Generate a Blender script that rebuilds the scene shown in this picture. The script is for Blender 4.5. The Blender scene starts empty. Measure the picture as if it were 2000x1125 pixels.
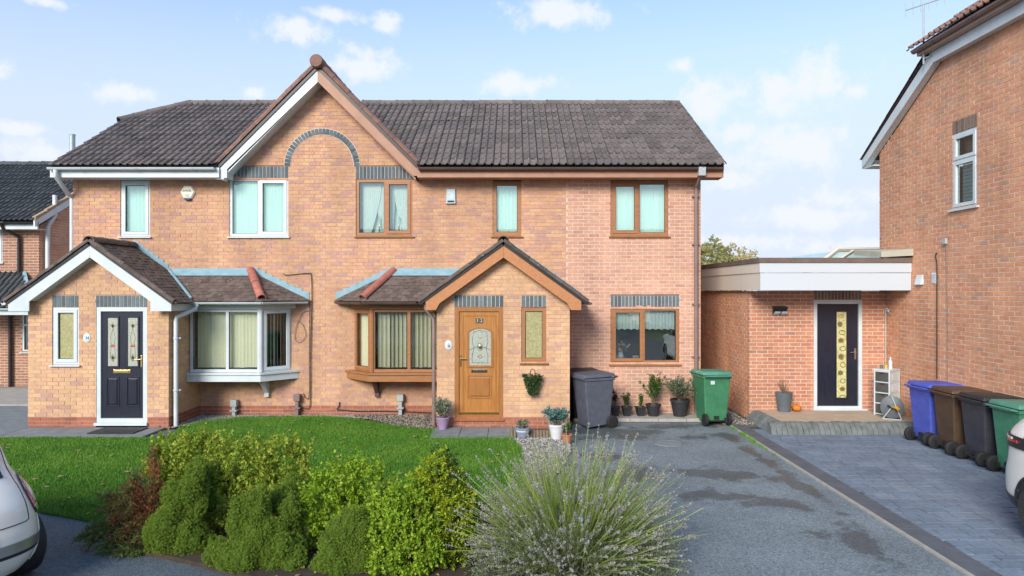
import bpy, bmesh, math, random
import numpy as np
from mathutils import Vector, Matrix
R = math.radians
rnd = random.Random(11)
nrg = np.random.default_rng(5)
SC = bpy.context.scene
COL = SC.collection

# ------------------------------------------------------------------ camera, sky, sun, exposure
EYE, FPX, VX, VY = 2.65, 1333.0, 1003.0, 566.0
cd = bpy.data.cameras.new("camera"); cam = bpy.data.objects.new("camera", cd); COL.objects.link(cam)
cam.location = (0, 0, EYE); cam.rotation_euler = (R(90), 0, 0)
cd.sensor_width = 36; cd.lens = 36 * FPX / 2000; cd.clip_end = 3000; cd.clip_start = .05
cd.shift_x = (1000 - VX) / 2000; cd.shift_y = (VY - 562.5) / 2000
SC.camera = cam

SUN_AZ, SUN_EL = R(204), R(27)          # compass style: 0 = +Y, clockwise
sdir = Vector((math.sin(SUN_AZ) * math.cos(SUN_EL), math.cos(SUN_AZ) * math.cos(SUN_EL), math.sin(SUN_EL)))
ld = bpy.data.lights.new("sun", 'SUN'); ld.energy = 2.15; ld.angle = R(25); ld.color = (1, .94, .85)
sun = bpy.data.objects.new("sun", ld); COL.objects.link(sun)
sun.rotation_euler = sdir.to_track_quat('Z', 'Y').to_euler(); sun.location = sdir * 40
SC.view_settings.view_transform = 'Standard'; SC.view_settings.look = 'None'
SC.view_settings.gamma = 1; SC.view_settings.exposure = 0.95; SC.view_settings.use_curve_mapping = False

W = bpy.data.worlds.new("World"); SC.world = W; W.use_nodes = True
def make_sky():
    nt = W.node_tree; nt.nodes.clear(); N = nt.nodes.new; L = nt.links.new
    out = N('ShaderNodeOutputWorld'); bg = N('ShaderNodeBackground'); bg.inputs['Strength'].default_value = .135
    sky = N('ShaderNodeTexSky'); sky.sky_type = 'NISHITA'; sky.sun_disc = False
    sky.sun_elevation = SUN_EL; sky.sun_rotation = SUN_AZ; sky.air_density = 1.0; sky.dust_density = .3; sky.ozone_density = 2.2
    tc = N('ShaderNodeTexCoord'); sep = N('ShaderNodeSeparateXYZ'); L(tc.outputs['Generated'], sep.inputs[0])
    def m(op, a, b=None, c=None):
        n = N('ShaderNodeMath'); n.operation = op
        for i, v in enumerate((a, b, c)):
            if v is None: continue
            if isinstance(v, (int, float)): n.inputs[i].default_value = v
            else: L(v, n.inputs[i])
        return n.outputs[0]
    az = m('ARCTAN2', sep.outputs[0], sep.outputs[1])
    hyp = m('SQRT', m('ADD', m('MULTIPLY', sep.outputs[0], sep.outputs[0]), m('MULTIPLY', sep.outputs[1], sep.outputs[1])))
    el = m('DIVIDE', sep.outputs[2], m('MAXIMUM', hyp, .001))
    cmb = N('ShaderNodeCombineXYZ'); L(az, cmb.inputs[0]); L(el, cmb.inputs[1])
    # cumulus puffs: compass angle, slope above the horizon, half width, half height
    clouds = [(580,58,70,30),(700,132,90,26),(720,105,40,18),(1100,24,95,30),(1075,8,60,20),(1006,166,60,22),(240,180,62,18),(1562,170,95,58),(1398,196,78,40),
              (1540,290,112,48),(1590,300,60,40),(1332,128,24,16),(85,298,85,28),(1428,355,45,22),(1640,388,80,30),(500,182,24,14),(100,4,50,12),(1440,262,50,22),(1670,178,26,14),(650,30,50,14),(765,42,28,22),
              (1560,425,150,26),(1460,470,110,18),(1700,480,120,16),(30,250,70,14),(1760,300,60,30),(1900,200,80,30),(-150,120,160,50),(-260,260,200,40),(2200,150,160,70),(2300,330,200,50),(300,-120,180,50),(1000,-160,220,60),(1700,-120,170,60)]
    cur = None
    for (px, py, rx, ry) in clouds:
        a0 = math.atan((px - VX) / FPX); ca = math.cos(a0); v0 = (VY - py) / FPX * ca
        s = N('ShaderNodeVectorMath'); s.operation = 'SUBTRACT'; L(cmb.outputs[0], s.inputs[0]); s.inputs[1].default_value = (a0, v0, 0)
        k = N('ShaderNodeVectorMath'); k.operation = 'MULTIPLY'; L(s.outputs[0], k.inputs[0]); k.inputs[1].default_value = (FPX / rx / 1.15 / ca / ca, FPX / ry / 1.15 / ca, 0)
        d = N('ShaderNodeVectorMath'); d.operation = 'LENGTH'; L(k.outputs[0], d.inputs[0])
        v = m('SUBTRACT', 1.0, d.outputs['Value'])
        cur = v if cur is None else m('MAXIMUM', cur, v)
    # the rest of the sky keeps about the same share of cloud
    big = N('ShaderNodeTexNoise'); big.inputs['Scale'].default_value = 4.0; big.inputs['Detail'].default_value = 2; L(tc.outputs['Generated'], big.inputs['Vector'])
    away = N('ShaderNodeMapRange'); away.interpolation_type = 'SMOOTHSTEP'; L(m('ABSOLUTE', az), away.inputs[0]); away.inputs[1].default_value = .75; away.inputs[2].default_value = 1.2
    g = m('MULTIPLY_ADD', m('SUBTRACT', big.outputs['Fac'], .62), 6.0, 0.0)
    g = m('ADD', m('MULTIPLY', g, away.outputs[0]), m('MULTIPLY', m('SUBTRACT', 1.0, away.outputs[0]), -3.0))
    cur = m('MAXIMUM', cur, g)
    no = N('ShaderNodeTexNoise'); no.inputs['Scale'].default_value = 26; no.inputs['Detail'].default_value = 7; no.inputs['Roughness'].default_value = .62; L(tc.outputs['Generated'], no.inputs['Vector'])
    f = m('MULTIPLY_ADD', m('SUBTRACT', no.outputs['Fac'], .52), 3.4, cur)
    mr = N('ShaderNodeMapRange'); mr.interpolation_type = 'SMOOTHSTEP'; L(f, mr.inputs[0]); mr.inputs[1].default_value = -.28; mr.inputs[2].default_value = .80; mr.inputs[4].default_value = .92
    # thin milky veil that thickens towards the horizon
    ve = N('ShaderNodeMapRange'); ve.interpolation_type = 'SMOOTHERSTEP'; L(el, ve.inputs[0]); ve.inputs[1].default_value = .58; ve.inputs[2].default_value = .06; ve.inputs[3].default_value = .08; ve.inputs[4].default_value = .97
    mixv = N('ShaderNodeMix'); mixv.data_type = 'RGBA'; L(ve.outputs[0], mixv.inputs[0]); L(sky.outputs[0], mixv.inputs[6]); mixv.inputs[7].default_value = (2.8, 3.12, 3.75, 1)
    mix = N('ShaderNodeMix'); mix.data_type = 'RGBA'; L(mr.outputs[0], mix.inputs[0]); L(mixv.outputs[2], mix.inputs[6]); mix.inputs[7].default_value = (3.5, 3.65, 3.95, 1)
    L(mix.outputs[2], bg.inputs[0]); L(bg.outputs[0], out.inputs[0])
make_sky()

# ------------------------------------------------------------------ small library
def P(x, y, Y): return Vector(((x - VX) * Y / FPX, Y, EYE - (y - VY) * Y / FPX))
def G(x, y, z=0.0):
    Y = (EYE - z) * FPX / (y - VY); return Vector(((x - VX) * Y / FPX, Y, z))
def proj(p):
    y = max(p[1], .1); return (VX + p[0] * FPX / y, VY - (p[2] - EYE) * FPX / y)

_ROOT = {}
def tag(o, label=None, cat=None, group=None, kind=None):
    if label: o["label"] = label
    if cat: o["category"] = cat
    if group: o["group"] = group
    if kind: o["kind"] = kind
    return o
def thing(name, label, cat, loc=(0, 0, 0), rz=0.0, group=None, world=False):
    o = bpy.data.objects.new(name, None); COL.objects.link(o); o.empty_display_size = .2
    o.location = loc; o.rotation_euler = (0, 0, rz)
    if world: _ROOT[o.name] = Matrix.Translation(-Vector(loc))
    return tag(o, label, cat, group)
def link(name, me, parent=None, kind=None):
    o = bpy.data.objects.new(name, me); COL.objects.link(o)
    if parent is not None:
        o.parent = parent
        if parent.name in _ROOT: o.matrix_parent_inverse = _ROOT[parent.name]
    if kind: o["kind"] = kind
    return o
def np_mesh(name, V, Fc, m, smooth=False):
    if not isinstance(Fc, np.ndarray) and len({len(f) for f in Fc}) > 1:
        me = bpy.data.meshes.new(name); me.from_pydata([tuple(map(float, v)) for v in V], [], [tuple(f) for f in Fc]); me.materials.append(m)
        if smooth: me.polygons.foreach_set("use_smooth", [True]*len(me.polygons))
        return me
    V = np.asarray(V, dtype=np.float32).reshape(-1, 3); Fc = np.asarray(Fc, dtype=np.int32); k = Fc.shape[1]
    me = bpy.data.meshes.new(name); me.vertices.add(len(V)); me.vertices.foreach_set("co", V.ravel())
    me.loops.add(Fc.size); me.loops.foreach_set("vertex_index", Fc.ravel())
    me.polygons.add(len(Fc)); me.polygons.foreach_set("loop_start", np.arange(0, Fc.size, k, dtype=np.int32))
    me.polygons.foreach_set("loop_total", np.full(len(Fc), k, dtype=np.int32))
    if smooth: me.polygons.foreach_set("use_smooth", np.ones(len(Fc), dtype=bool))
    else: me.shade_flat()
    me.materials.append(m); me.update(calc_edges=True); return me

BOXF = [(0,3,2,1),(4,5,6,7),(0,1,5,4),(1,2,6,5),(2,3,7,6),(3,0,4,7)]
class MB:
    """collects shapes, then links them as ONE mesh object"""
    def __init__(s, T=None): s.v = []; s.f = []; s.T = T
    def add(s, vs, fs):
        b = len(s.v)
        s.v += [tuple(s.T(*p)) if s.T else tuple(p) for p in vs]; s.f += [tuple(i + b for i in f) for f in fs]; return s
    def box(s, x0, x1, y0, y1, z0, z1):
        return s.add([(x0,y0,z0),(x1,y0,z0),(x1,y1,z0),(x0,y1,z0),(x0,y0,z1),(x1,y0,z1),(x1,y1,z1),(x0,y1,z1)], BOXF)
    def hexa(s, pts): return s.add(pts, BOXF)
    def prism(s, poly, ax, a0, a1):
        mk = {'x': lambda p, a: (a, p[0], p[1]), 'y': lambda p, a: (p[0], a, p[1]), 'z': lambda p, a: (p[0], p[1], a)}[ax]
        n = len(poly)
        return s.add([mk(p, a0) for p in poly] + [mk(p, a1) for p in poly],
                     [tuple(range(n))[::-1], tuple(range(n, 2*n))] + [(i, (i+1) % n, (i+1) % n + n, i + n) for i in range(n)])
    def frame(s, x0, x1, z0, z1, w, d0, d1, wb=None):
        wb = wb or w
        s.box(x0, x0+w, d0, d1, z0, z1); s.box(x1-w, x1, d0, d1, z0, z1)
        s.box(x0+w, x1-w, d0, d1, z1-w, z1); s.box(x0+w, x1-w, d0, d1, z0, z0+wb); return s
    def tube(s, pts, r, n=8, cap=True):
        pts = [Vector(p) for p in pts]; rs = r if isinstance(r, (list, tuple)) else [r]*len(pts)
        vs = []; up = None
        for i, p in enumerate(pts):
            d = (pts[min(i+1, len(pts)-1)] - pts[max(i-1, 0)])
            d = d.normalized() if d.length > 1e-9 else Vector((0,0,1))
            if up is None:
                up = Vector((0,0,1)) if abs(d.z) < .9 else Vector((1,0,0))
            a = up.cross(d)
            if a.length < 1e-4: a = Vector((0,1,0)).cross(d)
            a.normalize(); b = d.cross(a); up = b
            vs += [p + (a*math.cos(2*math.pi*k/n) + b*math.sin(2*math.pi*k/n))*rs[i] for k in range(n)]
        fs = [(i*n+k, i*n+(k+1) % n, (i+1)*n+(k+1) % n, (i+1)*n+k) for i in range(len(pts)-1) for k in range(n)]
        if cap: fs += [tuple(range(n))[::-1], tuple(range((len(pts)-1)*n, len(pts)*n))]
        return s.add(vs, fs)
    def lathe(s, c, prof, n=20, ax='z'):
        vs = []
        for (r, h) in prof:
            for k in range(n):
                a = 2*math.pi*k/n; p = (r*math.cos(a), r*math.sin(a), h)
                if ax == 'y': p = (p[0], h, p[1])
                if ax == 'x': p = (h, p[0], p[1])
                vs.append((c[0]+p[0], c[1]+p[1], c[2]+p[2]))
        m = len(prof)
        fs = [(i*n+k, i*n+(k+1) % n, (i+1)*n+(k+1) % n, (i+1)*n+k) for i in range(m-1) for k in range(n)]
        if prof[0][0] > 1e-6: fs.append(tuple(range(n))[::-1])
        if prof[-1][0] > 1e-6: fs.append(tuple(range((m-1)*n, m*n)))
        return s.add(vs, fs)
    def ball(s, c, rx, ry, rz, n=14, m=9):
        vs = []; fs = []
        for i in range(m+1):
            t = math.pi*i/m
            for k in range(n):
                a = 2*math.pi*k/n; vs.append((c[0]+rx*math.sin(t)*math.cos(a), c[1]+ry*math.sin(t)*math.sin(a), c[2]+rz*math.cos(t)))
        fs = [(i*n+k, (i+1)*n+k, (i+1)*n+(k+1) % n, i*n+(k+1) % n) for i in range(m) for k in range(n)]
        return s.add(vs, fs)
    def build(s, name, m, parent=None, smooth=False, bevel=0, kind=None):
        me = bpy.data.meshes.new(name); me.from_pydata([tuple(v) for v in s.v], [], s.f)
        bm = bmesh.new(); bm.from_mesh(me); bmesh.ops.recalc_face_normals(bm, faces=bm.faces)
        if bevel: bmesh.ops.bevel(bm, geom=[e for e in bm.edges if e.calc_face_angle(0) > .5], offset=bevel, segments=2, affect='EDGES', profile=.5)
        bm.to_mesh(me); bm.free()
        me.materials.append(m)
        if smooth:
            for p in me.polygons: p.use_smooth = True
            me.set_sharp_from_angle(angle=R(40))
        return link(name, me, parent, kind)

def copy_tree(o, parent=None):
    c = o.copy(); COL.objects.link(c)
    if parent is not None: c.parent = parent
    for ch in list(o.children): copy_tree(ch, c)
    return c

def text(s, size, T4, m, parent, name="lettering", ext=.002):
    cu = bpy.data.curves.new(name, 'FONT'); cu.body = s; cu.size = size; cu.align_x = 'CENTER'; cu.align_y = 'CENTER'; cu.extrude = ext
    tmp = bpy.data.objects.new(name, cu); COL.objects.link(tmp); me = bpy.data.meshes.new_from_object(tmp.evaluated_get(bpy.context.evaluated_depsgraph_get()))
    bpy.data.objects.remove(tmp); bpy.data.curves.remove(cu); me.materials.clear(); me.materials.append(m)
    o = link(name, me, parent); o.matrix_basis = T4; return o
def face_front(p, rz=0.0):      # text plane standing up, facing -Y
    return Matrix.Translation(p) @ Matrix.Rotation(rz, 4, 'Z') @ Matrix.Rotation(R(90), 4, 'X')

# ------------------------------------------------------------------ materials
def _new(name):
    m = bpy.data.materials.new(name); m.use_nodes = True; nt = m.node_tree
    return m, nt, nt.nodes.new, nt.links.new, nt.nodes['Principled BSDF']
def _ramp(N, cols, pos=None):
    r = N('ShaderNodeValToRGB'); e = r.color_ramp.elements
    while len(e) < len(cols): e.new(1.0)
    for i, c in enumerate(cols):
        e[i].position = pos[i] if pos else i / max(1, len(cols) - 1); e[i].color = (*c, 1)
    return r
def mat(name, c, c2=None, rough=.6, scale=6.0, detail=5, bump=0.0, bscale=None, metal=0.0, spec=.5, island=0.0, stretch=None, pos=None, trans=0.0, coat=0.0):
    m, nt, N, L, b = _new(name)
    cols = [c] + ([c2] if c2 and not isinstance(c2, list) else (c2 or [])); 
    if len(cols) == 1: cols = [tuple(x*.88 for x in c), tuple(min(1, x*1.1) for x in c)]
    tc = N('ShaderNodeTexCoord'); mp = N('ShaderNodeMapping'); L(tc.outputs['Object'], mp.inputs[0])
    if stretch: mp.inputs['Scale'].default_value = stretch
    no = N('ShaderNodeTexNoise'); no.inputs['Scale'].default_value = scale; no.inputs['Detail'].default_value = detail; no.inputs['Roughness'].default_value = .6; L(mp.outputs[0], no.inputs['Vector'])
    fac = no.outputs['Fac']
    if pos is None: pos = [.3 + .4*i/(len(cols)-1) for i in range(len(cols))]
    if island:
        g = N('ShaderNodeNewGeometry'); mx = N('ShaderNodeMath'); mx.operation = 'MULTIPLY_ADD'; L(g.outputs['Random Per Island'], mx.inputs[0]); mx.inputs[1].default_value = island
        m2 = N('ShaderNodeMath'); m2.operation = 'MULTIPLY_ADD'; L(fac, m2.inputs[0]); m2.inputs[1].default_value = 1 - island; m2.inputs[2].default_value = 0
        L(m2.outputs[0], mx.inputs[2]); fac = mx.outputs[0]
    r = _ramp(N, cols, pos); L(fac, r.inputs[0]); L(r.outputs[0], b.inputs['Base Color'])
    b.inputs['Roughness'].default_value = rough; b.inputs['Metallic'].default_value = metal; b.inputs['Specular IOR Level'].default_value = spec
    if coat: b.inputs['Coat Weight'].default_value = coat; b.inputs['Coat Roughness'].default_value = .06
    if bump:
        n2 = N('ShaderNodeTexNoise'); n2.inputs['Scale'].default_value = bscale or scale*4; n2.inputs['Detail'].default_value = 4; L(mp.outputs[0], n2.inputs['Vector'])
        bp = N('ShaderNodeBump'); bp.inputs['Strength'].default_value = bump; bp.inputs['Distance'].default_value = .01; L(n2.outputs['Fac'], bp.inputs['Height']); L(bp.outputs[0], b.inputs['Normal'])
    return m
def leaf_mat(name, cols, trans=.25, rough=.55, sc=5, wt=.42, spec=.3):
    """leaves: one tone per leaf, a little light passes through"""
    m, nt, N, L, b = _new(name); g = N('ShaderNodeNewGeometry'); tc = N('ShaderNodeTexCoord')
    no = N('ShaderNodeTexNoise'); no.inputs['Scale'].default_value = sc; no.inputs['Detail'].default_value = 5; L(tc.outputs['Object'], no.inputs['Vector'])
    a = N('ShaderNodeMath'); a.operation = 'MULTIPLY_ADD'; L(g.outputs['Random Per Island'], a.inputs[0]); a.inputs[1].default_value = 1.04-wt
    s = N('ShaderNodeMath'); s.operation = 'MULTIPLY'; L(no.outputs['Fac'], s.inputs[0]); s.inputs[1].default_value = wt; L(s.outputs[0], a.inputs[2])
    r = _ramp(N, cols); L(a.outputs[0], r.inputs[0]); L(r.outputs[0], b.inputs['Base Color']); b.inputs['Roughness'].default_value = rough; b.inputs['Specular IOR Level'].default_value = spec
    tr = N('ShaderNodeBsdfTranslucent'); L(r.outputs[0], tr.inputs[0]); mx = N('ShaderNodeMixShader'); mx.inputs[0].default_value = trans
    L(b.outputs[0], mx.inputs[1]); L(tr.outputs[0], mx.inputs[2]); L(mx.outputs[0], nt.nodes['Material Output'].inputs[0]); return m
def brick_mat(name, cols, pos=None, stain=(.8, 1.12)):
    m, nt, N, L, b = _new(name)
    g = N('ShaderNodeNewGeometry'); oi = N('ShaderNodeObjectInfo'); tc = N('ShaderNodeTexCoord')
    a = N('ShaderNodeMath'); a.operation = 'ADD'; L(g.outputs['Random Per Island'], a.inputs[0]); L(oi.outputs['Random'], a.inputs[1])
    fr = N('ShaderNodeMath'); fr.operation = 'FRACT'; L(a.outputs[0], fr.inputs[0])
    r = _ramp(N, cols, pos); L(fr.outputs[0], r.inputs[0])
    n1 = N('ShaderNodeTexNoise'); n1.inputs['Scale'].default_value = 16; n1.inputs['Detail'].default_value = 6; n1.inputs['Roughness'].default_value = .7; L(g.outputs['Position'], n1.inputs['Vector'])
    n2 = N('ShaderNodeTexNoise'); n2.inputs['Scale'].default_value = 1.1; n2.inputs['Detail'].default_value = 5; mp = N('ShaderNodeMapping'); mp.inputs['Scale'].default_value = (1.7, 1.7, .5); L(g.outputs['Position'], mp.inputs[0]); L(mp.outputs[0], n2.inputs['Vector'])
    q = N('ShaderNodeMapRange'); L(n1.outputs['Fac'], q.inputs[0]); q.inputs[1].default_value = .3; q.inputs[2].default_value = .7; q.inputs[3].default_value = .82; q.inputs[4].default_value = 1.16
    w = N('ShaderNodeMapRange'); L(n2.outputs['Fac'], w.inputs[0]); w.inputs[1].default_value = .3; w.inputs[2].default_value = .7; w.inputs[3].default_value = stain[0]; w.inputs[4].default_value = stain[1]
    k = N('ShaderNodeMath'); k.operation = 'MULTIPLY'; L(q.outputs[0], k.inputs[0]); L(w.outputs[0], k.inputs[1])
    vm = N('ShaderNodeVectorMath'); vm.operation = 'SCALE'; L(r.outputs[0], vm.inputs[0]); L(k.outputs[0], vm.inputs['Scale']); L(vm.outputs[0], b.inputs['Base Color'])
    b.inputs['Roughness'].default_value = .88; b.inputs['Specular IOR Level'].default_value = .25
    n3 = N('ShaderNodeTexNoise'); n3.inputs['Scale'].default_value = 90; n3.inputs['Detail'].default_value = 3; L(g.outputs['Position'], n3.inputs['Vector'])
    bp = N('ShaderNodeBump'); bp.inputs['Strength'].default_value = .5; bp.inputs['Distance'].default_value = .006; L(n3.outputs['Fac'], bp.inputs['Height']); L(bp.outputs[0], b.inputs['Normal'])
    return m
def glass_mat(name, tint, refl, rough=.015, wav=0.0):
    m, nt, N, L, b = _new(name); nt.nodes.remove(b)
    t = N('ShaderNodeBsdfTransparent'); t.inputs[0].default_value = (*tint, 1); gl = N('ShaderNodeBsdfGlossy'); gl.inputs['Roughness'].default_value = rough; gl.inputs[0].default_value = (.9, 1, .97, 1)
    fr = N('ShaderNodeFresnel'); fr.inputs[0].default_value = 1.5
    ad = N('ShaderNodeMath'); ad.operation = 'ADD'; ad.use_clamp = True; L(fr.outputs[0], ad.inputs[0]); ad.inputs[1].default_value = refl
    if wav:
        tc = N('ShaderNodeTexCoord'); no = N('ShaderNodeTexNoise'); no.inputs['Scale'].default_value = 2.2 if wav < .5 else 60; L(tc.outputs['Object'], no.inputs[0])
        bp = N('ShaderNodeBump'); bp.inputs['Strength'].default_value = wav; bp.inputs['Distance'].default_value = .02; L(no.outputs['Fac'], bp.inputs['Height']); L(bp.outputs[0], gl.inputs['Normal'])
    mx = N('ShaderNodeMixShader'); L(ad.outputs[0], mx.inputs[0]); L(t.outputs[0], mx.inputs[1]); L(gl.outputs[0], mx.inputs[2]); L(mx.outputs[0], nt.nodes['Material Output'].inputs[0])
    return m
def tile_mat(name, cols, moss=(.05, .065, .02), mossy=.6):
    m, nt, N, L, b = _new(name); g = N('ShaderNodeNewGeometry'); oi = N('ShaderNodeObjectInfo')
    a = N('ShaderNodeMath'); a.operation = 'ADD'; L(g.outputs['Random Per Island'], a.inputs[0]); L(oi.outputs['Random'], a.inputs[1])
    fr = N('ShaderNodeMath'); fr.operation = 'FRACT'; L(a.outputs[0], fr.inputs[0]); r = _ramp(N, cols); L(fr.outputs[0], r.inputs[0])
    n1 = N('ShaderNodeTexNoise'); n1.inputs['Scale'].default_value = 9; n1.inputs['Detail'].default_value = 7; n1.inputs['Roughness'].default_value = .72; L(g.outputs['Position'], n1.inputs[0])
    q = N('ShaderNodeMapRange'); L(n1.outputs['Fac'], q.inputs[0]); q.inputs[1].default_value = .3; q.inputs[2].default_value = .7; q.inputs[3].default_value = .74; q.inputs[4].default_value = 1.3
    vm = N('ShaderNodeVectorMath'); vm.operation = 'SCALE'; L(r.outputs[0], vm.inputs[0]); L(q.outputs[0], vm.inputs['Scale'])
    n2 = N('ShaderNodeTexNoise'); n2.inputs['Scale'].default_value = 3.1; n2.inputs['Detail'].default_value = 8; n2.inputs['Roughness'].default_value = .75; L(g.outputs['Position'], n2.inputs[0])
    q2 = N('ShaderNodeMapRange'); L(n2.outputs['Fac'], q2.inputs[0]); q2.inputs[1].default_value = mossy; q2.inputs[2].default_value = mossy + .08
    mx = N('ShaderNodeMix'); mx.data_type = 'RGBA'; L(q2.outputs[0], mx.inputs[0]); L(vm.outputs[0], mx.inputs[6]); mx.inputs[7].default_value = (*moss, 1)
    n4 = N('ShaderNodeTexVoronoi'); n4.inputs['Scale'].default_value = 7; L(g.outputs['Position'], n4.inputs['Vector'])
    q4 = N('ShaderNodeMapRange'); L(n4.outputs['Distance'], q4.inputs[0]); q4.inputs[1].default_value = .11; q4.inputs[2].default_value = .05
    m4 = N('ShaderNodeMix'); m4.data_type = 'RGBA'; L(q4.outputs[0], m4.inputs[0]); L(mx.outputs[2], m4.inputs[6]); m4.inputs[7].default_value = (.34, .33, .3, 1)
    L(m4.outputs[2], b.inputs['Base Color']); b.inputs['Roughness'].default_value = .85
    n3 = N('ShaderNodeTexNoise'); n3.inputs['Scale'].default_value = 70; L(g.outputs['Position'], n3.inputs[0]); bp = N('ShaderNodeBump'); bp.inputs['Strength'].default_value = .5; bp.inputs['Distance'].default_value = .006
    L(n3.outputs['Fac'], bp.inputs['Height']); L(bp.outputs[0], b.inputs['Normal']); return m

M = {}
M['brick34'] = brick_mat('buff brick', [(.60,.335,.20),(.64,.385,.225),(.59,.31,.20),(.63,.365,.215),(.54,.30,.22),(.50,.29,.24)], [0,.22,.44,.6,.8,1])
M['brickporch'] = brick_mat('yellow buff brick', [(.66,.40,.225),(.69,.44,.25),(.63,.365,.22),(.67,.42,.24),(.59,.345,.235),(.52,.31,.235)], [0,.24,.46,.66,.86,1])
M['brickext'] = brick_mat('pink brick', [(.61,.33,.225),(.65,.36,.245),(.59,.31,.21),(.64,.37,.25),(.52,.27,.20)], [0,.3,.6,.85,1])
M['brickred'] = brick_mat('orange red brick', [(.54,.235,.135),(.59,.275,.16),(.50,.205,.125),(.56,.265,.155),(.41,.21,.15)], [0,.3,.6,.85,1])
M['brickwarm'] = brick_mat('orange brick', [(.66,.31,.17),(.70,.36,.20),(.63,.28,.16),(.67,.345,.20),(.53,.30,.205)], [0,.3,.6,.85,1])
M['brickdark'] = brick_mat('brown brick', [(.36,.17,.10),(.42,.21,.13),(.30,.15,.10)], None)
M['plinth'] = brick_mat('plinth brick', [(.36,.13,.085),(.42,.16,.10),(.30,.11,.08)], None)
M['soldier'] = brick_mat('blue grey brick', [(.11,.15,.17),(.15,.19,.205),(.09,.115,.13),(.18,.215,.22)], None)
M['soldierbrown'] = brick_mat('brown grey brick', [(.22,.16,.12),(.28,.20,.15),(.18,.14,.11)], None)
M['mortar'] = mat('buff mortar', (.50,.345,.225), (.60,.44,.30), .95, 3, bump=.3)
M['mortarlight'] = mat('pale mortar', (.62,.51,.41), (.72,.62,.52), .95, 3, bump=.3)
M['tile'] = tile_mat('roof tile', [(.115,.098,.09),(.155,.126,.114),(.19,.155,.138),(.135,.118,.112)])
M['tilebrown'] = tile_mat('brown roof tile', [(.092,.066,.054),(.13,.092,.075),(.155,.115,.095)], mossy=.58)
M['tilefar'] = tile_mat('dark roof tile', [(.05,.055,.058),(.07,.075,.077),(.085,.09,.09)], mossy=.7)
M['ridge'] = tile_mat('ridge tile', [(.20,.105,.08),(.25,.135,.10),(.16,.095,.08)], mossy=.66)
M['hip'] = tile_mat('red hip tile', [(.36,.12,.085),(.42,.15,.11)], mossy=.72)
M['white'] = mat('white plastic', (.53,.595,.61), (.68,.73,.74), .35, 2)
M['brown'] = mat('oak effect plastic', (.30,.125,.05), (.42,.19,.075), .45, 5, stretch=(1,1,7), bump=.1)
M['brownbarge'] = mat('brown stained board', (.42,.17,.065), (.54,.235,.09), .55, 7, stretch=(3,3,3), bump=.12)
M['brownfascia'] = mat('brown fascia board', (.36,.18,.11), (.45,.23,.14), .5, 4)
M['gutterbrown'] = mat('brown gutter plastic', (.095,.06,.052), (.14,.09,.078), .4, 3)
M['pipebrown'] = mat('grey brown pipe', (.20,.14,.125), (.27,.19,.17), .45, 3)
M['black'] = mat('black plastic', (.018,.019,.02), (.03,.03,.032), .4, 4)
M['lead'] = mat('lead flashing', (.19,.34,.39), (.30,.46,.51), .6, 5, bump=.3)
M['glass'] = glass_mat('window glass', (.93,1,.97), .22)
M['clear'] = glass_mat('clear pane edge', (1,1,1), 0)
for n_ in list(M['clear'].node_tree.nodes):
    if n_.type == 'MIX_SHADER': M['clear'].node_tree.links.new(n_.inputs[1].links[0].from_socket, M['clear'].node_tree.nodes['Material Output'].inputs[0])
M['glassdark'] = glass_mat('old window glass', (.85,.90,.90), .30, wav=.12)
M['glassclear'] = glass_mat('bay glass', (.93,.97,.94), .05)
M['frost'] = mat('frosted glass', (.30,.27,.10), (.46,.44,.24), .18, 30, bump=.5, bscale=90)
M['frostgrey'] = mat('patterned glass', (.33,.35,.28), (.48,.50,.43), .15, 26, bump=.5, bscale=80)
M['curtain'] = mat('sky tinted net curtain', (.68,.93,.87), (.78,.97,.93), .9, 1.3, stretch=(1,1,.6))  # mint tint stands in for sky reflected in the upstairs panes
M['net'] = mat('white lace curtain', (.80,.88,.84), (.70,.82,.78), .9, 12, stretch=(1,1,.2), bump=.4)
M['slat'] = mat('cream blind fabric', (.72,.70,.52), (.80,.78,.60), .85, 30, bump=.2)
M['navy'] = mat('navy door skin', (.012,.014,.026), (.022,.025,.04), .32, 30, bump=.15, stretch=(1,1,.1))
M['oak'] = mat('golden oak door skin', (.34,.135,.028), (.50,.22,.055), .4, 6, stretch=(6,6,.5), bump=.15)
M['oakdark'] = mat('oak door frame', (.30,.12,.03), (.40,.165,.045), .42, 6, stretch=(6,6,.5), bump=.12)
M['chrome'] = mat('polished metal', (.75,.74,.70), None, .18, 5, metal=1)
M['brass'] = mat('pale brass', (.72,.52,.22), None, .25, 5, metal=1)
M['cable'] = mat('black cable', (.03,.028,.026), None, .5, 6)
M['greybox'] = mat('grey cover', (.34,.38,.38), (.44,.48,.47), .5, 6)
M['room'] = mat('dim room wall', (.25,.22,.18), (.30,.27,.22), .9, 2)
M['ink'] = mat('black ink', (.02,.02,.03), None, .6, 6)
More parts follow.
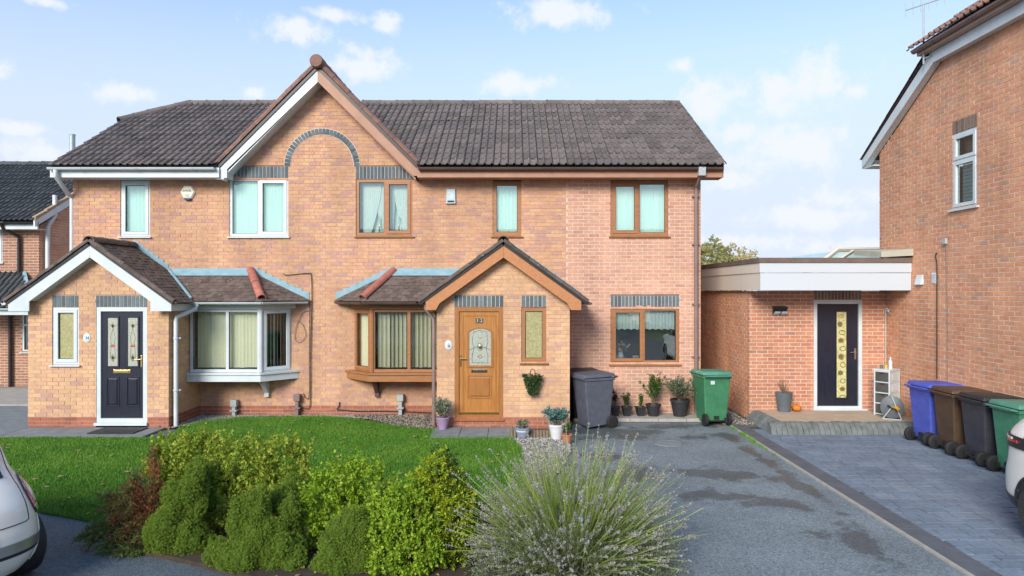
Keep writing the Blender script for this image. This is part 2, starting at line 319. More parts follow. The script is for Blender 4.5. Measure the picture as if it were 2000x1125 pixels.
# ------------------------------------------------------------------ bricks and tiles, piece by piece
CUBE_V = np.array([(-.5,-.5,-.5),(.5,-.5,-.5),(.5,.5,-.5),(-.5,.5,-.5),(-.5,-.5,.5),(.5,-.5,.5),(.5,.5,.5),(-.5,.5,.5)])
class Pieces:
    """gathers alike pieces of one thing; the ones that show largest become objects, the rest one mesh of kind stuff"""
    def __init__(s, name, parent, cap=300): s.name = name; s.parent = parent; s.cap = cap; s.items = []
    def add(s, Mx, m, mesh=None, loose=None, seen=True):      # Mx places the unit mesh; loose = own vertices (V, F) in world space
        s.items.append((Mx, m, mesh, loose, seen))
    def flush(s):
        def size(it):
            c = it[0].translation
            if c.y < .5: return 0
            x, y = proj(c)
            if not (-10 < x < 2010 and -10 < y < 1135) or not it[4]: return 0
            return 1 / c.length
        order = sorted(range(len(s.items)), key=lambda i: -size(s.items[i]))
        cache = {}; rest = {}
        n = 0
        for i in order:
            Mx, m, mesh, loose, seen = s.items[i]
            if n < s.cap and loose is None and size(s.items[i]) > 0:
                k = (m.name, mesh)
                if k not in cache:
                    V, Fc = UNIT[mesh]; cache[k] = np_mesh(s.name, V, Fc, m)
                o = link(s.name, cache[k], s.parent); o.matrix_basis = Mx; n += 1
            else: rest.setdefault(m.name, []).append(i)
        for mn, idx in rest.items():
            VV = []; FF = []; b = 0; m = s.items[idx[0]][1]
            for i in idx:
                Mx, _, mesh, loose, _ = s.items[i]
                if loose is not None: V, Fc = loose
                else:
                    V, Fc = UNIT[mesh]; A = np.array(Mx); V = V @ A[:3, :3].T + A[:3, 3]
                for f in Fc: FF.append([q + b for q in f])
                VV.append(V); b += len(V)
            V = np.concatenate(VV)
            me = bpy.data.meshes.new(s.name + "_mass"); me.from_pydata(V.tolist(), [], FF); me.materials.append(m)
            o = link(s.name + "_mass", me, s.parent, "stuff")
UNIT = {'cube': (CUBE_V, [list(f) for f in BOXF])}

def brick_wall(pool, mb, O, U, N, span, z0, z1, openings=(), m='brick34', plinth=None, course=.075, bl=.225, seen=True, header=False, recess=None, arc=None):
    """stretcher bond in the plane through O along U; N is outward; span(z) -> (u left, u right); mb collects the mortar behind"""
    O = Vector(O); U = Vector(U); N = Vector(N); Zv = Vector((0,0,1)); pale = m in ('brickred','brickwarm','brickext','brickdark'); jt = .013 if pale else .010; th = .05; recess = recess or (.0035 if pale else .006)
    k0 = 0; nz = int(math.ceil((z1 - z0) / course))
    for k in range(nz):
        zb = z0 + k*course + jt/2; zt = min(zb + course - jt, z1)
        if zt - zb < .015: continue
        zm = (zb + zt)/2
        a, b = span(zb); c, d = span(zt)
        if b - a < .04: continue
        if d < c: c = d = (c + d)/2
        cuts = [(a, b, c, d)]
        for (p, q, r, s_) in openings:
            if r < zm < s_:
                new = []
                for (a1, b1, c1, d1) in cuts:
                    if q <= a1 or p >= b1: new.append((a1, b1, c1, d1)); continue
                    if p > a1 + .01: new.append((a1, p, c1, p))
                    if q < b1 - .01: new.append((q, b1, q, d1))
                cuts = new
        off = (k % 2)*bl/2 + (bl/4 if header and (k//1) % 4 > 1 else 0)
        mz0, mz1 = z0 + k*course, min(z0 + (k+1)*course, z1)
        for (a1, b1, c1, d1) in cuts:
            pts = [(a1, mz0), (b1, mz0), (d1, mz1), (c1, mz1)]
            q = [O + U*u + Zv*z - N*recess for u, z in pts]
            mb.add([tuple(v) for v in q], [(0,1,2,3)])
            i0 = math.floor((a1 - off)/bl) - 1; i1 = math.ceil((b1 - off)/bl) + 1
            for i in range(i0, i1):
                lb = off + i*bl + jt/2; rb = off + (i+1)*bl - jt/2
                lo, hi = max(lb, a1), min(rb, b1); lo2, hi2 = max(lb, c1), min(rb, d1)
                if hi - lo < .03: continue
                pr = rnd.uniform(-.0015, .003)
                mm = M[plinth[1]] if plinth and zm < plinth[0] else M[m]
                if abs(lo - lo2) < .004 and abs(hi - hi2) < .004:
                    L_ = hi - lo; h = zt - zb
                    ctr = O + U*((lo+hi)/2) + Zv*zm - N*(th/2 - pr)
                    X = U*L_; Yv = -N*th; Zz = Zv*h
                    if X.cross(Yv).dot(Zz) < 0: X = -X
                    Mx = Matrix(((X.x,Yv.x,Zz.x,ctr.x),(X.y,Yv.y,Zz.y,ctr.y),(X.z,Yv.z,Zz.z,ctr.z),(0,0,0,1)))
                    pool.add(Mx, mm, 'cube', None, seen)
                else:
                    if hi2 - lo2 < .005: lo2 = hi2 = min(max((lo2+hi2)/2, lo), hi); hi2 += .004
                    V = []
                    for dd in (-pr, th):
                        for (u, z) in ((lo, zb), (hi, zb), (hi2, zt), (lo2, zt)): V.append(tuple(O + U*u + Zv*z - N*dd))
                    Mx = Matrix.Translation(O + U*((lo+hi)/2) + Zv*zm)
                    pool.add(Mx, mm, None, (np.array(V), [[0,1,2,3],[7,6,5,4],[0,4,5,1],[1,5,6,2],[2,6,7,3],[3,7,4,0]]), seen)

def soldier(parent, O, U, N, u0, u1, z0, z1, m='soldier', n=None, mort='mortarlight'):
    """a soldier course: upright bricks side by side over an opening, each a part"""
    O = Vector(O); U = Vector(U); N = Vector(N); Zv = Vector((0,0,1)); n = n or max(2, round((u1-u0)/.077)); w = (u1-u0)/n
    me = bpy.data.meshes.get('soldier_brick_' + m) or np_mesh('soldier_brick_' + m, CUBE_V, [list(f) for f in BOXF], M[m])
    for i in range(n):
        c = O + U*(u0 + (i+.5)*w) + Zv*((z0+z1)/2) - N*(.025 - rnd.uniform(.001, .004)); X = U*(w-.013); Y = -N*.05; Z = Zv*(z1-z0-.012)
        o = link("soldier_brick", me, parent); o.matrix_basis = Matrix(((X.x,Y.x,Z.x,c.x),(X.y,Y.y,Z.y,c.y),(X.z,Y.z,Z.z,c.z),(0,0,0,1)))
    b = MB(lambda u, d, z: O + U*u - N*d + Zv*z); b.box(u0, u1, .005, .06, z0, z1); b.build("lintel_mortar", M[mort], parent)

# roof tiles: local u across, s up the slope, h off the slope
def _tile_unit(prof, L_, lift, th):
    n = len(prof); V = []
    for s_, l in ((-.055, lift), (L_, .004)):
        V += [(u, s_, h*1.25 + l + th) for u, h in prof]
    V += [(u, -.055, h*.9 + lift - .006) for u, h in prof]
    Fc = [[i, i+1, n+i+1, n+i] for i in range(n-1)] + [[2*n+i, 2*n+i+1, i+1, i] for i in range(n-1)]
    Fc.append([0, n, 2*n]); Fc.append([2*n-1, n-1, 3*n-1])
    return np.array(V, dtype=float), Fc
_pr = []
for half in (0, .5):
    for t, h in ((.02, .004), (.2, 0), (.27, .002), (.31, .02), (.355, .035), (.4, .038), (.45, .026), (.49, .006)): _pr.append(((t+half)*.30, h))
UNIT['tile'] = _tile_unit(_pr, .345, .032, .014)
UNIT['plain'] = _tile_unit([(.002, 0), (.05, .003), (.11, .003), (.158, 0)], .115, .013, .011)
def _inside(poly, p, eps=1e-6):
    s = 0
    for i in range(len(poly)):
        a, b = poly[i], poly[(i+1) % len(poly)]
        c = (b[0]-a[0])*(p[1]-a[1]) - (b[1]-a[1])*(p[0]-a[0])
        if c < -eps: return False
    return True
def roof(pool, parent, O, U, S, poly, kind='tile', m='tile', under=True, seen=True, wt=.30, gauge=.33, sheet_m=None):
    """tiles over the convex polygon poly (u, s), counter-clockwise seen from outside; U x S points out"""
    O = Vector(O); U = Vector(U).normalized(); S = Vector(S).normalized(); Nn = U.cross(S).normalized()
    if kind == 'plain': wt, gauge = .16, .10
    us = [p[0] for p in poly]; ss = [p[1] for p in poly]
    r = 0; s_ = min(ss)
    while s_ < max(ss) - .02:
        sh = (wt/2 if (kind == 'plain' and r % 2) else 0)
        u = math.floor(min(us)/wt)*wt - sh
        while u < max(us):
            cs = [(u+.01, s_+.01), (u+wt-.01, s_+.01), (u+wt-.01, s_+gauge-.02), (u+.01, s_+gauge-.02)]
            ins = [_inside(poly, c) for c in cs]
            j = rnd.uniform(-.006, .006); tl = rnd.uniform(-.004, .006)
            o = O + U*u + S*(s_ + j) + Nn*tl
            Mx = Matrix(((U.x,S.x,Nn.x,o.x),(U.y,S.y,Nn.y,o.y),(U.z,S.z,Nn.z,o.z),(0,0,0,1)))
            if all(ins): pool.add(Mx, M[m], kind, None, seen)
            elif any(ins) or _inside(poly, (u+wt/2, s_+gauge/2)):
                V, Fc = UNIT[kind]; bm = bmesh.new(); vs = [bm.verts.new((p[0]+u, p[1]+s_+j, p[2])) for p in V]
                for f in Fc: bm.faces.new([vs[i] for i in f])
                for i in range(len(poly)):
                    a, b = poly[i], poly[(i+1) % len(poly)]; nx, ny = b[1]-a[1], a[0]-b[0]
                    if ny < 0 and abs(nx) < 1e-6: continue          # the eaves edge may overhang
                    bmesh.ops.bisect_plane(bm, geom=bm.verts[:]+bm.edges[:]+bm.faces[:], plane_co=(a[0], a[1], 0), plane_no=(nx, ny, 0), clear_outer=True)
                if bm.faces:
                    bm.verts.index_update()
                    VV = np.array([tuple(O + U*v.co.x + S*v.co.y + Nn*v.co.z) for v in bm.verts]); FF = [[v.index for v in f.verts] for f in bm.faces]
                    pool.add(Mx, M[m], None, (VV, FF), seen)
                bm.free()
            u += wt
        s_ += gauge; r += 1
    if under:
        b = MB(); n = len(poly); top = [O + U*p[0] + S*p[1] - Nn*.004 for p in poly]; bot = [v - Nn*.05 for v in top]
        b.add(top + bot, [tuple(range(n)), tuple(range(n, 2*n))[::-1]] + [(i, n+i, n+(i+1) % n, (i+1) % n) for i in range(n)])
        b.build("roof", sheet_m or M['black'], parent)
def ridge_run(parent, A, B, r, m='ridge', name="ridge_tile", step=.44, up=Vector((0,0,1)), arc=R(190)):
    """half-round tiles end to end from A to B, each a part"""
    A = Vector(A); B = Vector(B); d = (B-A); n = max(1, round(d.length/step)); d.normalize(); side = d.cross(up).normalized(); u2 = side.cross(d); st = (B-A).length/n
    key = f"{name}_{r:.3f}_{st:.3f}_{m}"; me = bpy.data.meshes.get(key)
    if me is None:
        V = []; Fc = []; K = 9
        for (x, rr) in ((0, r*1.06), (st*.12, r*1.06), (st*.13, r), (st*1.0, r*.97), (st*1.0, r*.82), (0, r*.88)):
            for k in range(K):
                a = -arc/2 + arc*k/(K-1); V.append((x, rr*math.sin(a), rr*math.cos(a)))
        for i in range(6):
            for k in range(K-1):
                a = i*K+k; b = ((i+1) % 6)*K+k; Fc.append([a, b, b+1, a+1])
        me = np_mesh(key, np.array(V), Fc, M[m])
    for i in range(n):
        p = A + d*(st*i) + u2*rnd.uniform(-.004, .006)
        o = link(name, me, parent); o.matrix_basis = Matrix(((d.x,side.x,u2.x,p.x),(d.y,side.y,u2.y,p.y),(d.z,side.z,u2.z,p.z),(0,0,0,1)))

# ------------------------------------------------------------------ windows and doors, in (u along wall, d into wall, z)
def plane_T(O, U, N):
    O = Vector(O); U = Vector(U); N = Vector(N); return lambda u, d, z: (O.x + U.x*u - N.x*d, O.y + U.y*u - N.y*d, z)
def pane(T, u0, u1, d0, d1, z0, z1, m, parent):
    o = MB(T).box(u0, u1, d0, d1, z0, z1).build('pane', M['clear'], parent); o.data.materials.append(m)
    o.data.polygons[2].material_index = 1; return o
def window(parent, T, u0, u1, z0, z1, cells, mf, glass='glass', sill=True, back=None, rec=.022, fw=.055, backd=.09, sillm=None, name="window", seal=True):
    mbar = []
    f = MB(T); f.frame(u0, u1, z0, z1, fw, rec, rec+.07)
    W_ = u1-u0
    for (a, b, op) in cells[:-1]: f.box(u0+b*W_-.03, u0+b*W_+.03, rec, rec+.068, z0+fw, z1-fw)
    w = f.build(name, mf, parent)
    for i, (a, b, op) in enumerate(cells):
        ua = u0 + a*W_ + (fw if i == 0 else .03); ub = u0 + b*W_ - (fw if i == len(cells)-1 else .03); za, zb = z0+fw, z1-fw
        if op:
            s = MB(T); s.frame(ua-.018, ub+.018, za-.018, zb+.018, .062, rec-.016, rec+.045); s.box((ua+ub)/2-.13, (ua+ub)/2+.13, rec-.021, rec-.0165, zb+.001, zb+.012); s.build("sash", mf, w)
            ua += .044; ub -= .044; za += .044; zb -= .044
        if seal:
            g = MB(T); g.frame(ua-.003, ub+.003, za-.003, zb+.003, .011, rec+.012, rec+.03); g.build("seal", M['black'], w)
        pane(T, ua, ub, rec+.03, rec+.036, za, zb, M[glass], w)
    if sill: 
        s = MB(T); s.prism([(u0-.04, 0), (u1+.04, 0), (u1+.04, .001), (u0-.04, .001)], 'z', 0, .001); s.v.clear(); s.f.clear()
        s.hexa([(u0-.035, -.05, z0-.035), (u1+.035, -.05, z0-.035), (u1+.035, rec+.07, z0-.035), (u0-.035, rec+.07, z0-.035), (u0-.035, -.05, z0-.012), (u1+.035, -.05, z0-.012), (u1+.035, rec+.07, z0+.0), (u0-.035, rec+.07, z0+.0)])
        s.build("sill", sillm or mf, w)
    if back:
        m, kind = back
        if kind == 'net':
            n = 60; V = []; Fc = []
            for i in range(n+1):
                u = u0+.03 + (W_-.06)*i/n; d = rec + backd + .005*math.sin(i*1.9) + .003*math.sin(i*.7)
                V += [T(u, d, z0+.03), T(u, d, z1-.03)]
            Fc = [[2*i, 2*i+2, 2*i+3, 2*i+1] for i in range(n)]
            link("curtain", np_mesh("curtain", V, Fc, m, True), w)
    return w
def blind(parent, T, u0, u1, z0, z1, d, m, open_=.25, seed=1, gap=.0):
    """vertical blind: each hanging slat is a sub-part"""
    r = random.Random(seed); u = u0; k = 0
    while u < u1 - .03:
        w = .083; a = open_ + r.uniform(-.16, .16); c, s = math.cos(a), math.sin(a)
        pts = [(-w/2, 0), (-w/4, .006), (0, .008), (w/4, .006), (w/2, 0)]
        V = []; zz = z0 + r.uniform(-.004, .004)
        for (p, q) in pts:
            uu = u + w/2 + p*c - q*s; dd = d + p*s + q*c; V += [T(uu, dd, zz), T(uu, dd, z1)]
        link("slat", np_mesh("slat", V, [[2*i, 2*i+2, 2*i+3, 2*i+1] for i in range(4)], m, True), parent)
        u += .072 + gap; k += 1

def gutter(parent, pts, m, r=.055, name="gutter", clips=True):
    """half-round gutter along pts, brackets as sub-parts"""
    pts = [Vector(p) for p in pts]; b = MB(); K = 8
    for A, B in zip(pts[:-1], pts[1:]):
        d = (B-A).normalized(); side = d.cross(Vector((0,0,1))).normalized(); V = []
        for p in (A, B):
            for rr in (r, r-.006):
                for k in range(K+1):
                    a = math.pi*k/K; V.append(p + side*(rr*math.cos(a)) - Vector((0,0,rr*math.sin(a))))
        n = K+1; F_ = []
        for k in range(K): F_ += [(k, k+1, 2*n+k+1, 2*n+k), (n+k, 3*n+k, 3*n+k+1, n+k+1), (k, n+k, n+k+1, k+1), (2*n+k, 2*n+k+1, 3*n+k+1, 3*n+k)]
        F_ += [(0, 2*n, 3*n, n), (K, n+K, 3*n+K, 2*n+K)]
        b.add(V, F_); b.add([p + side*((r-.004)*math.cos(math.pi*k/K)) - Vector((0,0,(r-.004)*math.sin(math.pi*k/K))) for p in (A,) for k in range(n)], [tuple(range(n))])
        b.add([B + side*((r-.004)*math.cos(math.pi*k/K)) - Vector((0,0,(r-.004)*math.sin(math.pi*k/K))) for k in range(n)], [tuple(range(n))])
    o = b.build(name, m, parent, True)
    if clips:
        for A, B in zip(pts[:-1], pts[1:]):
            L_ = (B-A).length; k = max(1, int(L_/.95)); d = (B-A).normalized()
            for i in range(k):
                p = A + d*(L_*(i+.6)/k); c = MB()
                side = d.cross(Vector((0,0,1))).normalized(); V = []
                for q in (p - d*.012, p + d*.012):
                    for j in range(9):
                        a = math.pi*j/8; V.append(q + side*((r+.007)*math.cos(a)) - Vector((0,0,(r+.007)*math.sin(a))))
                c.add(V, [(j, j+1, 10+j, 9+j) for j in range(8)]); c.build("bracket", m, o)
    return o
def downpipe(parent, pts, m, r=.034, clips=(), name="downpipe"):
    o = MB().tube(pts, r, 10).build(name, m, parent, True)
    for z in clips:
        A, B = Vector(pts[-2]), Vector(pts[-1]); t = (z-A.z)/(B.z-A.z); p = A.lerp(B, t)
        c = MB(); c.lathe(p, [(r+.008, -.018), (r+.008, .018)], 10); c.box(p.x-r-.035, p.x+r+.035, p.y+r*.3, p.y+r+.02, p.z-.014, p.z+.014); c.build("pipe_clip", m, o)
    return o
# ------------------------------------------------------------------ ground
FY = 14.30            # front wall of the pair of houses
PY = 13.00            # front wall of both porches
def sheet(name, pts, z, m, parent=None, kind='structure', th=0.0):
    b = MB(); n = len(pts)
    if th: b.prism([(p[0], p[1]) for p in pts], 'z', z-th, z)
    else: b.add([(p[0], p[1], z) for p in pts], [tuple(range(n))])
    o = b.build(name, m, parent)
    if kind: o["kind"] = kind
    return o
def asphalt_mat():
    m, nt, N, L, b = _new('asphalt'); g = N('ShaderNodeNewGeometry')
    def noise(sc, det=4, ro=.6, wn=False):
        n = N('ShaderNodeTexNoise'); n.inputs['Scale'].default_value = sc; n.inputs['Detail'].default_value = det; n.inputs['Roughness'].default_value = ro; L(g.outputs['Position'], n.inputs[0]); return n.outputs['Fac']
    def rng(v, a, b_, c=0., d=1., st='LINEAR'):
        q = N('ShaderNodeMapRange'); q.interpolation_type = st; L(v, q.inputs[0])
        for i, t in enumerate((a, b_, c, d)): q.inputs[i+1].default_value = t
        return q.outputs[0]
    def mm(op, a, b_=None):
        n = N('ShaderNodeMath'); n.operation = op
        for i, v in enumerate((a, b_)):
            if v is None: continue
            if isinstance(v, (int, float)): n.inputs[i].default_value = v
            else: L(v, n.inputs[i])
        return n.outputs[0]
    vo = N('ShaderNodeTexVoronoi'); vo.inputs['Scale'].default_value = 70; L(g.outputs['Position'], vo.inputs['Vector'])
    base = _ramp(N, [(.105,.135,.15),(.185,.225,.24),(.28,.325,.34)], [.1,.5,.95]); L(vo.outputs['Color'], base.inputs[0])
    # damp stains, each with a shape and a place of its own
    sp = N('ShaderNodeSeparateXYZ'); L(g.outputs['Position'], sp.inputs[0])
    wob = noise(1.5, 6, .65); wob2 = noise(.9, 4)
    cur = None
    for (cx, cy, rx, ry, rot) in [(1.9, 12.6, 1.7, .75, 0), (3.0, 13.2, 1.5, .35, .05), (2.55, 9.9, 1.15, .42, -.3), (2.9, 8.7, .95, .36, -.35), (1.35, 10.9, .55, .5, 0), (3.35, 7.45, .42, .22, 0), (1.6, 9.7, .6, .4, 0), (3.9, 10.5, .16, 3.2, 0), (3.65, 7.2, .22, .8, 0)]:
        dx = mm('SUBTRACT', sp.outputs[0], cx); dy = mm('SUBTRACT', sp.outputs[1], cy); c, s = math.cos(rot), math.sin(rot)
        u = mm('DIVIDE', mm('ADD', mm('MULTIPLY', dx, c), mm('MULTIPLY', dy, s)), rx); v = mm('DIVIDE', mm('ADD', mm('MULTIPLY', dx, -s), mm('MULTIPLY', dy, c)), ry)
        e = mm('SUBTRACT', 1.0, mm('SQRT', mm('ADD', mm('MULTIPLY', u, u), mm('MULTIPLY', v, v)))); cur = e if cur is None else mm('MAXIMUM', cur, e)
    damp = rng(mm('ADD', cur, mm('ADD', mm('MULTIPLY', mm('SUBTRACT', wob, .53), 4.6), mm('MULTIPLY', mm('SUBTRACT', noise(9, 6, .7), .5), 1.6))), -.05, .5, 0, .85, 'SMOOTHSTEP')
    # the asphalt is darker towards the left
    dark = rng(mm('ADD', sp.outputs[0], mm('MULTIPLY', wob2, .5)), .75, .35, 0, .8, 'SMOOTHSTEP')
    m1 = N('ShaderNodeMix'); m1.data_type = 'RGBA'; m1.blend_type = 'MULTIPLY'; L(dark, m1.inputs[0]); L(base.outputs[0], m1.inputs[6]); m1.inputs[7].default_value = (.38,.40,.45,1)
    m2 = N('ShaderNodeMix'); m2.data_type = 'RGBA'; m2.blend_type = 'MULTIPLY'; L(damp, m2.inputs[0]); L(m1.outputs[2], m2.inputs[6]); m2.inputs[7].default_value = (.40,.41,.40,1)
    ms = mm('MULTIPLY', rng(noise(2.3, 6, .7), .56, .68), rng(cur, -.25, .2)); m3 = N('ShaderNodeMix'); m3.data_type = 'RGBA'; L(mm('MULTIPLY', ms, .75), m3.inputs[0]); L(m2.outputs[2], m3.inputs[6]); m3.inputs[7].default_value = (.09,.115,.03,1)
    wv = N('ShaderNodeVectorMath'); wv.operation = 'SCALE'; L(m3.outputs[2], wv.inputs[0]); L(rng(noise(.8, 5), .3, .7, .8, 1.2), wv.inputs['Scale'])
    L(wv.outputs[0], b.inputs['Base Color']); L(rng(damp, 0, 1, .8, .35), b.inputs['Roughness'])
    bp = N('ShaderNodeBump'); bp.inputs['Strength'].default_value = .7; bp.inputs['Distance'].default_value = .008; L(vo.outputs['Distance'], bp.inputs['Height']); L(bp.outputs[0], b.inputs['Normal'])
    return m
M['asphalt'] = asphalt_mat()
M['earth'] = mat('bare ground', (.10,.085,.06), (.16,.13,.09), .95, 2)
M['fieldgrass'] = mat('far grass', (.08,.11,.04), (.13,.16,.06), .95, .4)
M['soil'] = mat('garden soil', (.035,.026,.018), (.07,.05,.033), .95, 9, bump=.6)
M['turf'] = mat('turf', (.03,.075,.010), (.055,.12,.018), .95, 4, bump=.5, bscale=60)
M['blade'] = leaf_mat('grass blade', [(.04,.13,.014),(.085,.24,.024),(.16,.32,.034),(.30,.38,.08)], .2, .6, .9, .75)
M['slab'] = mat('grey paving slab', (.16,.185,.19), (.24,.265,.265), .8, 5, bump=.3)
M['concrete'] = mat('pale concrete', (.32,.30,.26), (.44,.41,.36), .9, 5, bump=.3)
M['paver'] = brick_mat('blue grey block', [(.165,.21,.265),(.20,.25,.31),(.18,.225,.285),(.225,.27,.32)], None)
M['paverdark'] = mat('charcoal block', (.085,.095,.11), (.13,.14,.155), .8, 3, bump=.25, bscale=80)
M['beige'] = mat('buff patio slab', (.42,.33,.24), (.52,.42,.31), .85, 4, bump=.25)
M['kerbgrey'] = mat('grey kerb block', (.10,.115,.11), (.21,.225,.215), .85, 5, bump=.4)
M['jointsand'] = mat('joint sand', (.055,.06,.07), (.09,.095,.10), .95, 12)
M['pebble'] = mat('gravel stone', (.15,.14,.13), [(.27,.25,.21),(.42,.39,.34)], .85, 9, island=.8)
M['chip'] = mat('dark slate chip', (.05,.048,.045), [(.14,.12,.10),(.32,.26,.19)], .85, 9, island=.85)

sheet("ground", [(-900,-60),(900,-60),(900,1500),(-900,1500)], -.06, M['fieldgrass'])
sheet("driveway", [(-30,-45),(4.2,-45),(4.2,14.25),(1.12,14.25),(1.12,12.95),(-14.6,12.95),(-14.6,60),(-30,60)], 0.0, M['asphalt'], th=.05)
lawn_px = [(-420, 858), (60, 858), (330, 858), (352, 838), (400, 824), (470, 818), (560, 816), (640, 816), (690, 820), (752, 832), (800, 838), (848, 842), (850, 857), (1000, 858), (1022, 882), (1030, 930), (1035, 1000), (900, 1040), (600, 1040), (330, 1040), (205, 1026), (150, 1018), (92, 1006), (0, 985), (-420, 950)]
lawn = [G(x, y)[:2] for x, y in lawn_px]
def ragged(poly, st, amp, rg):      # rough lawn edge
    out = []
    for i, a in enumerate(poly):
        b = poly[(i+1) % len(poly)]; l = math.hypot(b[0]-a[0], b[1]-a[1]); n = max(1, int(l/st))
        for k in range(n):
            t = k/n; out.append((a[0]+(b[0]-a[0])*t+rg.uniform(-amp, amp), a[1]+(b[1]-a[1])*t+rg.uniform(-amp, amp)))
    return out
lawn = ragged(lawn, .12, .022, random.Random(4))
sheet("lawn", lawn, .025, M['turf'], th=.04)
bed = [G(*p)[:2] for p in [(200,1030),(330,1000),(600,1000),(900,1000),(1040,960),(1150,1010),(1210,1060),(1235,1160),(1100,1240),(800,1220),(600,1165),(440,1120),(310,1090),(225,1075)]]
sheet("planting_bed", bed, .045, M['soil'], th=.06)
def poly_sampler(poly, n, rg):
    P_ = np.array(poly); lo, hi = P_.min(0), P_.max(0); out = []; tot = 0
    while tot < n:
        q = lo + rg.random((n*2, 2))*(hi-lo); ins = np.zeros(len(q), bool); j = len(P_)-1
        for i in range(len(P_)):
            xi, yi = P_[i]; xj, yj = P_[j]
            c = ((yi > q[:,1]) != (yj > q[:,1])) & (q[:,0] < (xj-xi)*(q[:,1]-yi)/(yj-yi+1e-12)+xi); ins ^= c; j = i
        q = q[ins]; out.append(q); tot += len(q)
    return np.concatenate(out)[:n]
def grass(name, poly, n, z, h, rg, m, parent=None):
    p = poly_sampler(poly, n, rg); 
    a = rg.random(n)*6.283; hh = h*(.5+.9*rg.random(n)); w = .0045+.003*rg.random(n); lean = .012+.03*rg.random(n); la = rg.random(n)*6.283
    V = np.zeros((n, 3, 3)); ca, sa = np.cos(a)*w, np.sin(a)*w
    V[:,0] = np.stack([p[:,0]-ca, p[:,1]-sa, np.full(n, z)], 1); V[:,1] = np.stack([p[:,0]+ca, p[:,1]+sa, np.full(n, z)], 1)
    V[:,2] = np.stack([p[:,0]+np.cos(la)*lean, p[:,1]+np.sin(la)*lean, z+hh], 1)
    return link(name, np_mesh(name, V.reshape(-1,3), np.arange(3*n).reshape(n,3), m), parent, "stuff")
near = [p for p in lawn if True]
vis = [(max(x, -10.5), y) for x, y in lawn]
tag(grass("grass", vis, 330000, .024, .034, nrg, M['blade']), "short green mown grass covering the front lawn", "grass")
def stones(name, poly, n, z, s0, s1, m, rg, label, cat, parent=None):
    p = poly_sampler(poly, n, rg); base = np.array([(1,0,0),(-1,0,0),(0,1,0),(0,-1,0),(0,0,1),(0,0,-.6)], float)
    F0 = np.array([(0,2,4),(2,1,4),(1,3,4),(3,0,4),(2,0,5),(1,2,5),(3,1,5),(0,3,5)])
    s = s0+(s1-s0)*rg.random((n,1,1))*np.array([1,1,.6]); V = base[None]*s*(.7+.6*rg.random((n,6,1)))
    a = rg.random(n)*6.283; c, q = np.cos(a)[:,None], np.sin(a)[:,None]
    V = np.stack([V[:,:,0]*c-V[:,:,1]*q+p[:,None,0], V[:,:,0]*q+V[:,:,1]*c+p[:,None,1], V[:,:,2]+z+rg.random((n,1))*s1*.5], 2)
    o = link(name, np_mesh(name, V.reshape(-1,3), (F0[None]+6*np.arange(n)[:,None,None]).reshape(-1,3), m), parent, "stuff")
    return tag(o, label, cat)
gl = [(-6.55,12.9),(-6.3,13.3),(-5.6,13.75),(-4.6,14.0),(-3.4,14.05),(-2.6,13.75),(-2.3,13.9),(-2.3,14.28),(-6.55,14.28)]
sheet("gravel_base", gl, .015, M['soil'], th=.03)
stones("gravel", gl, 5200, .02, .010, .022, M['pebble'], nrg, "pale grey gravel strip along the wall under the white bay window", "gravel")
sl = [(-3.3,14.05),(-2.7,13.6),(-2.2,13.05),(-1.5,12.85),(-1.47,14.28),(-3.3,14.28)]
sheet("slate_base", sl, .02, M['soil'], th=.04)
stones("bark_chippings", sl, 4200, .03, .011, .028, M['chip'], nrg, "dark brown bark chippings under the brown bay window", "bark chips")
pb = [G(*p)[:2] for p in [(1000,858),(1112,858),(1116,880),(1100,915),(1060,960),(1040,960),(1022,885)]]
sheet("pebble_base", pb, .012, M['earth'], th=.03)
stones("pebbles", pb, 2600, .018, .012, .028, M['pebble'], nrg, "loose pale pebbles between the lawn and the driveway", "pebbles")
# fallen leaves on the grass
def flat_leaves(name, poly, n, z, s, m, rg, label):
    p = poly_sampler(poly, n, rg); a = rg.random(n)*6.283; l = s*(.5+rg.random(n)); V = np.zeros((n,6,3))
    for k, (x, y, h) in enumerate([(-1,0,0),(-.3,.5,.3),(.5,.4,.1),(1,0,.25),(.4,-.5,.35),(-.4,-.45,.1)]):
        V[:,k,0] = p[:,0]+l*(x*np.cos(a)-y*np.sin(a)); V[:,k,1] = p[:,1]+l*(x*np.sin(a)+y*np.cos(a)); V[:,k,2] = z+h*l*.6
    F_ = np.array([(0,1,2),(0,2,3),(0,3,4),(0,4,5)]); return tag(link(name, np_mesh(name, V.reshape(-1,3), (F_[None]+6*np.arange(n)[:,None,None]).reshape(-1,3), m), None, "stuff"), label, "leaves")
M['dryleaf'] = leaf_mat('dry leaf', [(.30,.24,.10),(.45,.36,.16),(.40,.27,.12)], .1)
flat_leaves("fallen_leaves", vis, 150, .062, .035, M['dryleaf'], nrg, "scattered pale fallen leaves lying on the lawn")
flat_leaves("leaf_litter", bed, 260, .055, .03, M['dryleaf'], nrg, "dry brown leaf litter under the hedge of conifers")

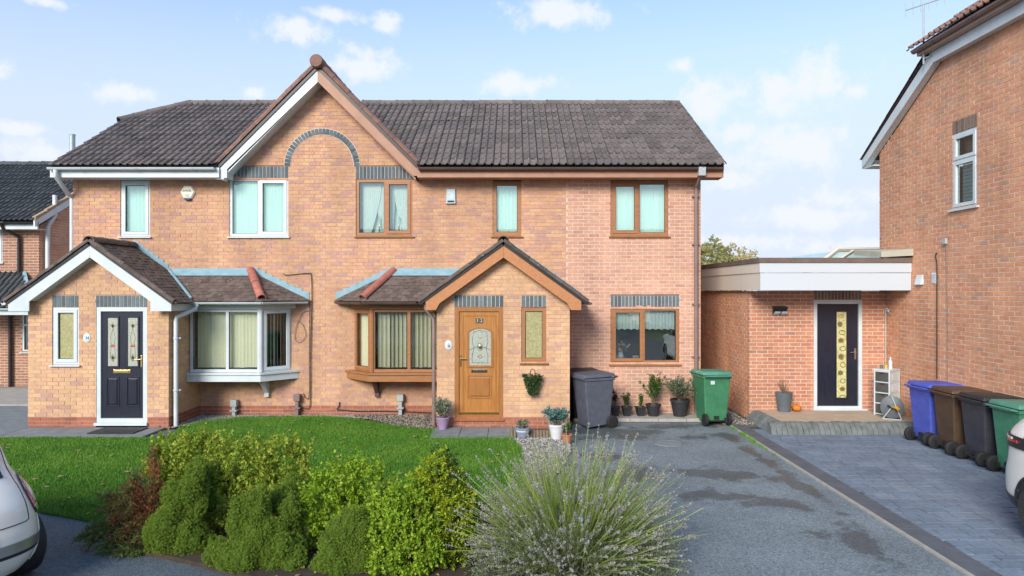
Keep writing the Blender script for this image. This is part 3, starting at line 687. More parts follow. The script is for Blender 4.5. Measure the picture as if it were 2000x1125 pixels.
# slabs before the porches, each its own piece
def slabs(parent, x0, x1, y0, y1, nx, ny, z, m, name="paving_slab", gap=.008, th=.05):
    for i in range(nx):
        for j in range(ny):
            a, b = x0+(x1-x0)*i/nx, x0+(x1-x0)*(i+1)/nx; c, d = y0+(y1-y0)*j/ny, y0+(y1-y0)*(j+1)/ny; h = rnd.uniform(-.003, .003)
            MB().box(a+gap/2, b-gap/2, c+gap/2, d-gap/2, z-th+h, z+h).build(name, m, parent, bevel=.004)
p1 = sheet("garden_path", [(-14.5,12.1),(-6.58,12.1),(-6.58,12.98),(-14.5,12.98)], .012, M['jointsand'], th=.02)
slabs(p1, -14.4, -6.6, 12.12, 12.96, 9, 1, .04, M['slab'])
p2 = sheet("porch_path", [(-1.5,12.02),(0.05,12.02),(0.05,12.97),(-1.5,12.97)], .012, M['jointsand'], th=.02)
slabs(p2, -1.49, .05, 12.03, 12.96, 3, 1, .045, M['slab'])
p3 = sheet("wall_path", [(1.15,13.62),(4.05,13.62),(4.05,14.26),(1.15,14.26)], .012, M['jointsand'], th=.02)
slabs(p3, 1.2, 4.02, 13.63, 14.25, 5, 1, .075, M['concrete'], th=.08)
p4 = sheet("side_path", [(3.95,13.3),(4.76,13.3),(4.76,19),(3.95,19)], .008, M['earth'], th=.02)
stones("passage_gravel", [(4.1,13.3),(4.72,13.3),(4.72,16.5),(4.1,16.5)], 1600, .014, .01, .02, M['pebble'], nrg, "thin gravel in the passage beside the green bin", "gravel")
# neighbour's pale drive beyond the left porch
sheet("concrete_drive", [(-14.5,13.1),(-9.35,13.1),(-9.35,30),(-14.5,30)], .0, M['slab'], th=.05)
sheet("shared_path", [(-14.5,15.6),(-9.35,15.6),(-9.35,18.3),(-14.5,18.3)], .03, M['concrete'], th=.05)

# block paving on the right
field = sheet("block_paving", [(4.2,-45),(7.58,-45),(7.58,13.9),(4.2,13.9)], -.012, M['jointsand'], th=.05)
pool = Pieces("paver", field)
y = 5.2; row = 0
while y < 12.9:
    w = (.20, .20, .14)[row % 3]; x = 4.52 - rnd.uniform(0, .3)
    while x < 7.55:
        l = rnd.choice((.20, .27, .30, .30)); a, b = max(x, 4.52), min(x+l, 7.56)
        if b-a > .05:
            h = rnd.uniform(-.002, .003); c = Vector(((a+b)/2, y+w/2, -.036+h)); pool.add(Matrix.Translation(c) @ Matrix.Diagonal((b-a-.016, w-.016, .08, 1)), M['paver'], 'cube')
        x += l
    y += w; row += 1
pool.flush()
y = 5.2
while y < 13.5:
    MB().box(4.245, 4.515, y+.004, y+.29, -.05, .008+rnd.uniform(-.002,.002)).build("edging_block", M['paverdark'], field); y += .294
y = 4.9
while y < 13.5:
    MB().box(4.2, 4.242, y+.004, y+.91, -.05, .022).build("edging_kerb", M['concrete'], field); y += .914
# drain cover in the drive
mh = thing("manhole_cover", "pale round manhole cover set into the damp driveway", "manhole cover", tuple(G(1306, 866)))
MB().lathe((0,0,0), [(.0,.007),(.215,.007),(.22,.0)], 28).build("cover_plate", M['slab'], mh); b = MB(); b.lathe((0,0,0), [(.225,.0),(.225,.009),(.24,.009),(.245,0)], 28); b.build("cover_frame", M['slab'], mh)
# weeds in the joint between drive and paving
def tufts(name, pts, m, n, h, label):
    V = []; 
    for (x, y_) in pts:
        for k in range(n):
            a = rnd.uniform(0, 6.28); l = rnd.uniform(.3, 1)*h; w = .004; q = rnd.uniform(0, 6.28); r0 = rnd.uniform(0, .04)
            bx, by = x+r0*math.cos(q), y_+r0*math.sin(q)
            V += [(bx-w, by, 0), (bx+w, by, 0), (bx+math.cos(a)*l*.7, by+math.sin(a)*l*.7, l)]
    return tag(link(name, np_mesh(name, V, np.arange(len(V)).reshape(-1,3), m), None, "stuff"), label, "weeds")
tufts("weeds", [(4.2+rnd.uniform(-.05,.01), rnd.choice([rnd.uniform(10.8,13.2), rnd.uniform(11.8, 12.6)])) for _ in range(34)], M['blade'], 16, .07, "small green weeds along the edge of the grey paving")

# raised patio before the extension
EX0, EX1, EY = 4.80, 7.60, 13.90
pat = sheet("raised_patio", [(4.98,12.72),(7.58,12.72),(7.58,13.88),(4.98,13.88)], .17, M['jointsand'], th=.17)
for i in range(5):
    for j in range(2):
        a = 4.99+i*.52; c = 12.73+j*.575; MB().box(a+.004, min(a+.516, 7.58), c+.004, c+.571, .172, .2+rnd.uniform(-.002,.002)).build("patio_slab", M['beige'], pat)
x = 4.72; 
while x < 7.45:
    w = .098; b = MB(); h = .2+rnd.uniform(-.006,.004); yo = rnd.uniform(-.006,.006)
    b.prism([(12.46+yo, 0), (12.5+yo, .09), (12.60, h-.015), (12.66, h), (12.722, h), (12.722, 0)], 'x', x+.004, x+w-.003); b.build("kerb_block", M['kerbgrey'], pat, bevel=.006); x += w
yy = 12.52
while yy < 13.8:
    w = .098; b = MB(); h = .2+rnd.uniform(-.006,.004)
    b.prism([(4.72, 0), (4.76, .09), (4.86, h-.015), (4.92, h), (4.982, h), (4.982, 0)], 'y', yy+.004, yy+w-.003); b.build("kerb_block", M['kerbgrey'], pat, bevel=.006); yy += w
# ------------------------------------------------------------------ the pair of houses
X1, Y1 = Vector((1,0,0)), Vector((0,1,0)); FRONT = Vector((0,-1,0)); PLUSX = Vector((1,0,0)); MINX = Vector((-1,0,0))
h34 = thing("brick_house", "semi-detached brick house with white window frames, dark blue door and white bay window", "house", (-6.6, FY, 0), world=True, group="pair of semi-detached houses")
h32 = thing("brick_house", "semi-detached brick house with brown window frames, oak door and pinker end bay", "house", (0, FY, 0), world=True, group="pair of semi-detached houses")
b34 = Pieces("brick", h34); b32 = Pieces("brick", h32); t34 = Pieces("roof_tile", h34); t32 = Pieces("roof_tile", h32)
q34 = Pieces("porch_tile", h34); q32 = Pieces("porch_tile", h32)
PL = (.2, 'plinth')
GA = 7.06             # top of the brickwork in the shared gable
def sp34(z): return (-9.23, -4.0) if z < 4.95 else (-4-(GA-z), -4.0)
def sp32(z): return (-4.0, 1.1) if z < 4.95 else (-4.0, -4+(GA-z))
w34s = (-8.24,-7.62,3.77,4.94); w34d = (-5.955,-4.72,3.77,4.985); l34 = (-5.955,-4.72,4.99,5.235)
w32d = (-3.305,-2.114,3.78,4.97); l32 = (-3.305,-2.10,4.975,5.235); w32s = (-.44,.165,3.78,4.93)
wxd = (2.03,3.245,3.78,4.94); wxg = (2.03,3.476,1.10,2.285); lxg = (2.03,3.476,2.29,2.53)
def wall_mortar(house, m='mortar'):
    b = MB(); return b
m34 = MB(); m32 = MB(); mx = MB()
brick_wall(b34, m34, (0,FY,0), X1, FRONT, sp34, 0, 7.0, [w34s, w34d, l34, (-6.5,-4.8,.9,2.35), (-9.2,-6.62,0,2.4)], 'brick34', PL)
brick_wall(b32, m32, (0,FY,0), X1, FRONT, sp32, 0, 7.0, [w32d, l32, w32s, (-3.2,-1.5,.9,2.35), (-1.42,1.03,0,2.4)], 'brick34', PL)
brick_wall(b32, mx, (0,FY,0), X1, FRONT, lambda z: (1.1, 3.92), 0, 4.95, [wxd, wxg, lxg], 'brickext')
gsp = lambda z: (FY, 20.9) if z < 5.3 else (FY+(z-5.3)*1.55, 20.9-(z-5.3)*1.55)
brick_wall(b32, mx, (3.92,0,0), Y1, PLUSX, gsp, 0, 7.3, [], 'brickext', seen=False)
brick_wall(b34, m34, (-9.23,0,0), Y1, MINX, gsp, 0, 6.6, [], 'brick34', seen=False)
# porches
P34, P32 = -7.95, -.19
def porch_span(c, l, r):
    def f(z):
        if z < 2.42: return (l, r)
        h = max(0, (3.36-z)/.72); return (max(l, c-h), min(r, c+h))
    return f
d34 = (-7.95,-6.985,.12,2.318); pl34 = (-7.96,-6.975,2.322,2.543); pw34 = (-8.79,-8.28,1.226,2.318); pv34 = (-8.785,-8.285,2.322,2.543)
d32 = (-1.122,-.195,.19,2.318); pl32 = (-1.13,-.19,2.322,2.543); pw32 = (.146,.624,1.27,2.318); pv32 = (.15,.62,2.322,2.543)
brick_wall(b34, m34, (0,PY,0), X1, FRONT, porch_span(P34,-9.25,-6.57), 0, 3.34, [d34,pl34,pw34,pv34,(-7.95,-6.985,0.0,.12)], 'brickporch', PL)
brick_wall(b32, m32, (0,PY,0), X1, FRONT, porch_span(P32,-1.46,1.07), 0, 3.34, [d32,pl32,pw32,pv32], 'brickporch', PL)
for (pool, mb, x, n) in ((b34,m34,-6.57,PLUSX),(b34,m34,-9.25,MINX),(b32,m32,1.07,PLUSX),(b32,m32,-1.46,MINX)):
    brick_wall(pool, mb, (x,0,0), Y1, n, lambda z: (PY+.005, FY-.01), 0, 2.42, [], 'brickporch', PL)
m34.build("wall", M['mortar'], h34); m32.build("wall", M['mortar'], h32); mx.build("wall", M['mortarlight'], h32)
b34.flush(); b32.flush()
for (u0,u1,z0,z1), h, Y in ((l34,h34,FY),(l32,h32,FY),(lxg,h32,FY),(pl34,h34,PY),(pv34,h34,PY),(pl32,h32,PY),(pv32,h32,PY)):
    soldier(h, (0,Y,0), X1, FRONT, u0, u1, z0, z1)
# the arch of upright bricks in the gable, half on each house
AX, AZ, R0, R1 = -4.01, 5.24, .665, .79
NA = 30
me_arch = np_mesh("arch_brick", CUBE_V, [list(f) for f in BOXF], M['soldier'])
for i in range(NA):
    a = math.pi*(i+.5)/NA; c, s = math.cos(a), math.sin(a); rm = (R0+R1)/2; w = math.pi*rm/NA-.012
    p = Vector((AX+rm*c, FY-.003, AZ+rm*s)); X = Vector((c,0,s))*(R1-R0-.008); Z = Vector((-s,0,c))*w; Yv = Vector((0,.03,0))
    o = link("arch_brick", me_arch, h32 if c > 0 else h34); o.matrix_basis = Matrix(((X.x,Yv.x,Z.x,p.x),(X.y,Yv.y,Z.y,p.y),(X.z,Yv.z,Z.z,p.z),(0,0,0,1)))
for h, a0, a1 in ((h32, 0, math.pi/2), (h34, math.pi/2, math.pi)):
    b = MB(); n = 14
    for i in range(n):
        q = [(AX+r*math.cos(a), AZ+r*math.sin(a)) for a in (a0+(a1-a0)*i/n, a0+(a1-a0)*(i+1)/n) for r in (R0-.008, R1+.008)]
        b.hexa([(q[k][0], FY-y, q[k][1]) for y in (.008, -.02) for k in (0,1,3,2)])
    b.build("arch_mortar", M['mortarlight'], h)
# back and inner walls, floors
for h, x0, x1 in ((h34,-9.2,-4.02),(h32,-3.98,3.9)):
    b = MB(); b.box(x0,x1,20.85,20.9,0,5.2); b.build("back_wall", M['brickext'], h)
    b = MB(); b.box(x0,x1,14.38,20.84,2.58,2.72); b.box(x0,x1,14.38,20.84,-.04,.05); b.box(x0,x1,17.4,17.5,.05,5.0); b.build("floor", M['room'], h)
# main roof
EV, EZ = 13.84, 5.18; RY, RZ = 17.6, 7.42; sl = math.hypot(RY-EV, RZ-EZ); S_ = Vector((0,RY-EV,RZ-EZ))
hs = sl*(16.3-EV)/(RY-EV)
roof(t34, h34, (-9.4,EV,EZ), X1, S_, [(0,0),(3.33,0),(5.36,sl),(1.04,sl),(0,hs)], m='tile')
roof(t32, h32, (-4.0,EV,EZ), X1, S_, [(2.07,0),(8.26,0),(8.26,sl),(.05,sl)], m='tile')
cs = math.hypot(2.07,2.07)
roof(t32, h32, (-1.90,13.93,5.13), Y1, (-2.1,0,2.1), [(0,0),(.05,0),(3.5,2.97),(0,2.97)], seen=False)
roof(t34, h34, (-6.10,17.4,5.13), -Y1, (2.1,0,2.1), [(3.42,0),(3.47,0),(3.47,2.97),(0,2.97)], seen=False)
for h, x0, x1 in ((h34,-9.4,-4.0),(h32,-4.0,4.26)):
    xt = -8.36 if h is h34 else x0; b = MB(); b.hexa([(xt,RY,RZ-.05),(x1,RY,RZ-.05),(x1,21.3,5.13),(x0,21.3,5.13),(xt,RY,RZ),(x1,RY,RZ),(x1,21.3,5.18),(x0,21.3,5.18)]); b.build("rear_roof", M['tile'], h)
ridge_run(h34, (-8.36,RY,RZ+.0), (-4.0,RY,RZ+.0), .12, 'tile')
ridge_run(h32, (-3.9,RY,RZ+.0), (4.27,RY,RZ+.0), .12, 'tile')
ridge_run(h34, (-9.4,16.28,6.66), (-8.36,RY,RZ+.02), .11, 'tile', "hip_tile", step=.4)
b = MB(); b.hexa([(-9.42,16.3,6.58),(-9.42,18.9,6.58),(-8.36,17.7,7.36),(-8.36,17.5,7.36),(-9.42,16.3,6.64),(-9.42,18.9,6.64),(-8.36,17.7,7.42),(-8.36,17.5,7.42)]); b.build("half_hip", M['tile'], h34)
# a moss lined chimney vent behind the gable
MB().box(-2.95,-2.1,18.2,18.7,6.6,7.60).build("vent_stack", M['ridge'], h32)
# shared gable: verge tiles, cap, barge boards white one side, brown the other
def bargepoly(sgn, hi, lo, w):   # outline in (x, z); hi, lo = apex height, end height of the top edge
    k = lambda d, z: (-4.005+sgn*d, z)
    return [k(.003,hi), k(hi-lo,lo), k(hi-lo,lo-.25), k(hi-lo-.16,lo-.25), k(hi-lo-.16,lo-.10), k(.003,hi-w*1.41)]
for h, sgn, m, mv in ((h34,-1,M['white'],'ridge'),(h32,1,M['brownfascia'],'ridge')):
    pl = bargepoly(sgn, 7.235, 5.16, .24)
    if sgn > 0: pl = [( -4.005+.003,7.235),(-4.005+2.12,5.12),(-4.005+2.12,4.98),(-4.005+1.96,4.98),(-4.005+.003,7.235-.33)]
    o = MB().prism(pl, 'y', 13.955, 13.985).build("barge_board", m, h)
    d = Vector((sgn*1,0,-1)).normalized(); nrm = Vector((sgn*1,0,1)).normalized()
    a = Vector((-4.005+sgn*.0,0,7.235-.33)); bq = Vector((-4.005+sgn*2.0,0,7.235-.33-2.0)); b = MB()
    q = [a, bq, bq+Vector((0,0,.03)), a+Vector((0,0,.03))]
    b.hexa([(p.x, y, p.z) for y in (13.986, FY-.004) for p in q]); b.build("soffit", m, h)
    top = Vector((-4.005,13.99,7.235+.05)); end = top + Vector((sgn*2.17,0,-2.17))
    ridge_run(h, end, top, .078, 'ridge', "verge_tile", step=.43, up=nrm, arc=R(215))
MB().lathe((-4.005,13.86,7.30), [(0,-.03),(.12,-.03),(.135,-.01),(.135,.30),(.1,.30)], 22, 'y').build("ridge_cap", M['ridge'], h34, True)
ridge_run(h32, (-4.0,14.1,7.30), (-4.0,17.5,7.36), .125, 'ridge')
# eaves
for h, x0, x1, m in ((h34,-9.42,-6.0,M['white']),(h32,-1.96,4.25,M['brownfascia'])):
    MB().box(x0,x1,13.9,13.925,4.94,5.14).build("fascia", m, h); MB().box(x0,x1,13.926,FY-.004,4.945,4.96).build("soffit", m, h)
    if h is h34: 
        b = MB(); b.prism([(13.9,4.94),(14.3,4.94),(15.9,6.0),(16.4,6.62),(16.4,6.5),(13.9,5.14)], 'x', -9.44, -9.421); b.build("verge_board", m, h)
        MB().box(-6.0,-5.86,13.95,14.28,4.94,5.14).build("box_end", m, h)
    else:
        b = MB(); b.prism([(13.9,4.94),(14.28,4.94),(14.28,5.22),(17.6,7.2),(17.6,7.42),(13.86,5.2)], 'x', 4.251, 4.275); b.build("verge_board", M['brownfascia'], h)
        ridge_run(h, (4.27,13.86,5.20), (4.27,17.6,7.44), .055, 'tilebrown', "verge_tile", step=.33)
gutter(h34, [(-9.43,13.83,5.125),(-6.06,13.83,5.125)], M['white'])
gutter(h32, [(-1.93,13.83,5.125),(4.25,13.83,5.125)], M['gutterbrown'])
downpipe(h34, [(-9.28,13.83,5.08),(-9.28,13.83,4.96),(-9.28,14.2,4.66),(-9.29,14.36,4.58),(-9.29,14.36,0)], M['white'], .045)
downpipe(h32, [(3.80,13.83,5.09),(3.80,13.85,4.97),(3.81,14.22,4.80),(3.81,14.24,4.74),(3.81,14.24,0.05)], M['pipebrown'], .042, (4.6,3.6,2.35,1.25))
MB().box(3.74,3.88,13.77,13.89,4.96,5.13).build("gutter_outlet", M['greybox'], h32)

TF = plane_T((0,FY,0), X1, FRONT); TP = plane_T((0,PY,0), X1, FRONT)
two = [(0,.5,False),(.5,1,True)]; two_l = [(0,.52,False),(.52,1,True)]; one = [(0,1,True)]
window(h34, TF, *w34s, one, M['white'], back=(M['curtain'],'net'))
window(h34, TF, *w34d, two, M['white'], back=(M['curtain'],'net'))
window(h32, TF, *w32s, [(0,1,False)], M['brown'], back=(M['curtain'],'net'), fw=.085)
wq = window(h32, TF, *wxd, [(0,.48,True),(.48,1,False)], M['brown'], back=(M['curtain'],'net'), fw=.07)
wd = window(h32, TF, *w32d, two_l, M['brown'], fw=.065)
wg = window(h32, TF, *wxg, [(0,.48,True),(.48,1,False)], M['brown'], glass='glassdark', fw=.07)
window(h34, TP, *pw34, one, M['white'], glass='frost', fw=.06)
window(h32, TP, *pw32, [(0,1,False)], M['brown'], glass='frost', fw=.075)
# inside the double window: a panel tinted like mirrored sky, tied back nets, two candlesticks
def drape(parent, x0, x1, xm0, xm1, ztop, zbot, Y, m):
    n, k = 26, 14; V = []; Fc = []
    for j in range(k+1):
        t = j/k; z = ztop+(zbot-ztop)*t; s = t**1.6
        for i in range(n+1):
            f = i/n; xa = x0+(xm0-x0)*s; xb = x1+(xm1-x1)*s; V.append((xa+(xb-xa)*f, Y+.015*math.sin(i*2.1)*(1-.5*s), z))
    for j in range(k):
        for i in range(n): a = j*(n+1)+i; Fc.append([a, a+1, a+n+2, a+n+1])
    return link("curtain", np_mesh("curtain", V, Fc, m, True), parent)
MB().box(-3.3,-2.12,14.55,14.56,3.8,4.97).build("blind", M['curtain'], wd)  # flat panel, its mint colour standing in for reflected sky
drape(wd, -3.2,-2.8,-3.19,-3.02,4.9,3.84,14.47,M['net']); drape(wd,-2.95,-2.73,-2.78,-2.72,4.9,3.84,14.48,M['net']); drape(wd,-2.62,-2.5,-2.62,-2.56,4.9,3.84,14.48,M['net']); drape(wd,-2.55,-2.2,-2.32,-2.19,4.9,3.84,14.47,M['net'])
def valance(parent, x0, x1, z1, z0, Y, m):
    n = 90; V = []; 
    for i in range(n+1):
        x = x0+(x1-x0)*i/n; y = Y+.01*math.sin(i*1.3); V += [(x,y,z1),(x,y,z0+.025*abs(math.sin(i*.35)))]
    link("valance", np_mesh("valance", V, [[2*i,2*i+1,2*i+3,2*i+2] for i in range(n)], m, True), parent)
valance(wq, 2.1,3.18,4.88,4.6,14.42,M['net']); valance(wg, 2.1,3.4,2.22,1.80,14.45,M['net'])
for x in (-2.83,-2.42):
    c = thing("candlestick", "slim white candlestick standing inside the brown upstairs window beside the gable, %s" % ("at the middle bar" if x < -2.6 else "behind the opening sash"), "candlestick", (x,14.41,3.80), group="candlesticks in the upstairs window")
    MB().lathe((0,0,0), [(.045,0),(.05,.02),(.02,.05),(.014,.16),(.022,.18),(.014,.2),(.014,.24)], 12).build("holder", M['brass'], c, True); MB().lathe((0,0,.2), [(.013,0),(.013,.2),(0,.205)], 10).build("candle", M['white'], c, True)
# doors
def lines(T, segs, w, d0, d1):
    b = MB()
    for seg in segs:
        for (p, q) in zip(seg[:-1], seg[1:]):
            dx, dz = q[0]-p[0], q[1]-p[1]; l = math.hypot(dx, dz) or 1; nx, nz = -dz/l*w/2, dx/l*w/2
            b.hexa([T(*v) for v in ((p[0]-nx,d0,p[1]-nz),(q[0]-nx,d0,q[1]-nz),(q[0]-nx,d1,q[1]-nz),(p[0]-nx,d1,p[1]-nz),(p[0]+nx,d0,p[1]+nz),(q[0]+nx,d0,q[1]+nz),(q[0]+nx,d1,q[1]+nz),(p[0]+nx,d1,p[1]+nz))])
    return b
def oval(cx, cz, rx, rz, n=16): return [(cx+rx*math.cos(2*math.pi*i/n), cz+rz*math.sin(2*math.pi*i/n)) for i in range(n+1)]
def handle(parent, T, u, z, side, m, d=.0):
    b = MB(T); b.box(u-.016,u+.016,d-.012,d,z-.11,z+.11); b.box(u-.009,u+.009,d-.05,d-.012,z+.03,z+.048); x0, x1 = sorted((u, u+side*.11)); b.box(x0,x1,d-.055,d-.04,z+.03,z+.046)
    return b.build("door_handle", m, parent, bevel=.003)
def raised(parent, T, u0, u1, z0, z1, d, m):
    b = MB(T); b.frame(u0,u1,z0,z1,.018,d-.01,d)
    b.hexa([(u0+.03,d,z0+.03),(u1-.03,d,z0+.03),(u1-.03,d,z1-.03),(u0+.03,d,z1-.03),(u0+.055,d-.014,z0+.055),(u1-.055,d-.014,z0+.055),(u1-.055,d-.014,z1-.055),(u0+.055,d-.014,z1-.055)])
    return b.build("raised_panel", m, parent)
def letterplate(parent, T, u0, u1, z0, z1, d, m):
    b = MB(T); b.box(u0,u1,d-.01,d,z0,z1); b.box(u0+.03,u1-.03,d-.018,d-.01,z0+.012,z1-.012); return b.build("letter_plate", m, parent, bevel=.003)
# number 34
u0,u1,z0,z1 = d34; D = .05
MB(TP).frame(u0,u1,z0,z1,.078,.01,.08).build("door_frame", M['white'], h34)
s = MB(TP); s.box(u0-.02,u1+.02,-.05,.08,z0-.05,z0-.002); s.build("door_sill", M['white'], h34)
L0, L1, B0, B1 = u0+.085, u1-.085, z0+.085, z1-.085
dr = MB(TP).box(L0,L1,D-.01,D+.035,B0,B1).build("door", M['navy'], h34); D -= .01
for a, c in ((.116,.31),(.50,.69)):
    a += L0; c += L0; zb, zt = B1-1.04, B1-.116
    f = MB(TP); f.frame(a-.028,c+.028,zb-.028,zt+.028,.03,D-.014,D); f.build("glazing_bead", M['navy'], dr)
    MB(TP).box(a,c,D-.006,D-.002,zb,zt).build("glazing", M['frostgrey'], dr)
    m_ = (a+c)/2; h_ = zt-zb
    lines(TP, [[(a,zt-.12*h_),(m_-.04,zt-.16*h_),(m_,zt-.22*h_),(m_+.04,zt-.16*h_),(c,zt-.12*h_)],[(m_-.05,zt-.16*h_),(m_,zt-.11*h_),(m_+.05,zt-.16*h_)],[(m_,zt-.22*h_),(m_-.045,zt-.4*h_),(m_-.03,zt-.55*h_),(m_-.05,zb+.2*h_),(m_,zb+.1*h_)],[(m_,zt-.22*h_),(m_+.045,zt-.4*h_),(m_+.03,zt-.55*h_),(m_+.05,zb+.2*h_),(m_,zb+.1*h_)],[(m_,zb+.25*h_),(m_+.05,zb+.17*h_),(m_,zb+.1*h_),(m_-.05,zb+.17*h_),(m_,zb+.25*h_)],[(m_-.06,zb+.4*h_),(m_,zb+.43*h_),(m_+.06,zb+.4*h_)]], .007, D-.010, D-.005).build("glazing_lead", M['brass'], dr)
    b = MB(TP); b.v = []; 
    b.prism([(m_-.03,zt-.165*h_),(m_,zt-.215*h_),(m_+.03,zt-.165*h_),(m_,zt-.125*h_)], 'x', 0, 1) if False else None
    for zc in (zt-.17*h_, zb+.175*h_):
        k = MB(TP); k.hexa([(m_-.028,D-.009,zc),(m_,D-.009,zc-.04),(m_+.028,D-.009,zc),(m_,D-.009,zc+.04),(m_-.028,D-.006,zc),(m_,D-.006,zc-.04),(m_+.028,D-.006,zc),(m_,D-.006,zc+.04)]); k.build("glazing_diamond", M['navy'], dr)
    k = MB(TP); k.hexa([(m_-.05,D-.009,zb+.42*h_),(m_+.0,D-.009,zb+.39*h_),(m_+.05,D-.009,zb+.42*h_),(m_,D-.009,zb+.45*h_),(m_-.05,D-.006,zb+.42*h_),(m_,D-.006,zb+.39*h_),(m_+.05,D-.006,zb+.42*h_),(m_,D-.006,zb+.45*h_)]); k.build("glazing_jewel", mat('red glass', (.5,.05,.06), None, .2), dr)
    raised(dr, TP, a-.03, c+.03, B1-1.81, B1-1.24, D, M['navy'])
letterplate(dr, TP, L0+.22, L0+.55, B1-1.175, B1-1.11, D, M['brass']); handle(dr, TP, L1-.035, B1-.95, -1, M['brass'], D)
MB(TP).box(L0,L1,D-.02,D+.03,z0+.05,z0+.075).build("weather_bar", M['brass'], dr)
# number 32
u0,u1,z0,z1 = d32; D = .045
MB(TP).frame(u0,u1,z0,z1,.08,.005,.08).build("door_frame", M['oakdark'], h32)
MB(TP).box(u0-.01,u1+.01,-.04,.08,z0-.03,z0-.002).build("door_sill", M['oakdark'], h32)
dr = MB(TP).box(u0+.085,u1-.085,D-.012,D+.035,z0+.085,z1-.085).build("door", M['oak'], h32); D -= .012
MB(TP).frame(u0+.155,u1-.135,z0+.10,z1-.155,.016,D-.008,D).build("door_moulding", M['oakdark'], dr)
ga, gc, gb, gt = u0+.273, u0+.69, z1-1.11, z1-.47; gm = (ga+gc)/2; gw = (gc-ga)/2
def archpts(w, zb, zt, rise, n=10): return [(gm-w, zb), (gm+w, zb)] + [(gm+w*math.cos(math.pi*(.5-t)+0) if False else gm+w*(1-2*i/n), zt+rise*(1-(1-2*i/n)**2)) for i, t in [(i, i/n) for i in range(n+1)]]
op = archpts(gw+.038, gb-.038, gt+.01, .075); ip = archpts(gw, gb, gt, .065)
b = MB(TP); n = len(op); 
b.add([(p[0],d,p[1]) for d in (D-.016, D+.001) for p in op] + [(p[0],d,p[1]) for d in (D-.016, D+.001) for p in ip],
      [(i,(i+1) % n,2*n+(i+1) % n,2*n+i) for i in range(n)] + [(i,n+i,n+(i+1) % n,(i+1) % n) for i in range(n)] + [(2*n+i,2*n+(i+1) % n,3*n+(i+1) % n,3*n+i) for i in range(n)])
b.build("glazing_bead", M['oakdark'], dr)
b = MB(TP); b.add([(p[0],D-.004,p[1]) for p in ip], [tuple(range(n))]); b.build("glazing", M['frostgrey'], dr)
lines(TP, [[(gm-gw*.72,gb+.05),(gm+gw*.72,gb+.05),(gm+gw*.72,gb+.2),(gm+gw*.55,gb+.32),(gm+gw*.72,gb+.45),(gm+gw*.6,gt+.0),(gm,gt+.03),(gm-gw*.6,gt),(gm-gw*.72,gb+.45),(gm-gw*.55,gb+.32),(gm-gw*.72,gb+.2),(gm-gw*.72,gb+.05)], oval(gm,gb+.355,.05,.075), [(gm-.04,gb+.17),(gm,gb+.21),(gm+.04,gb+.17),(gm,gb+.13),(gm-.04,gb+.17)], [(gm-.04,gt-.09),(gm,gt-.13),(gm+.04,gt-.09)], [(gm-gw,gb+.3),(gm-.05,gb+.355)], [(gm+gw,gb+.3),(gm+.05,gb+.355)]], .008, D-.009, D-.003).build("glazing_lead", M['chrome'], dr)
MB(TP).ball((gm,D-.03,gb+.36), .03, .012, .045).build("door_knocker", M['brass'], dr, True)
letterplate(dr, TP, u0+.317, u0+.62, z1-1.25, z1-1.185, D, M['chrome']); raised(dr, TP, u0+.244, u0+.706, z1-1.74, z1-1.30, D, M['oakdark'])
handle(dr, TP, u0+.115, z1-1.02, 1, M['brass'], D); MB(TP).box(u0+.085,u1-.085,D-.02,D,z0+.10,z0+.125).build("weather_bar", M['brass'], dr)
for k, ch in enumerate("32"):
    um = u0+.43+k*.075; t_ = MB(TP).box(um-.034,um+.034,D-.012,D-.001,z1-.30,z1-.21).build("number_tile", M['ink'], dr)
    MB(TP).frame(um-.035,um+.035,z1-.302,z1-.208,.006,D-.014,D).build("number_rim", M['brass'], dr)
    text(ch, .088, face_front((um, PY+D-.013, z1-.255)), M['white'], dr, "door_number")

# porch roofs
def porch(h, c, q, leftcut, rightcut, m, side):
    l, r = c-1.58, c+1.58; zz = 2.42; S1 = Vector((-1.58,0,1.13)); S2 = Vector((1.58,0,1.13)); sl_ = 1.943
    pr = [(0,0),(.8,0),(1.5,1.04),(1.5,sl_),(0,sl_)] if rightcut else [(0,0),(1.5,0),(1.5,sl_),(0,sl_)]
    pl = [(.7,0),(1.5,0),(1.5,sl_),(0,sl_),(0,1.04)] if leftcut else [(0,0),(1.5,0),(1.5,sl_),(0,sl_)]
    roof(q, h, (r,12.78,zz), Y1, S1, pr, 'plain', 'tilebrown'); roof(q, h, (l,14.28,zz), -Y1, S2, pl, 'plain', 'tilebrown')
    ridge_run(h, (c,12.76,3.555), (c,14.27,3.555), .105, 'tilebrown', step=.4)
    for s in (-1, 1):
        k = lambda d, z: (c+s*d, z)
        ends = [k(.002,3.53),k(1.53,2.425),k(1.53,2.25),k(1.14,2.25),k(1.14,2.43),k(.002,3.26)] if side == 'white' else [k(.002,3.53),k(1.46,2.475),k(1.46,2.27),k(1.27,2.27),k(1.20,2.395),k(.002,3.255)]
        MB().prism(ends, 'y', 12.80, 12.83).build("barge_board", m, h)
        b = MB(); b.hexa([(c+s*d, y, z) for y in (12.832, PY-.006) for d, z in ((0,3.26),(1.12,2.44),(1.12,2.47),(0,3.29))]); b.build("soffit", m, h)
        if side == 'white': MB().box(*sorted((c+s*1.305, c+s*1.53)), 12.832, 14.27, 2.25, 2.38).build("box_end", m, h)
        ridge_run(h, (c+s*1.585,12.80,2.43), (c,12.80,3.57), .05, 'tilebrown', "verge_tile", step=.2, up=Vector((s*.58,0,.81)), arc=R(220))
        if side != 'white': MB().box(*sorted((c+s*1.30, c+s*1.44)), 12.832, 14.27, 2.28, 2.40).build("box_end", m, h)
porch(h34, P34, q34, False, True, M['white'], 'white'); porch(h32, P32, q32, True, False, M['brownbarge'], 'brown')
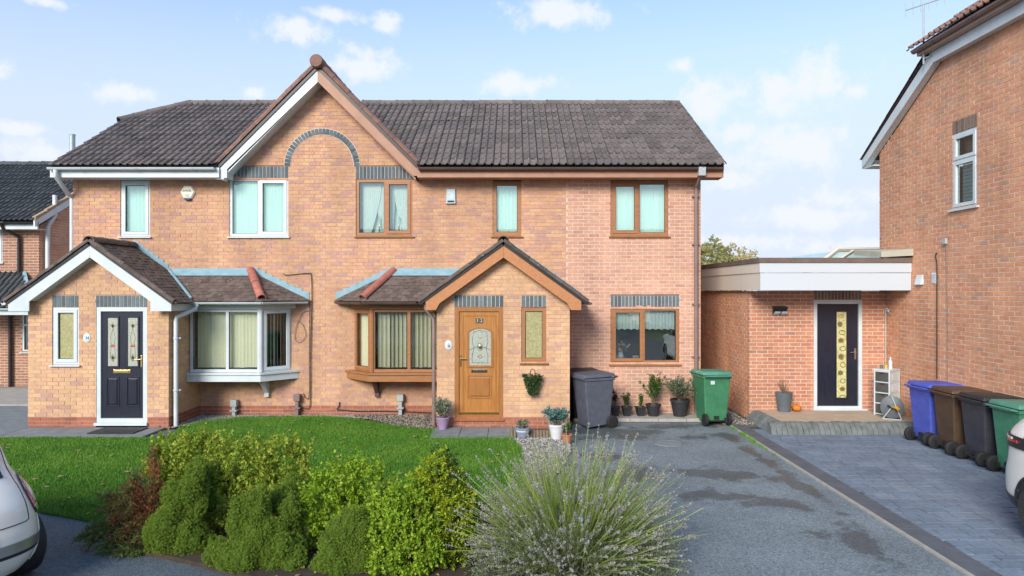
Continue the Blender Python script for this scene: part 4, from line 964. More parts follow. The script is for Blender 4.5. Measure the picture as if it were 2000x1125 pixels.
# bays
def bay(h, q, sgn, m, glassm, gm, sillm, cells):
    X = lambda d: -4+sgn*d            # d = distance from the party line
    c0, c1, w0, w1 = 1.13, 2.55, .65, 2.57
    fx = sorted((X(c0), X(c1)))
    Tb = plane_T((0,13.82,0), X1, FRONT)
    wf = window(h, Tb, fx[0], fx[1], .98, 2.26, cells, m, glass=gm, sill=False, fw=.06, rec=0.0)
    if sgn < 0: O, U, N = Vector((X(c0),13.82,0)), Vector((.7071,.7071,0)), Vector((.7071,-.7071,0))
    else: O, U, N = Vector((X(w0),14.30,0)), Vector((.7071,-.7071,0)), Vector((-.7071,-.7071,0))
    ls = .6788; Ts = plane_T(O, U, N)
    ws = window(h, Ts, .035, ls-.02, .98, 2.26, [(0,1,True)], m, glass=gm, sill=False, fw=.05, rec=0.0)
    MB().lathe((X(c0),13.83,0), [(.05,.98),(.05,2.26)], 8).build("corner_post", m, h)
    def deck(off, z0, z1, name, mm):
        pts = [(X(c1+.02),13.82-off),(X(c0-off*.41),13.82-off),(X(w0-off*1.41),14.295),(X(c1+.02),14.295)]
        if sgn > 0: pts = pts[::-1]
        MB().prism(pts, 'z', z0, z1).build(name, mm, h)
    deck(.10, .80, .935, "bay_sill", sillm); deck(.13, .937, .975, "bay_sill_nosing", sillm); deck(.06, 2.262, 2.37, "bay_fascia", sillm if sgn > 0 else m)
    # brackets under the bay
    bx = X(c0+.02); b = MB(); b.box(bx-.045,bx+.045,14.22,14.29,.42,.80); b.hexa([(bx-.04,13.88,.798),(bx+.04,13.88,.798),(bx+.04,13.98,.798),(bx-.04,13.98,.798),(bx-.04,14.22,.50),(bx+.04,14.22,.50),(bx+.04,14.23,.62),(bx-.04,14.23,.62)]) 
    b.build("bracket", m if sgn < 0 else M['gutterbrown'], h)
    blind(wf, Tb, fx[0]+.09, fx[1]-.05, 1.06, 2.21, .15, M['slat'], .18 if sgn < 0 else .75, 3 if sgn < 0 else 8, 0 if sgn < 0 else .012)
    blind(ws, Ts, .1, ls-.08, 1.06, 2.21, .13, M['slat'], .75 if sgn < 0 else .2, 5)
    zt = 3.02; e = 13.56; s_ = Vector((0,.72,.58)); sl_ = s_.length
    f = [(X(2.36),0),(X(1.0),0),(X(1.5),sl_),(X(3.22),sl_)]
    f = f if sgn < 0 else [f[1],f[0],f[3],f[2]]
    roof(q, h, (0,e,2.44), X1, s_, f, 'plain', 'tilebrown')
    if sgn < 0: roof(q, h, (X(1.0),e,2.44), (.7071,.7071,0), (-.5-.141*.7071,.7-.141*.7071,.58), [(0,0),(.98,0),(.141,1.028)], 'plain', 'tilebrown')
    else: roof(q, h, (X(.31),14.25,2.44), (.7071,-.7071,0), (.6,.6,.58), [(0,0),(.98,0),(.84,1.028)], 'plain', 'tilebrown')
    ridge_run(h, (X(1.0),e-.02,2.48), (X(1.5),14.28,3.06), .085, 'hip', "hip_tile", step=.5)
    gutter(h, [(X(2.62),e-.03,2.405),(X(.99),e-.03,2.405)] if sgn < 0 else [(X(.99),e-.03,2.405),(X(2.46),e-.03,2.405)], M['white'] if sgn < 0 else M['gutterbrown'], .05)
    gutter(h, [(X(.99),e-.03,2.405),(X(.30),14.22,2.405)] if sgn < 0 else [(X(.30),14.22,2.405),(X(.99),e-.03,2.405)], M['white'] if sgn < 0 else M['gutterbrown'], .05)
    # lead flashing: apron over the front slope, steps up the splay and beside the porch
    x0, x1 = sorted((X(1.45), X(3.25))); b = MB(); b.box(x0,x1,FY-.014,FY-.006,2.99,3.10); b.hexa([(x0,FY-.18,2.945),(x1,FY-.18,2.945),(x1,FY-.006,3.09),(x0,FY-.006,3.09),(x0,FY-.18,2.953),(x1,FY-.18,2.953),(x1,FY-.006,3.098),(x0,FY-.006,3.098)]); b.build("lead_apron", M['lead'], h)
    steps(h, X(1.5), 3.02, X(.28), 2.44, .12)
def steps(h, xa, za, xb, zb, lift):
    """stepped lead let into the brick joints above a roof slope from (xa, za) down to (xb, zb)"""
    n = max(3, round(abs(za-zb)/.075)); b = MB()
    for i in range(n):
        p, q = xa+(xb-xa)*i/n, xa+(xb-xa)*(i+1)/n; z1, z2 = za+(zb-za)*i/n, za+(zb-za)*(i+1)/n
        pts = [(p,z1-.03),(q,z2-.03),(q,z1+lift*.75),(p,z1+lift)]
        if q < p: pts = pts[::-1]
        b.prism(pts, 'y', FY-.012-.0007*(i % 2), FY-.005)
    b.build("stepped_flashing", M['lead'], h)
bay(h34, q34, -1, M['white'], None, 'glassclear', M['white'], [(0,.53,False),(.53,1,False)])
bay(h32, q32, 1, M['brown'], None, 'glassclear', M['brown'], [(0,.53,False),(.53,1,False)])
steps(h34, P34, 3.56, P34+.72, 3.02, .13); steps(h34, P34, 3.56, P34-1.58, 2.42, .10); steps(h32, P32, 3.56, P32+1.6, 2.42, .16); steps(h32, P32, 3.56, P32-.72, 3.02, .12)
for h, s, c in ((h34,1,P34),(h32,-1,P32)):      # lead valley where porch roof and bay roof meet
    a, b_ = Vector((c+s*.73,14.27,3.06)), Vector((c+s*1.57,13.52,2.45)); MB().tube([a+Vector((0,0,.03)), b_+Vector((0,0,.03))], .028, 6).build("valley_lead", M['lead'], h)
t34.flush(); t32.flush(); q34.flush(); q32.flush()
downpipe(h34, [(-6.28,13.54,2.37),(-6.30,13.52,2.27),(-6.49,13.13,2.12),(-6.49,13.12,2.05),(-6.49,13.12,.03)], M['white'], .042, (1.72,.72))
downpipe(h32, [(-1.74,13.53,2.37),(-1.74,13.50,2.27),(-1.535,13.14,2.08),(-1.535,13.13,2.0),(-1.535,13.13,.03)], M['pipebrown'], .036, (1.6,.6))
gutter(h32, [(P32+1.62,14.2,2.41),(P32+1.62,12.8,2.41)], M['gutterbrown'], .05, clips=False); gutter(h34, [(P34-1.62,12.8,2.41),(P34-1.62,14.2,2.41)], M['white'], .05, clips=False)
# ------------------------------------------------------------------ small fittings on the pair of houses
def cap(o, label, cat, group=None): return tag(o, label, cat, group)
a1 = thing("alarm_box", "hexagonal cream alarm box lettered ANGEL between two white upstairs windows", "alarm box", tuple(P(368, 376, FY)))
MB().lathe((0,0,0), [(0,-.055),(.13,-.055),(.155,-.035),(.165,0)], 6, 'y').build("cover", mat('cream plastic', (.72,.70,.58), None, .4), a1)
MB().prism([(-.075,-.13),(.075,-.13),(.05,-.165),(-.05,-.165)], 'y', -.058, -.002).build("strobe", mat('dark blue lens', (.03,.05,.12), None, .2), a1)
text("ANGEL", .062, face_front((0,-.057,.03)), M['ink'], a1); MB().box(-.045,.045,-.0575,-.0555,-.062,-.053).build("print_line", M['ink'], a1); MB().box(-.055,.055,-.0575,-.0555,-.088,-.080).build("print_line", M['ink'], a1)
a2 = thing("alarm_box", "pale blue rectangular alarm box beside the narrow brown window", "alarm box", tuple(P(881, 384, FY)))
b = MB(); b.hexa([(-.095,-.055,-.15),(.095,-.055,-.15),(.11,0,-.165),(-.11,0,-.165),(-.085,-.055,.15),(.085,-.055,.15),(.10,0,.165),(-.10,0,.165)]); b.build("cover", mat('pale blue plastic', (.46,.58,.62), None, .4), a2, bevel=.008)
MB().box(-.07,.07,-.06,-.0555,-.125,-.09).build("strobe", M['ink'], a2)
for x, z in ((-.03,.08),(.02,.05),(.0,.0),(.03,-.03)): MB().lathe((x,0,z), [(0,-.058),(.014,-.058),(.014,-.055)], 10, 'y').build("badge_dot", mat('badge white', (.75,.8,.8), None, .4), a2)
for lab, px, py, txt, mm in (("oval white house plaque with 34 beside the white framed door", 170, 660, "34", 'white'), ("small oval white house plaque beside the oak door", 876, 674, "", 'white')):
    pq = thing("house_plaque", lab, "plaque", tuple(P(px, py, PY)))
    b = MB(); b.lathe((0,0,0), [(0,-.014),(.062,-.014),(.07,-.008),(.07,0)], 24, 'y'); b.v = [(x, y, z*1.3) for x, y, z in b.v]; b.build("plate", M['white'], pq, True)
    if txt: text(txt, .075, face_front((.01,-.015,.0)), M['ink'], pq)
    else:
        MB().ball((.0,-.016,.0), .022, .006, .04).build("motif", M['greybox'], pq, True); MB().ball((.012,-.018,-.02), .012, .006, .02).build("motif", M['ink'], pq, True)
# meter posts and cables
for lab, px, y0, y1, mm in (("grey plastic cable cover post under the white bay window", 457, 781, 815, 'greybox'), ("dark telephone box on a post between the two bay windows", 580, 770, 813, 'pipebrown'), ("grey plastic cable cover post under the brown bay window", 782, 770, 813, 'greybox')):
    c = P(px, y1, 14.2); t = thing("meter_post", lab, "service post", tuple(c)); h = (y1-y0)*14.2/FPX
    MB().box(-.035,.035,-.03,.07,0,h-.12).build("post", M[mm], t, bevel=.006); MB().box(-.065,.065,-.05,.08,h-.14,h).build("box", M[mm], t, bevel=.008); MB().box(-.07,.07,-.055,.08,h*.35,h*.35+.03).build("band", M[mm], t)
def cable(name, pts, r, m, label):
    # smooth curve through the points
    Q = [Vector(p) for p in pts]; out = []
    for i in range(len(Q)-1):
        p0, p1, p2, p3 = Q[max(i-1,0)], Q[i], Q[i+1], Q[min(i+2,len(Q)-1)]
        for k in range(6):
            t = k/6; out.append(.5*((2*p1)+(-p0+p2)*t+(2*p0-5*p1+4*p2-p3)*t*t+(-p0+3*p1-3*p2+p3)*t**3))
    out.append(Q[-1]); return tag(MB().tube(out, r, 6).build(name, m, None, True), label, "cable")
w = lambda x, y: tuple(P(x, y, FY-.03))
cable("wall_cable", [w(553,534),w(560,537),w(600,534),w(608,540),w(609,600),w(607,700),w(606,785),w(600,798),w(585,792)], .008, M['cable'], "black cable running down the brick wall between the bays")
cable("wall_cable", [w(601,592),w(605,600),w(604,690),w(604,770),w(597,777),w(592,768)], .007, M['cable'], "shorter black cable hooked beside the long one between the bays")
cable("cable_loop", [w(602,606),w(590,612),w(578,640),w(576,662),w(586,668),w(597,655),w(592,636),w(584,628)], .006, M['pipebrown'], "loose loop of brown wire hanging beside the white bay")
cable("ground_cable", [w(663,785),w(662,793),w(658,800),w(668,800),w(700,803),w(760,803),w(845,806)], .010, M['cable'], "black cable along the foot of the wall under the brown bay")
# ------------------------------------------------------------------ pots and plants by the doors
def sprigs(c, d, per, ln, ls, wd, rg, spread=1.0):
    n = len(c); t = rg.random((n,per,1)); rr = rg.normal(size=(n,per,3)); dd = d[:,None,:]
    rad = rr - (rr*dd).sum(2, keepdims=True)*dd; rad /= np.linalg.norm(rad, axis=2, keepdims=True)+1e-9
    base = c[:,None,:]+dd*ln*t; ld = dd*(.35+.5*t)+rad*spread; ld /= np.linalg.norm(ld, axis=2, keepdims=True)
    w = np.cross(ld, rg.normal(size=(n,per,3))); w /= np.linalg.norm(w, axis=2, keepdims=True)+1e-9
    s = ls*(.6+.7*rg.random((n,per,1))); V = np.stack([base, base+ld*s*.5+w*s*wd, base+ld*s, base+ld*s*.5-w*s*wd], 2)
    V[:,:,1:4:2] += (dd*s*.08)[:,:,None,:]
    N_ = n*per; return V.reshape(-1,3), np.arange(4*N_).reshape(N_,4)
def shell(lobes, n, rg, lo=.72, hi=1.04, bump=.10, up=.45, flat=0.0):
    A = np.array([[l[3]*l[4]*l[5]]for l in lobes])**(2/3); pr = (A/A.sum()).ravel(); idx = rg.choice(len(lobes), n, p=pr); L_ = np.array(lobes)[idx]
    d = rg.normal(size=(n,3)); d /= np.linalg.norm(d, axis=1, keepdims=True)
    ph = np.sin(d[:,0]*5+L_[:,0]*9)*np.sin(d[:,1]*6+L_[:,1]*7)*np.sin(d[:,2]*5+L_[:,2]*8); r = (lo+(hi-lo)*rg.random(n)**.6)*(1+bump*ph)
    p = L_[:,:3]+d*L_[:,3:6]*r[:,None]
    keep = p[:,2] > .05
    for l in lobes:
        q = (p-np.array(l[:3]))/np.array(l[3:6]); keep &= ~((np.linalg.norm(q, axis=1) < .66))
    o = d/L_[:,3:6]; o /= np.linalg.norm(o, axis=1, keepdims=True); o = o+np.array([0,0,up])+rg.normal(size=(n,3))*.28; o /= np.linalg.norm(o, axis=1, keepdims=True)
    return p[keep], o[keep]
def np_obj(name, V, Fc, m, parent): return link(name, np_mesh(name, V, Fc, m), parent)
GR = {}
GR['box'] = leaf_mat('small green leaf', [(.035,.085,.015),(.06,.13,.02),(.09,.17,.03)])
GR['olive'] = leaf_mat('olive grey leaf', [(.10,.125,.075),(.16,.19,.11),(.22,.25,.16)])
GR['teal'] = leaf_mat('blue green leaf', [(.07,.16,.14),(.12,.25,.21),(.20,.33,.28)])
GR['dark'] = leaf_mat('dark leaf', [(.015,.035,.012),(.03,.06,.02),(.05,.09,.03)])
GR['grey'] = leaf_mat('silver green leaf', [(.16,.20,.13),(.25,.29,.19),(.34,.37,.26)])
M['twig'] = mat('bare twig', (.13,.09,.055), (.20,.145,.09), .85, 12)
M['soilpot'] = mat('potting soil', (.03,.02,.014), None, .95, 20)
def pot(t, r0, r1, h, m, rim=.012, square=False):
    n = 4 if square else 24; k = 1.3 if square else 1
    b = MB(); b.lathe((0,0,0), [(r0*k,0),(r1*.985*k,h*.86),((r1+rim)*k,h*.86),((r1+rim)*k,h),((r1-.008)*k,h),((r1-.012)*k,h*.9)], n)
    if square: b.v = [((x-y)*.7071, (x+y)*.7071, z) for x, y, z in b.v]
    b.build("pot", m, t, not square); MB().lathe((0,0,h*.88), [(0,.008),(r1*.95,0)], 16).build("soil", M['soilpot'], t)
def bush(t, z0, hgt, wid, nst, n, leaf, ls, m, stem=True, per=7, seed=1, spread=.9, bare=.2):
    rg = np.random.default_rng(seed); b = MB(); C_ = []; D_ = []
    for i in range(nst):
        a = rg.random()*6.283; q = wid*rg.random()**.6; h = hgt*(.62+.38*rg.random()); p0 = Vector((rg.normal()*.02, rg.normal()*.02, z0)); p2 = Vector((q*math.cos(a), q*math.sin(a), z0+h)); p1 = p0.lerp(p2, .5)+Vector((0,0,h*.08))
        b.tube([p0, p1, p2], [.007,.005,.002], 5)
        for k in range(n//nst):
            t_ = bare+(1-bare)*rg.random(); v = p0.lerp(p1, t_*2) if t_ < .5 else p1.lerp(p2, t_*2-1); C_.append(np.array(v)+rg.normal(size=3)*wid*.10); D_.append(np.array(p2-p0)/h+rg.normal(size=3)*.4)
    D_ = np.array(D_); D_ /= np.linalg.norm(D_, axis=1, keepdims=True)
    if stem: b.build("stem", M['twig'], t, True)
    V, Fc = sprigs(np.array(C_), D_, per, ls*1.6, ls, .28, rg, spread); np_obj("foliage", V, Fc, m, t)
PB = mat('black plant pot', (.022,.023,.026), (.035,.036,.04), .5, 8)
for i, (px, py, r0, r1, h, lab) in enumerate([(1201,809,.065,.095,.19,"leftmost small square black pot with a dark leggy seedling"),(1224,809,.065,.095,.19,"second small square black pot with a bushy green seedling"),(1251,809,.065,.095,.19,"third small square black pot with a dwarf upright green seedling"),(1276,809,.10,.145,.24,"medium round black pot with a tall bright green shrub"),(1328,810,.13,.19,.34,"large round black pot with a wide grey green shrub")]):
    t = thing("potted_plant", lab, "potted plant", tuple(P(px, py, 13.95)), rz=.1*i, group="black pots below the ground floor window"); t.location.z = .075
    pot(t, r0, r1, h, PB, .012, i < 3)
    if i == 0: bush(t, h*.9, .34, .07, 5, 40, 0, .035, GR['dark'], seed=2)
    if i == 1: bush(t, h*.9, .28, .09, 9, 120, 0, .03, GR['box'], seed=3, bare=.1)
    if i == 2: bush(t, h*.9, .24, .05, 8, 100, 0, .03, GR['box'], seed=4, bare=.05)
    if i == 3: bush(t, h*.9, .62, .22, 15, 230, 0, .04, GR['box'], seed=5, bare=.25)
    if i == 4: bush(t, h*.9, .42, .42, 26, 300, 0, .045, GR['olive'], seed=6, bare=.35)
t = thing("potted_plant", "mauve pot of lavender by the oak door", "potted plant", tuple(G(865,838,.045))); pot(t, .075, .125, .23, mat('mauve glaze', (.30,.20,.34), (.38,.27,.42), .35, 5), .006); bush(t, .2, .36, .17, 40, 320, 0, .035, GR['grey'], seed=7, bare=.15)
t = thing("potted_plant", "low blue and white bowl with small grey plant on log edging", "potted plant", tuple(G(1021,853,.05))); pot(t, .09, .135, .17, mat('blue grey glaze', (.20,.24,.36), (.30,.34,.45), .35, 5), .008); MB().lathe((0,0,0), [(.122,.10),(.128,.13)], 24).build("glaze_band", M['white'], t, True); bush(t, .15, .15, .13, 24, 120, 0, .025, GR['grey'], seed=8)
t = thing("potted_plant", "white ribbed pot with blue green leaves at the driveway edge", "potted plant", tuple(G(1087,858,.02))); pot(t, .09, .135, .27, mat('white pot', (.62,.64,.66), (.72,.73,.74), .5, 12), .008); bush(t, .24, .26, .22, 30, 260, 0, .05, GR['teal'], seed=9, bare=.3)
for dx, dz in ((-.05,.46),(.03,.5),(.07,.44)): MB().ball((dx,0,dz), .025, .025, .055, 8, 6).build("flower_spike", mat('dusk blue flower', (.12,.13,.28), None, .8), t, True)
t = thing("potted_plant", "small terracotta pot with green plant beside the white pot", "potted plant", tuple(G(1107,866,.02))); pot(t, .06, .09, .16, mat('terracotta', (.42,.17,.09), (.5,.22,.12), .8, 8), .01); bush(t, .14, .18, .07, 8, 70, 0, .035, GR['box'], seed=10)
# log roll edging
lr = thing("log_edging", "low edging of short upright logs between path and pebbles", "edging", tuple(G(1050,856)))
M['log'] = mat('weathered log', (.17,.13,.08), (.28,.22,.14), .9, 10, stretch=(8,8,1), bump=.4)
for k in range(17):
    MB().lathe((-.46+k*.058,0,0), [(.028,0),(.028,.13+rnd.uniform(-.008,.012)),(.02,.145)], 8).build("log", M['log'], lr, True)
for k in range(6): MB().lathe((-.46,.03+k*.058,0), [(.028,0),(.028,.14),(.02,.15)], 8).build("log", M['log'], lr, True)
# hanging basket on the porch
hb = thing("hanging_basket", "green trailing plant in a wall basket under the small oak window", "hanging basket", tuple(P(1040, 735, PY-.01)))
b = MB(); 
for k in range(7):
    a = math.pi*k/6; b.tube([(.15*math.cos(a),-.15*math.sin(a),0),(.10*math.cos(a),-.11*math.sin(a),-.12),(.0,-.01,-.25)], .004, 4)
b.tube([(-.05,0,.02),(-.04,-.02,.12),(0,-.03,.15),(.04,-.02,.12),(.05,0,.02)], .005, 5); b.build("basket_frame", M['black'], hb)
rg = np.random.default_rng(20); c_, d_ = shell([(0,-.09,-.0,.17,.12,.09),(0,-.08,-.12,.12,.09,.12),(.02,-.06,-.23,.06,.05,.10)], 420, rg, .4, 1.05, .2, -.2)
V, Fc = sprigs(c_+np.array([0,0,0]), d_, 6, .04, .032, .3, rg); 
# (the sampler drops what lies below ground, so this one is built by hand)
n = 420; q = rg.normal(size=(n,3)); q /= np.linalg.norm(q, axis=1, keepdims=True); hz = rg.random(n); cc = np.stack([q[:,0]*.16*(1-hz*.75), -.08-np.abs(q[:,1])*.10*(1-hz*.6), .06-hz*.36], 1); dv = np.stack([q[:,0], -np.abs(q[:,1]), -.5+q[:,2]*.6], 1); dv /= np.linalg.norm(dv, axis=1, keepdims=True)
V, Fc = sprigs(cc, dv, 6, .045, .035, .3, rg); np_obj("foliage", V, Fc, leaf_mat('basket leaf', [(.03,.07,.02),(.06,.12,.035),(.13,.18,.08)]), hb)
# door mats and table top things seen through the window
dm = thing("doormat", "dark ribbed doormat on the slabs before the dark blue door", "doormat", (-7.3,12.6,.045)); MB().box(-.42,.42,-.26,.26,0,.014).build("mat", M['black'], dm)
for k in range(14): MB().box(-.40+k*.06,-.37+k*.06,-.24,.24,.014,.019).build("rib", M['cable'], dm)
fl = thing("flower_vase", "bunch of pale flowers on the sill inside the ground floor window", "flowers", tuple(P(1212, 700, 14.62))); MB().lathe((0,0,0), [(.05,0),(.07,.06),(.05,.13),(.055,.15)], 14).build("vase", M['white'], fl, True)
rg = np.random.default_rng(31)
for k, (cl) in enumerate([(.75,.72,.68),(.55,.12,.10),(.60,.35,.15),(.7,.68,.62),(.2,.3,.12)]):
    c_ = np.array([0,0,.23])+rg.normal(size=(9,3))*np.array([.085,.06,.05]); d_ = rg.normal(size=(9,3)); d_[:,2] += 1; d_ /= np.linalg.norm(d_, axis=1, keepdims=True); V, Fc = sprigs(c_, d_, 8, .02, .04, .4, rg); np_obj("bloom", V, Fc, leaf_mat('petal %d' % k, [cl, tuple(min(1, x*1.15) for x in cl)]), fl)
bx = thing("storage_box", "small grey box on the sill inside the ground floor window", "box", tuple(P(1241, 706, 14.62))); MB().box(-.06,.06,-.04,.04,0,.11).build("box", M['greybox'], bx); MB().box(-.063,.063,-.043,.043,.11,.125).build("lid", M['white'], bx)
MB().box(1.95,3.55,14.40,14.75,1.03,1.085).build("window_board", M['white'], wg)

# ------------------------------------------------------------------ flat roofed extension
ext = thing("flat_roof_extension", "flat roofed red brick extension with dark glazed door and white fascia", "extension", (6.2, EY, 0), world=True)
pe = Pieces("brick", ext); me_ = MB(); dxo = (6.114,7.10,.2,2.44); dxl = (6.114,7.10,2.442,2.66)
brick_wall(pe, me_, (0,EY,0), X1, FRONT, lambda z: (EX0, EX1), 0, 2.63, [dxo, dxl], 'brickred')
brick_wall(pe, me_, (EX0,0,0), Y1, MINX, lambda z: (EY+.005, 19.5), 0, 2.63, [], 'brickwarm')
me_.build("wall", M['mortarlight'], ext); pe.flush()
soldier(ext, (0,EY,0), X1, FRONT, 6.12, 7.09, 2.442, 2.655, 'soldierbrown', n=14)
FX = 4.715; fw_ = mat('white fascia board', (.56,.61,.645), (.575,.625,.66), .5, .4); cw = mat('cream cladding board', (.72,.65,.55), (.74,.67,.57), .55, .4)
for (z0,z1,d) in ((2.64,2.975,.0),(2.98,3.165,.018)):
    MB().box(FX-d,7.595,13.04-d,13.07-d,z0,z1).build("fascia_board", fw_, ext)
    MB().box(FX-d,FX+.03-d,13.071-d,19.5,z0,z1).build("fascia_board", cw, ext)
felt = mat('roof felt', (.13,.095,.08), (.19,.14,.115), .9, 4, bump=.3)
b = MB(); b.box(FX-.03,7.595,13.01,19.5,3.17,3.23); b.build("roof", felt, ext)
MB().box(FX-.035,7.595,13.0,13.06,3.168,3.262).build("roof_trim", felt, ext); MB().box(FX-.036,FX+.03,13.061,19.5,3.168,3.262).build("roof_trim", felt, ext)
MB().box(FX+.031,7.59,13.071,EY-.003,2.645,2.665).build("soffit", fw_, ext)
TE = plane_T((0,EY,0), X1, FRONT); u0,u1,z0,z1 = dxo
MB(TE).frame(u0,u1,z0+.01,z1,.07,.0,.07).build("door_frame", M['white'], ext); MB(TE).box(u0-.03,u1+.08,-.06,.07,z0+.002,z0+.03).build("door_sill", M['white'], ext)
dr = MB(TE).box(u0+.075,u1-.075,.03,.07,z0+.085,z1-.075).build("door", M['navy'], ext); ga, gc, gb, gt = u0+.475, u0+.675, z0+.25, z1-.24
MB(TE).frame(ga-.025,gc+.025,gb-.025,gt+.025,.026,.018,.03).build("glazing_bead", M['navy'], dr)
M['amber'] = mat('textured yellow glass', (.42,.37,.13), [(.58,.54,.25),(.72,.70,.42)], .15, 22, bump=.6, bscale=60); MB(TE).box(ga,gc,.024,.028,gb,gt).build("glazing", M['amber'], dr)
ol = mat('dark olive glass', (.13,.12,.04), (.2,.18,.07), .2, 8); gm = (ga+gc)/2
for k in range(11):
    zc = gt-.09-k*.165; w_, h_ = rnd.uniform(.045,.07), rnd.uniform(.03,.06); xo = rnd.uniform(-.03,.03); pts = [(gm+xo+w_*(1 if abs(math.cos(a)) > .5 else .8)*math.cos(a), zc+h_*math.sin(a)) for a in [2*math.pi*i/10 for i in range(11)]]
    lines(TE, [pts], .008, .019, .024).build("glazing_lead", M['brass'] if k % 3 == 0 else M['black'], dr)
    if k % 2: b = MB(TE); b.add([(p[0]*.8+(gm+xo)*.2,.022,p[1]*.8+zc*.2) for p in pts[:-1]], [tuple(range(10))]); b.build("glazing_pebble", ol, dr)
handle(dr, TE, u1-.13, z0+1.14, -1, M['chrome'], .03)
sl_ = thing("security_light", "dark twin lamp security light on the red brick wall", "lamp", tuple(P(1521, 606, EY)))
b = MB(); b.hexa([(-.12,-.02,-.09),(.12,-.02,-.09),(.13,0,-.09),(-.13,0,-.09),(-.14,-.12,.06),(.14,-.12,.06),(.13,0,.09),(-.13,0,.09)]); b.build("housing", M['black'], sl_)
for s in (-1,1): b = MB(); b.hexa([(s*.07-.055,-.12,-.06),(s*.07+.055,-.12,-.06),(s*.07+.05,-.02,-.10),(s*.07-.05,-.02,-.10),(s*.07-.055,-.14,-.02),(s*.07+.055,-.14,-.02),(s*.07+.05,-.04,-.06),(s*.07-.05,-.04,-.06)]); b.build("lamp_panel", mat('lamp diffuser %d' % s, (.5,.53,.55), None, .2), sl_)
cm = thing("security_camera", "small white camera on the wall right of the glazed door", "camera", tuple(P(1733, 607, EY-.02))); MB().lathe((0,0,0), [(.0,-.11),(.032,-.11),(.036,-.1),(.036,-.02),(.02,0)], 14, 'y').build("body", M['white'], cm, True); MB().lathe((0,0,0), [(0,-.114),(.022,-.114),(.022,-.108)], 12, 'y').build("lens", M['ink'], cm, True); MB().box(-.03,.03,-.02,.02,.03,.06).build("bracket", M['white'], cm)
cable("camera_cable", [tuple(P(1733,600,EY-.02)),tuple(P(1736,586,EY-.02)),tuple(P(1741,570,EY-.02))], .006, M['white'], "white cable rising from the small camera"); cable("corner_pipe", [(7.56,EY-.03,2.25),(7.56,EY-.03,1.2),(7.56,EY-.03,.2)], .012, M['greybox'], "thin grey pipe down the inner brick corner behind the camera")
# ------------------------------------------------------------------ house on the right
WX = 7.60; hr = thing("brick_house", "tall orange brick gable house with white barge boards on the right", "house", (11, 10, 0), world=True)
pr = Pieces("brick", hr); mr = MB(); K = 2.07/1.42
def spr(z):
    if z < 5.2: return (5.63, 14.17)
    d = max(0, z-5.47)*1.68; return (5.63+d, 14.17-d)
wr = (11.19,11.82,4.03,5.33); lr_ = (11.19,11.82,5.335,5.56)
brick_wall(pr, mr, (WX,0,0), Y1, MINX, spr, 0, 6.72, [wr, lr_], 'brickwarm'); mr.build("wall", M['mortarlight'], hr); pr.flush()
soldier(hr, (WX,0,0), Y1, MINX, 11.19, 11.82, 5.335, 5.55, 'soldierbrown', n=8)
b = MB(); b.box(WX+.06,15.9,14.09,14.16,0,5.2); b.box(WX+.06,15.9,5.64,5.7,0,5.2); b.box(15.9,15.96,5.64,14.16,0,5.2); b.box(WX+.06,15.9,5.7,14.09,2.55,2.7); b.build("outer_walls", M['brickwarm'], hr)
TR = plane_T((WX,0,0), Y1, MINX)
wf = MB(TR).frame(wr[0],wr[1],wr[2],wr[3],.055,.01,.08).build("window", M['white'], hr)
MB(TR).box(wr[0]+.055,wr[1]-.055,.01,.078,4.83,4.89).build("transom", M['white'], wf)
for (za, zb) in ((4.085,4.83),(4.89,5.275)):
    MB(TR).frame(wr[0]+.04,wr[1]-.04,za-.012,zb+.012,.055,-.006,.05).build("sash", M['white'], wf); pane(TR, wr[0]+.096,wr[1]-.096,.03,.036,za+.04,zb-.04, M['glass'], wf)
MB(TR).box(wr[0]-.06,wr[1]+.05,-.05,.07,wr[2]-.03,wr[2]-.002).build("sill", M['white'], wf)
for k in range(12): MB(TR).box(wr[0]+.09,wr[1]-.09,.12,.125,4.10+k*.063,4.155+k*.063).build("slat", M['net'], wf)
MB(TR).box(wr[0]+.05,wr[1]-.05,.18,.19,4.88,5.3).build("curtain", mat('tan curtain', (.45,.32,.16), (.6,.48,.3), .9, 5), wf)
M['hipboard'] = mat('pale brown eaves board', (.40,.29,.235), (.48,.36,.30), .5, 3); BX = 7.45; up_ = lambda y, z: (y, z)
lo = [(14.60,5.26),(12.13,6.71),(7.67,6.71),(5.20,5.26)]; hi = [(14.60,5.40),(14.52,5.45),(12.22,6.88),(12.1,6.9),(7.7,6.9),(7.58,6.88),(5.28,5.45),(5.2,5.40)]
b = MB(); b.hexa([(x,y,z) for x in (BX,BX+.03) for y,z in ((14.60,5.24),(14.60,5.42),(12.16,6.905),(12.12,6.69))]); b.hexa([(x,y,z) for x in (BX,BX+.03) for y,z in ((7.68,6.69),(7.64,6.905),(5.2,5.42),(5.2,5.24))]); b.box(BX-.002,BX+.032,7.66,12.14,6.69,6.88); b.build("barge_board", M['white'], hr)
b = MB(); b.hexa([(x,y,z) for x in (BX+.032,WX-.004) for y,z in ((14.55,5.27),(14.55,5.285),(12.13,6.72),(12.13,6.70))]); b.box(BX+.033,WX-.003,7.7,12.1,6.70,6.715); b.build("soffit", M['white'], hr)
b = MB(); b.box(BX+.032,9,14.175,14.6,5.23,5.25); b.box(BX+.032,9,14.57,14.6,5.251,5.42); b.build("eaves_box", M['white'], hr)
MB().box(BX-.10,BX-.004,7.4,12.4,6.885,6.93).build("soffit", M['hipboard'], hr); MB().box(BX-.125,BX-.105,7.4,12.4,6.885,7.0).build("fascia", M['hipboard'], hr)
gutter(hr, [(BX-.17,12.42,6.985),(BX-.17,7.38,6.985)], M['pipebrown'], .055)
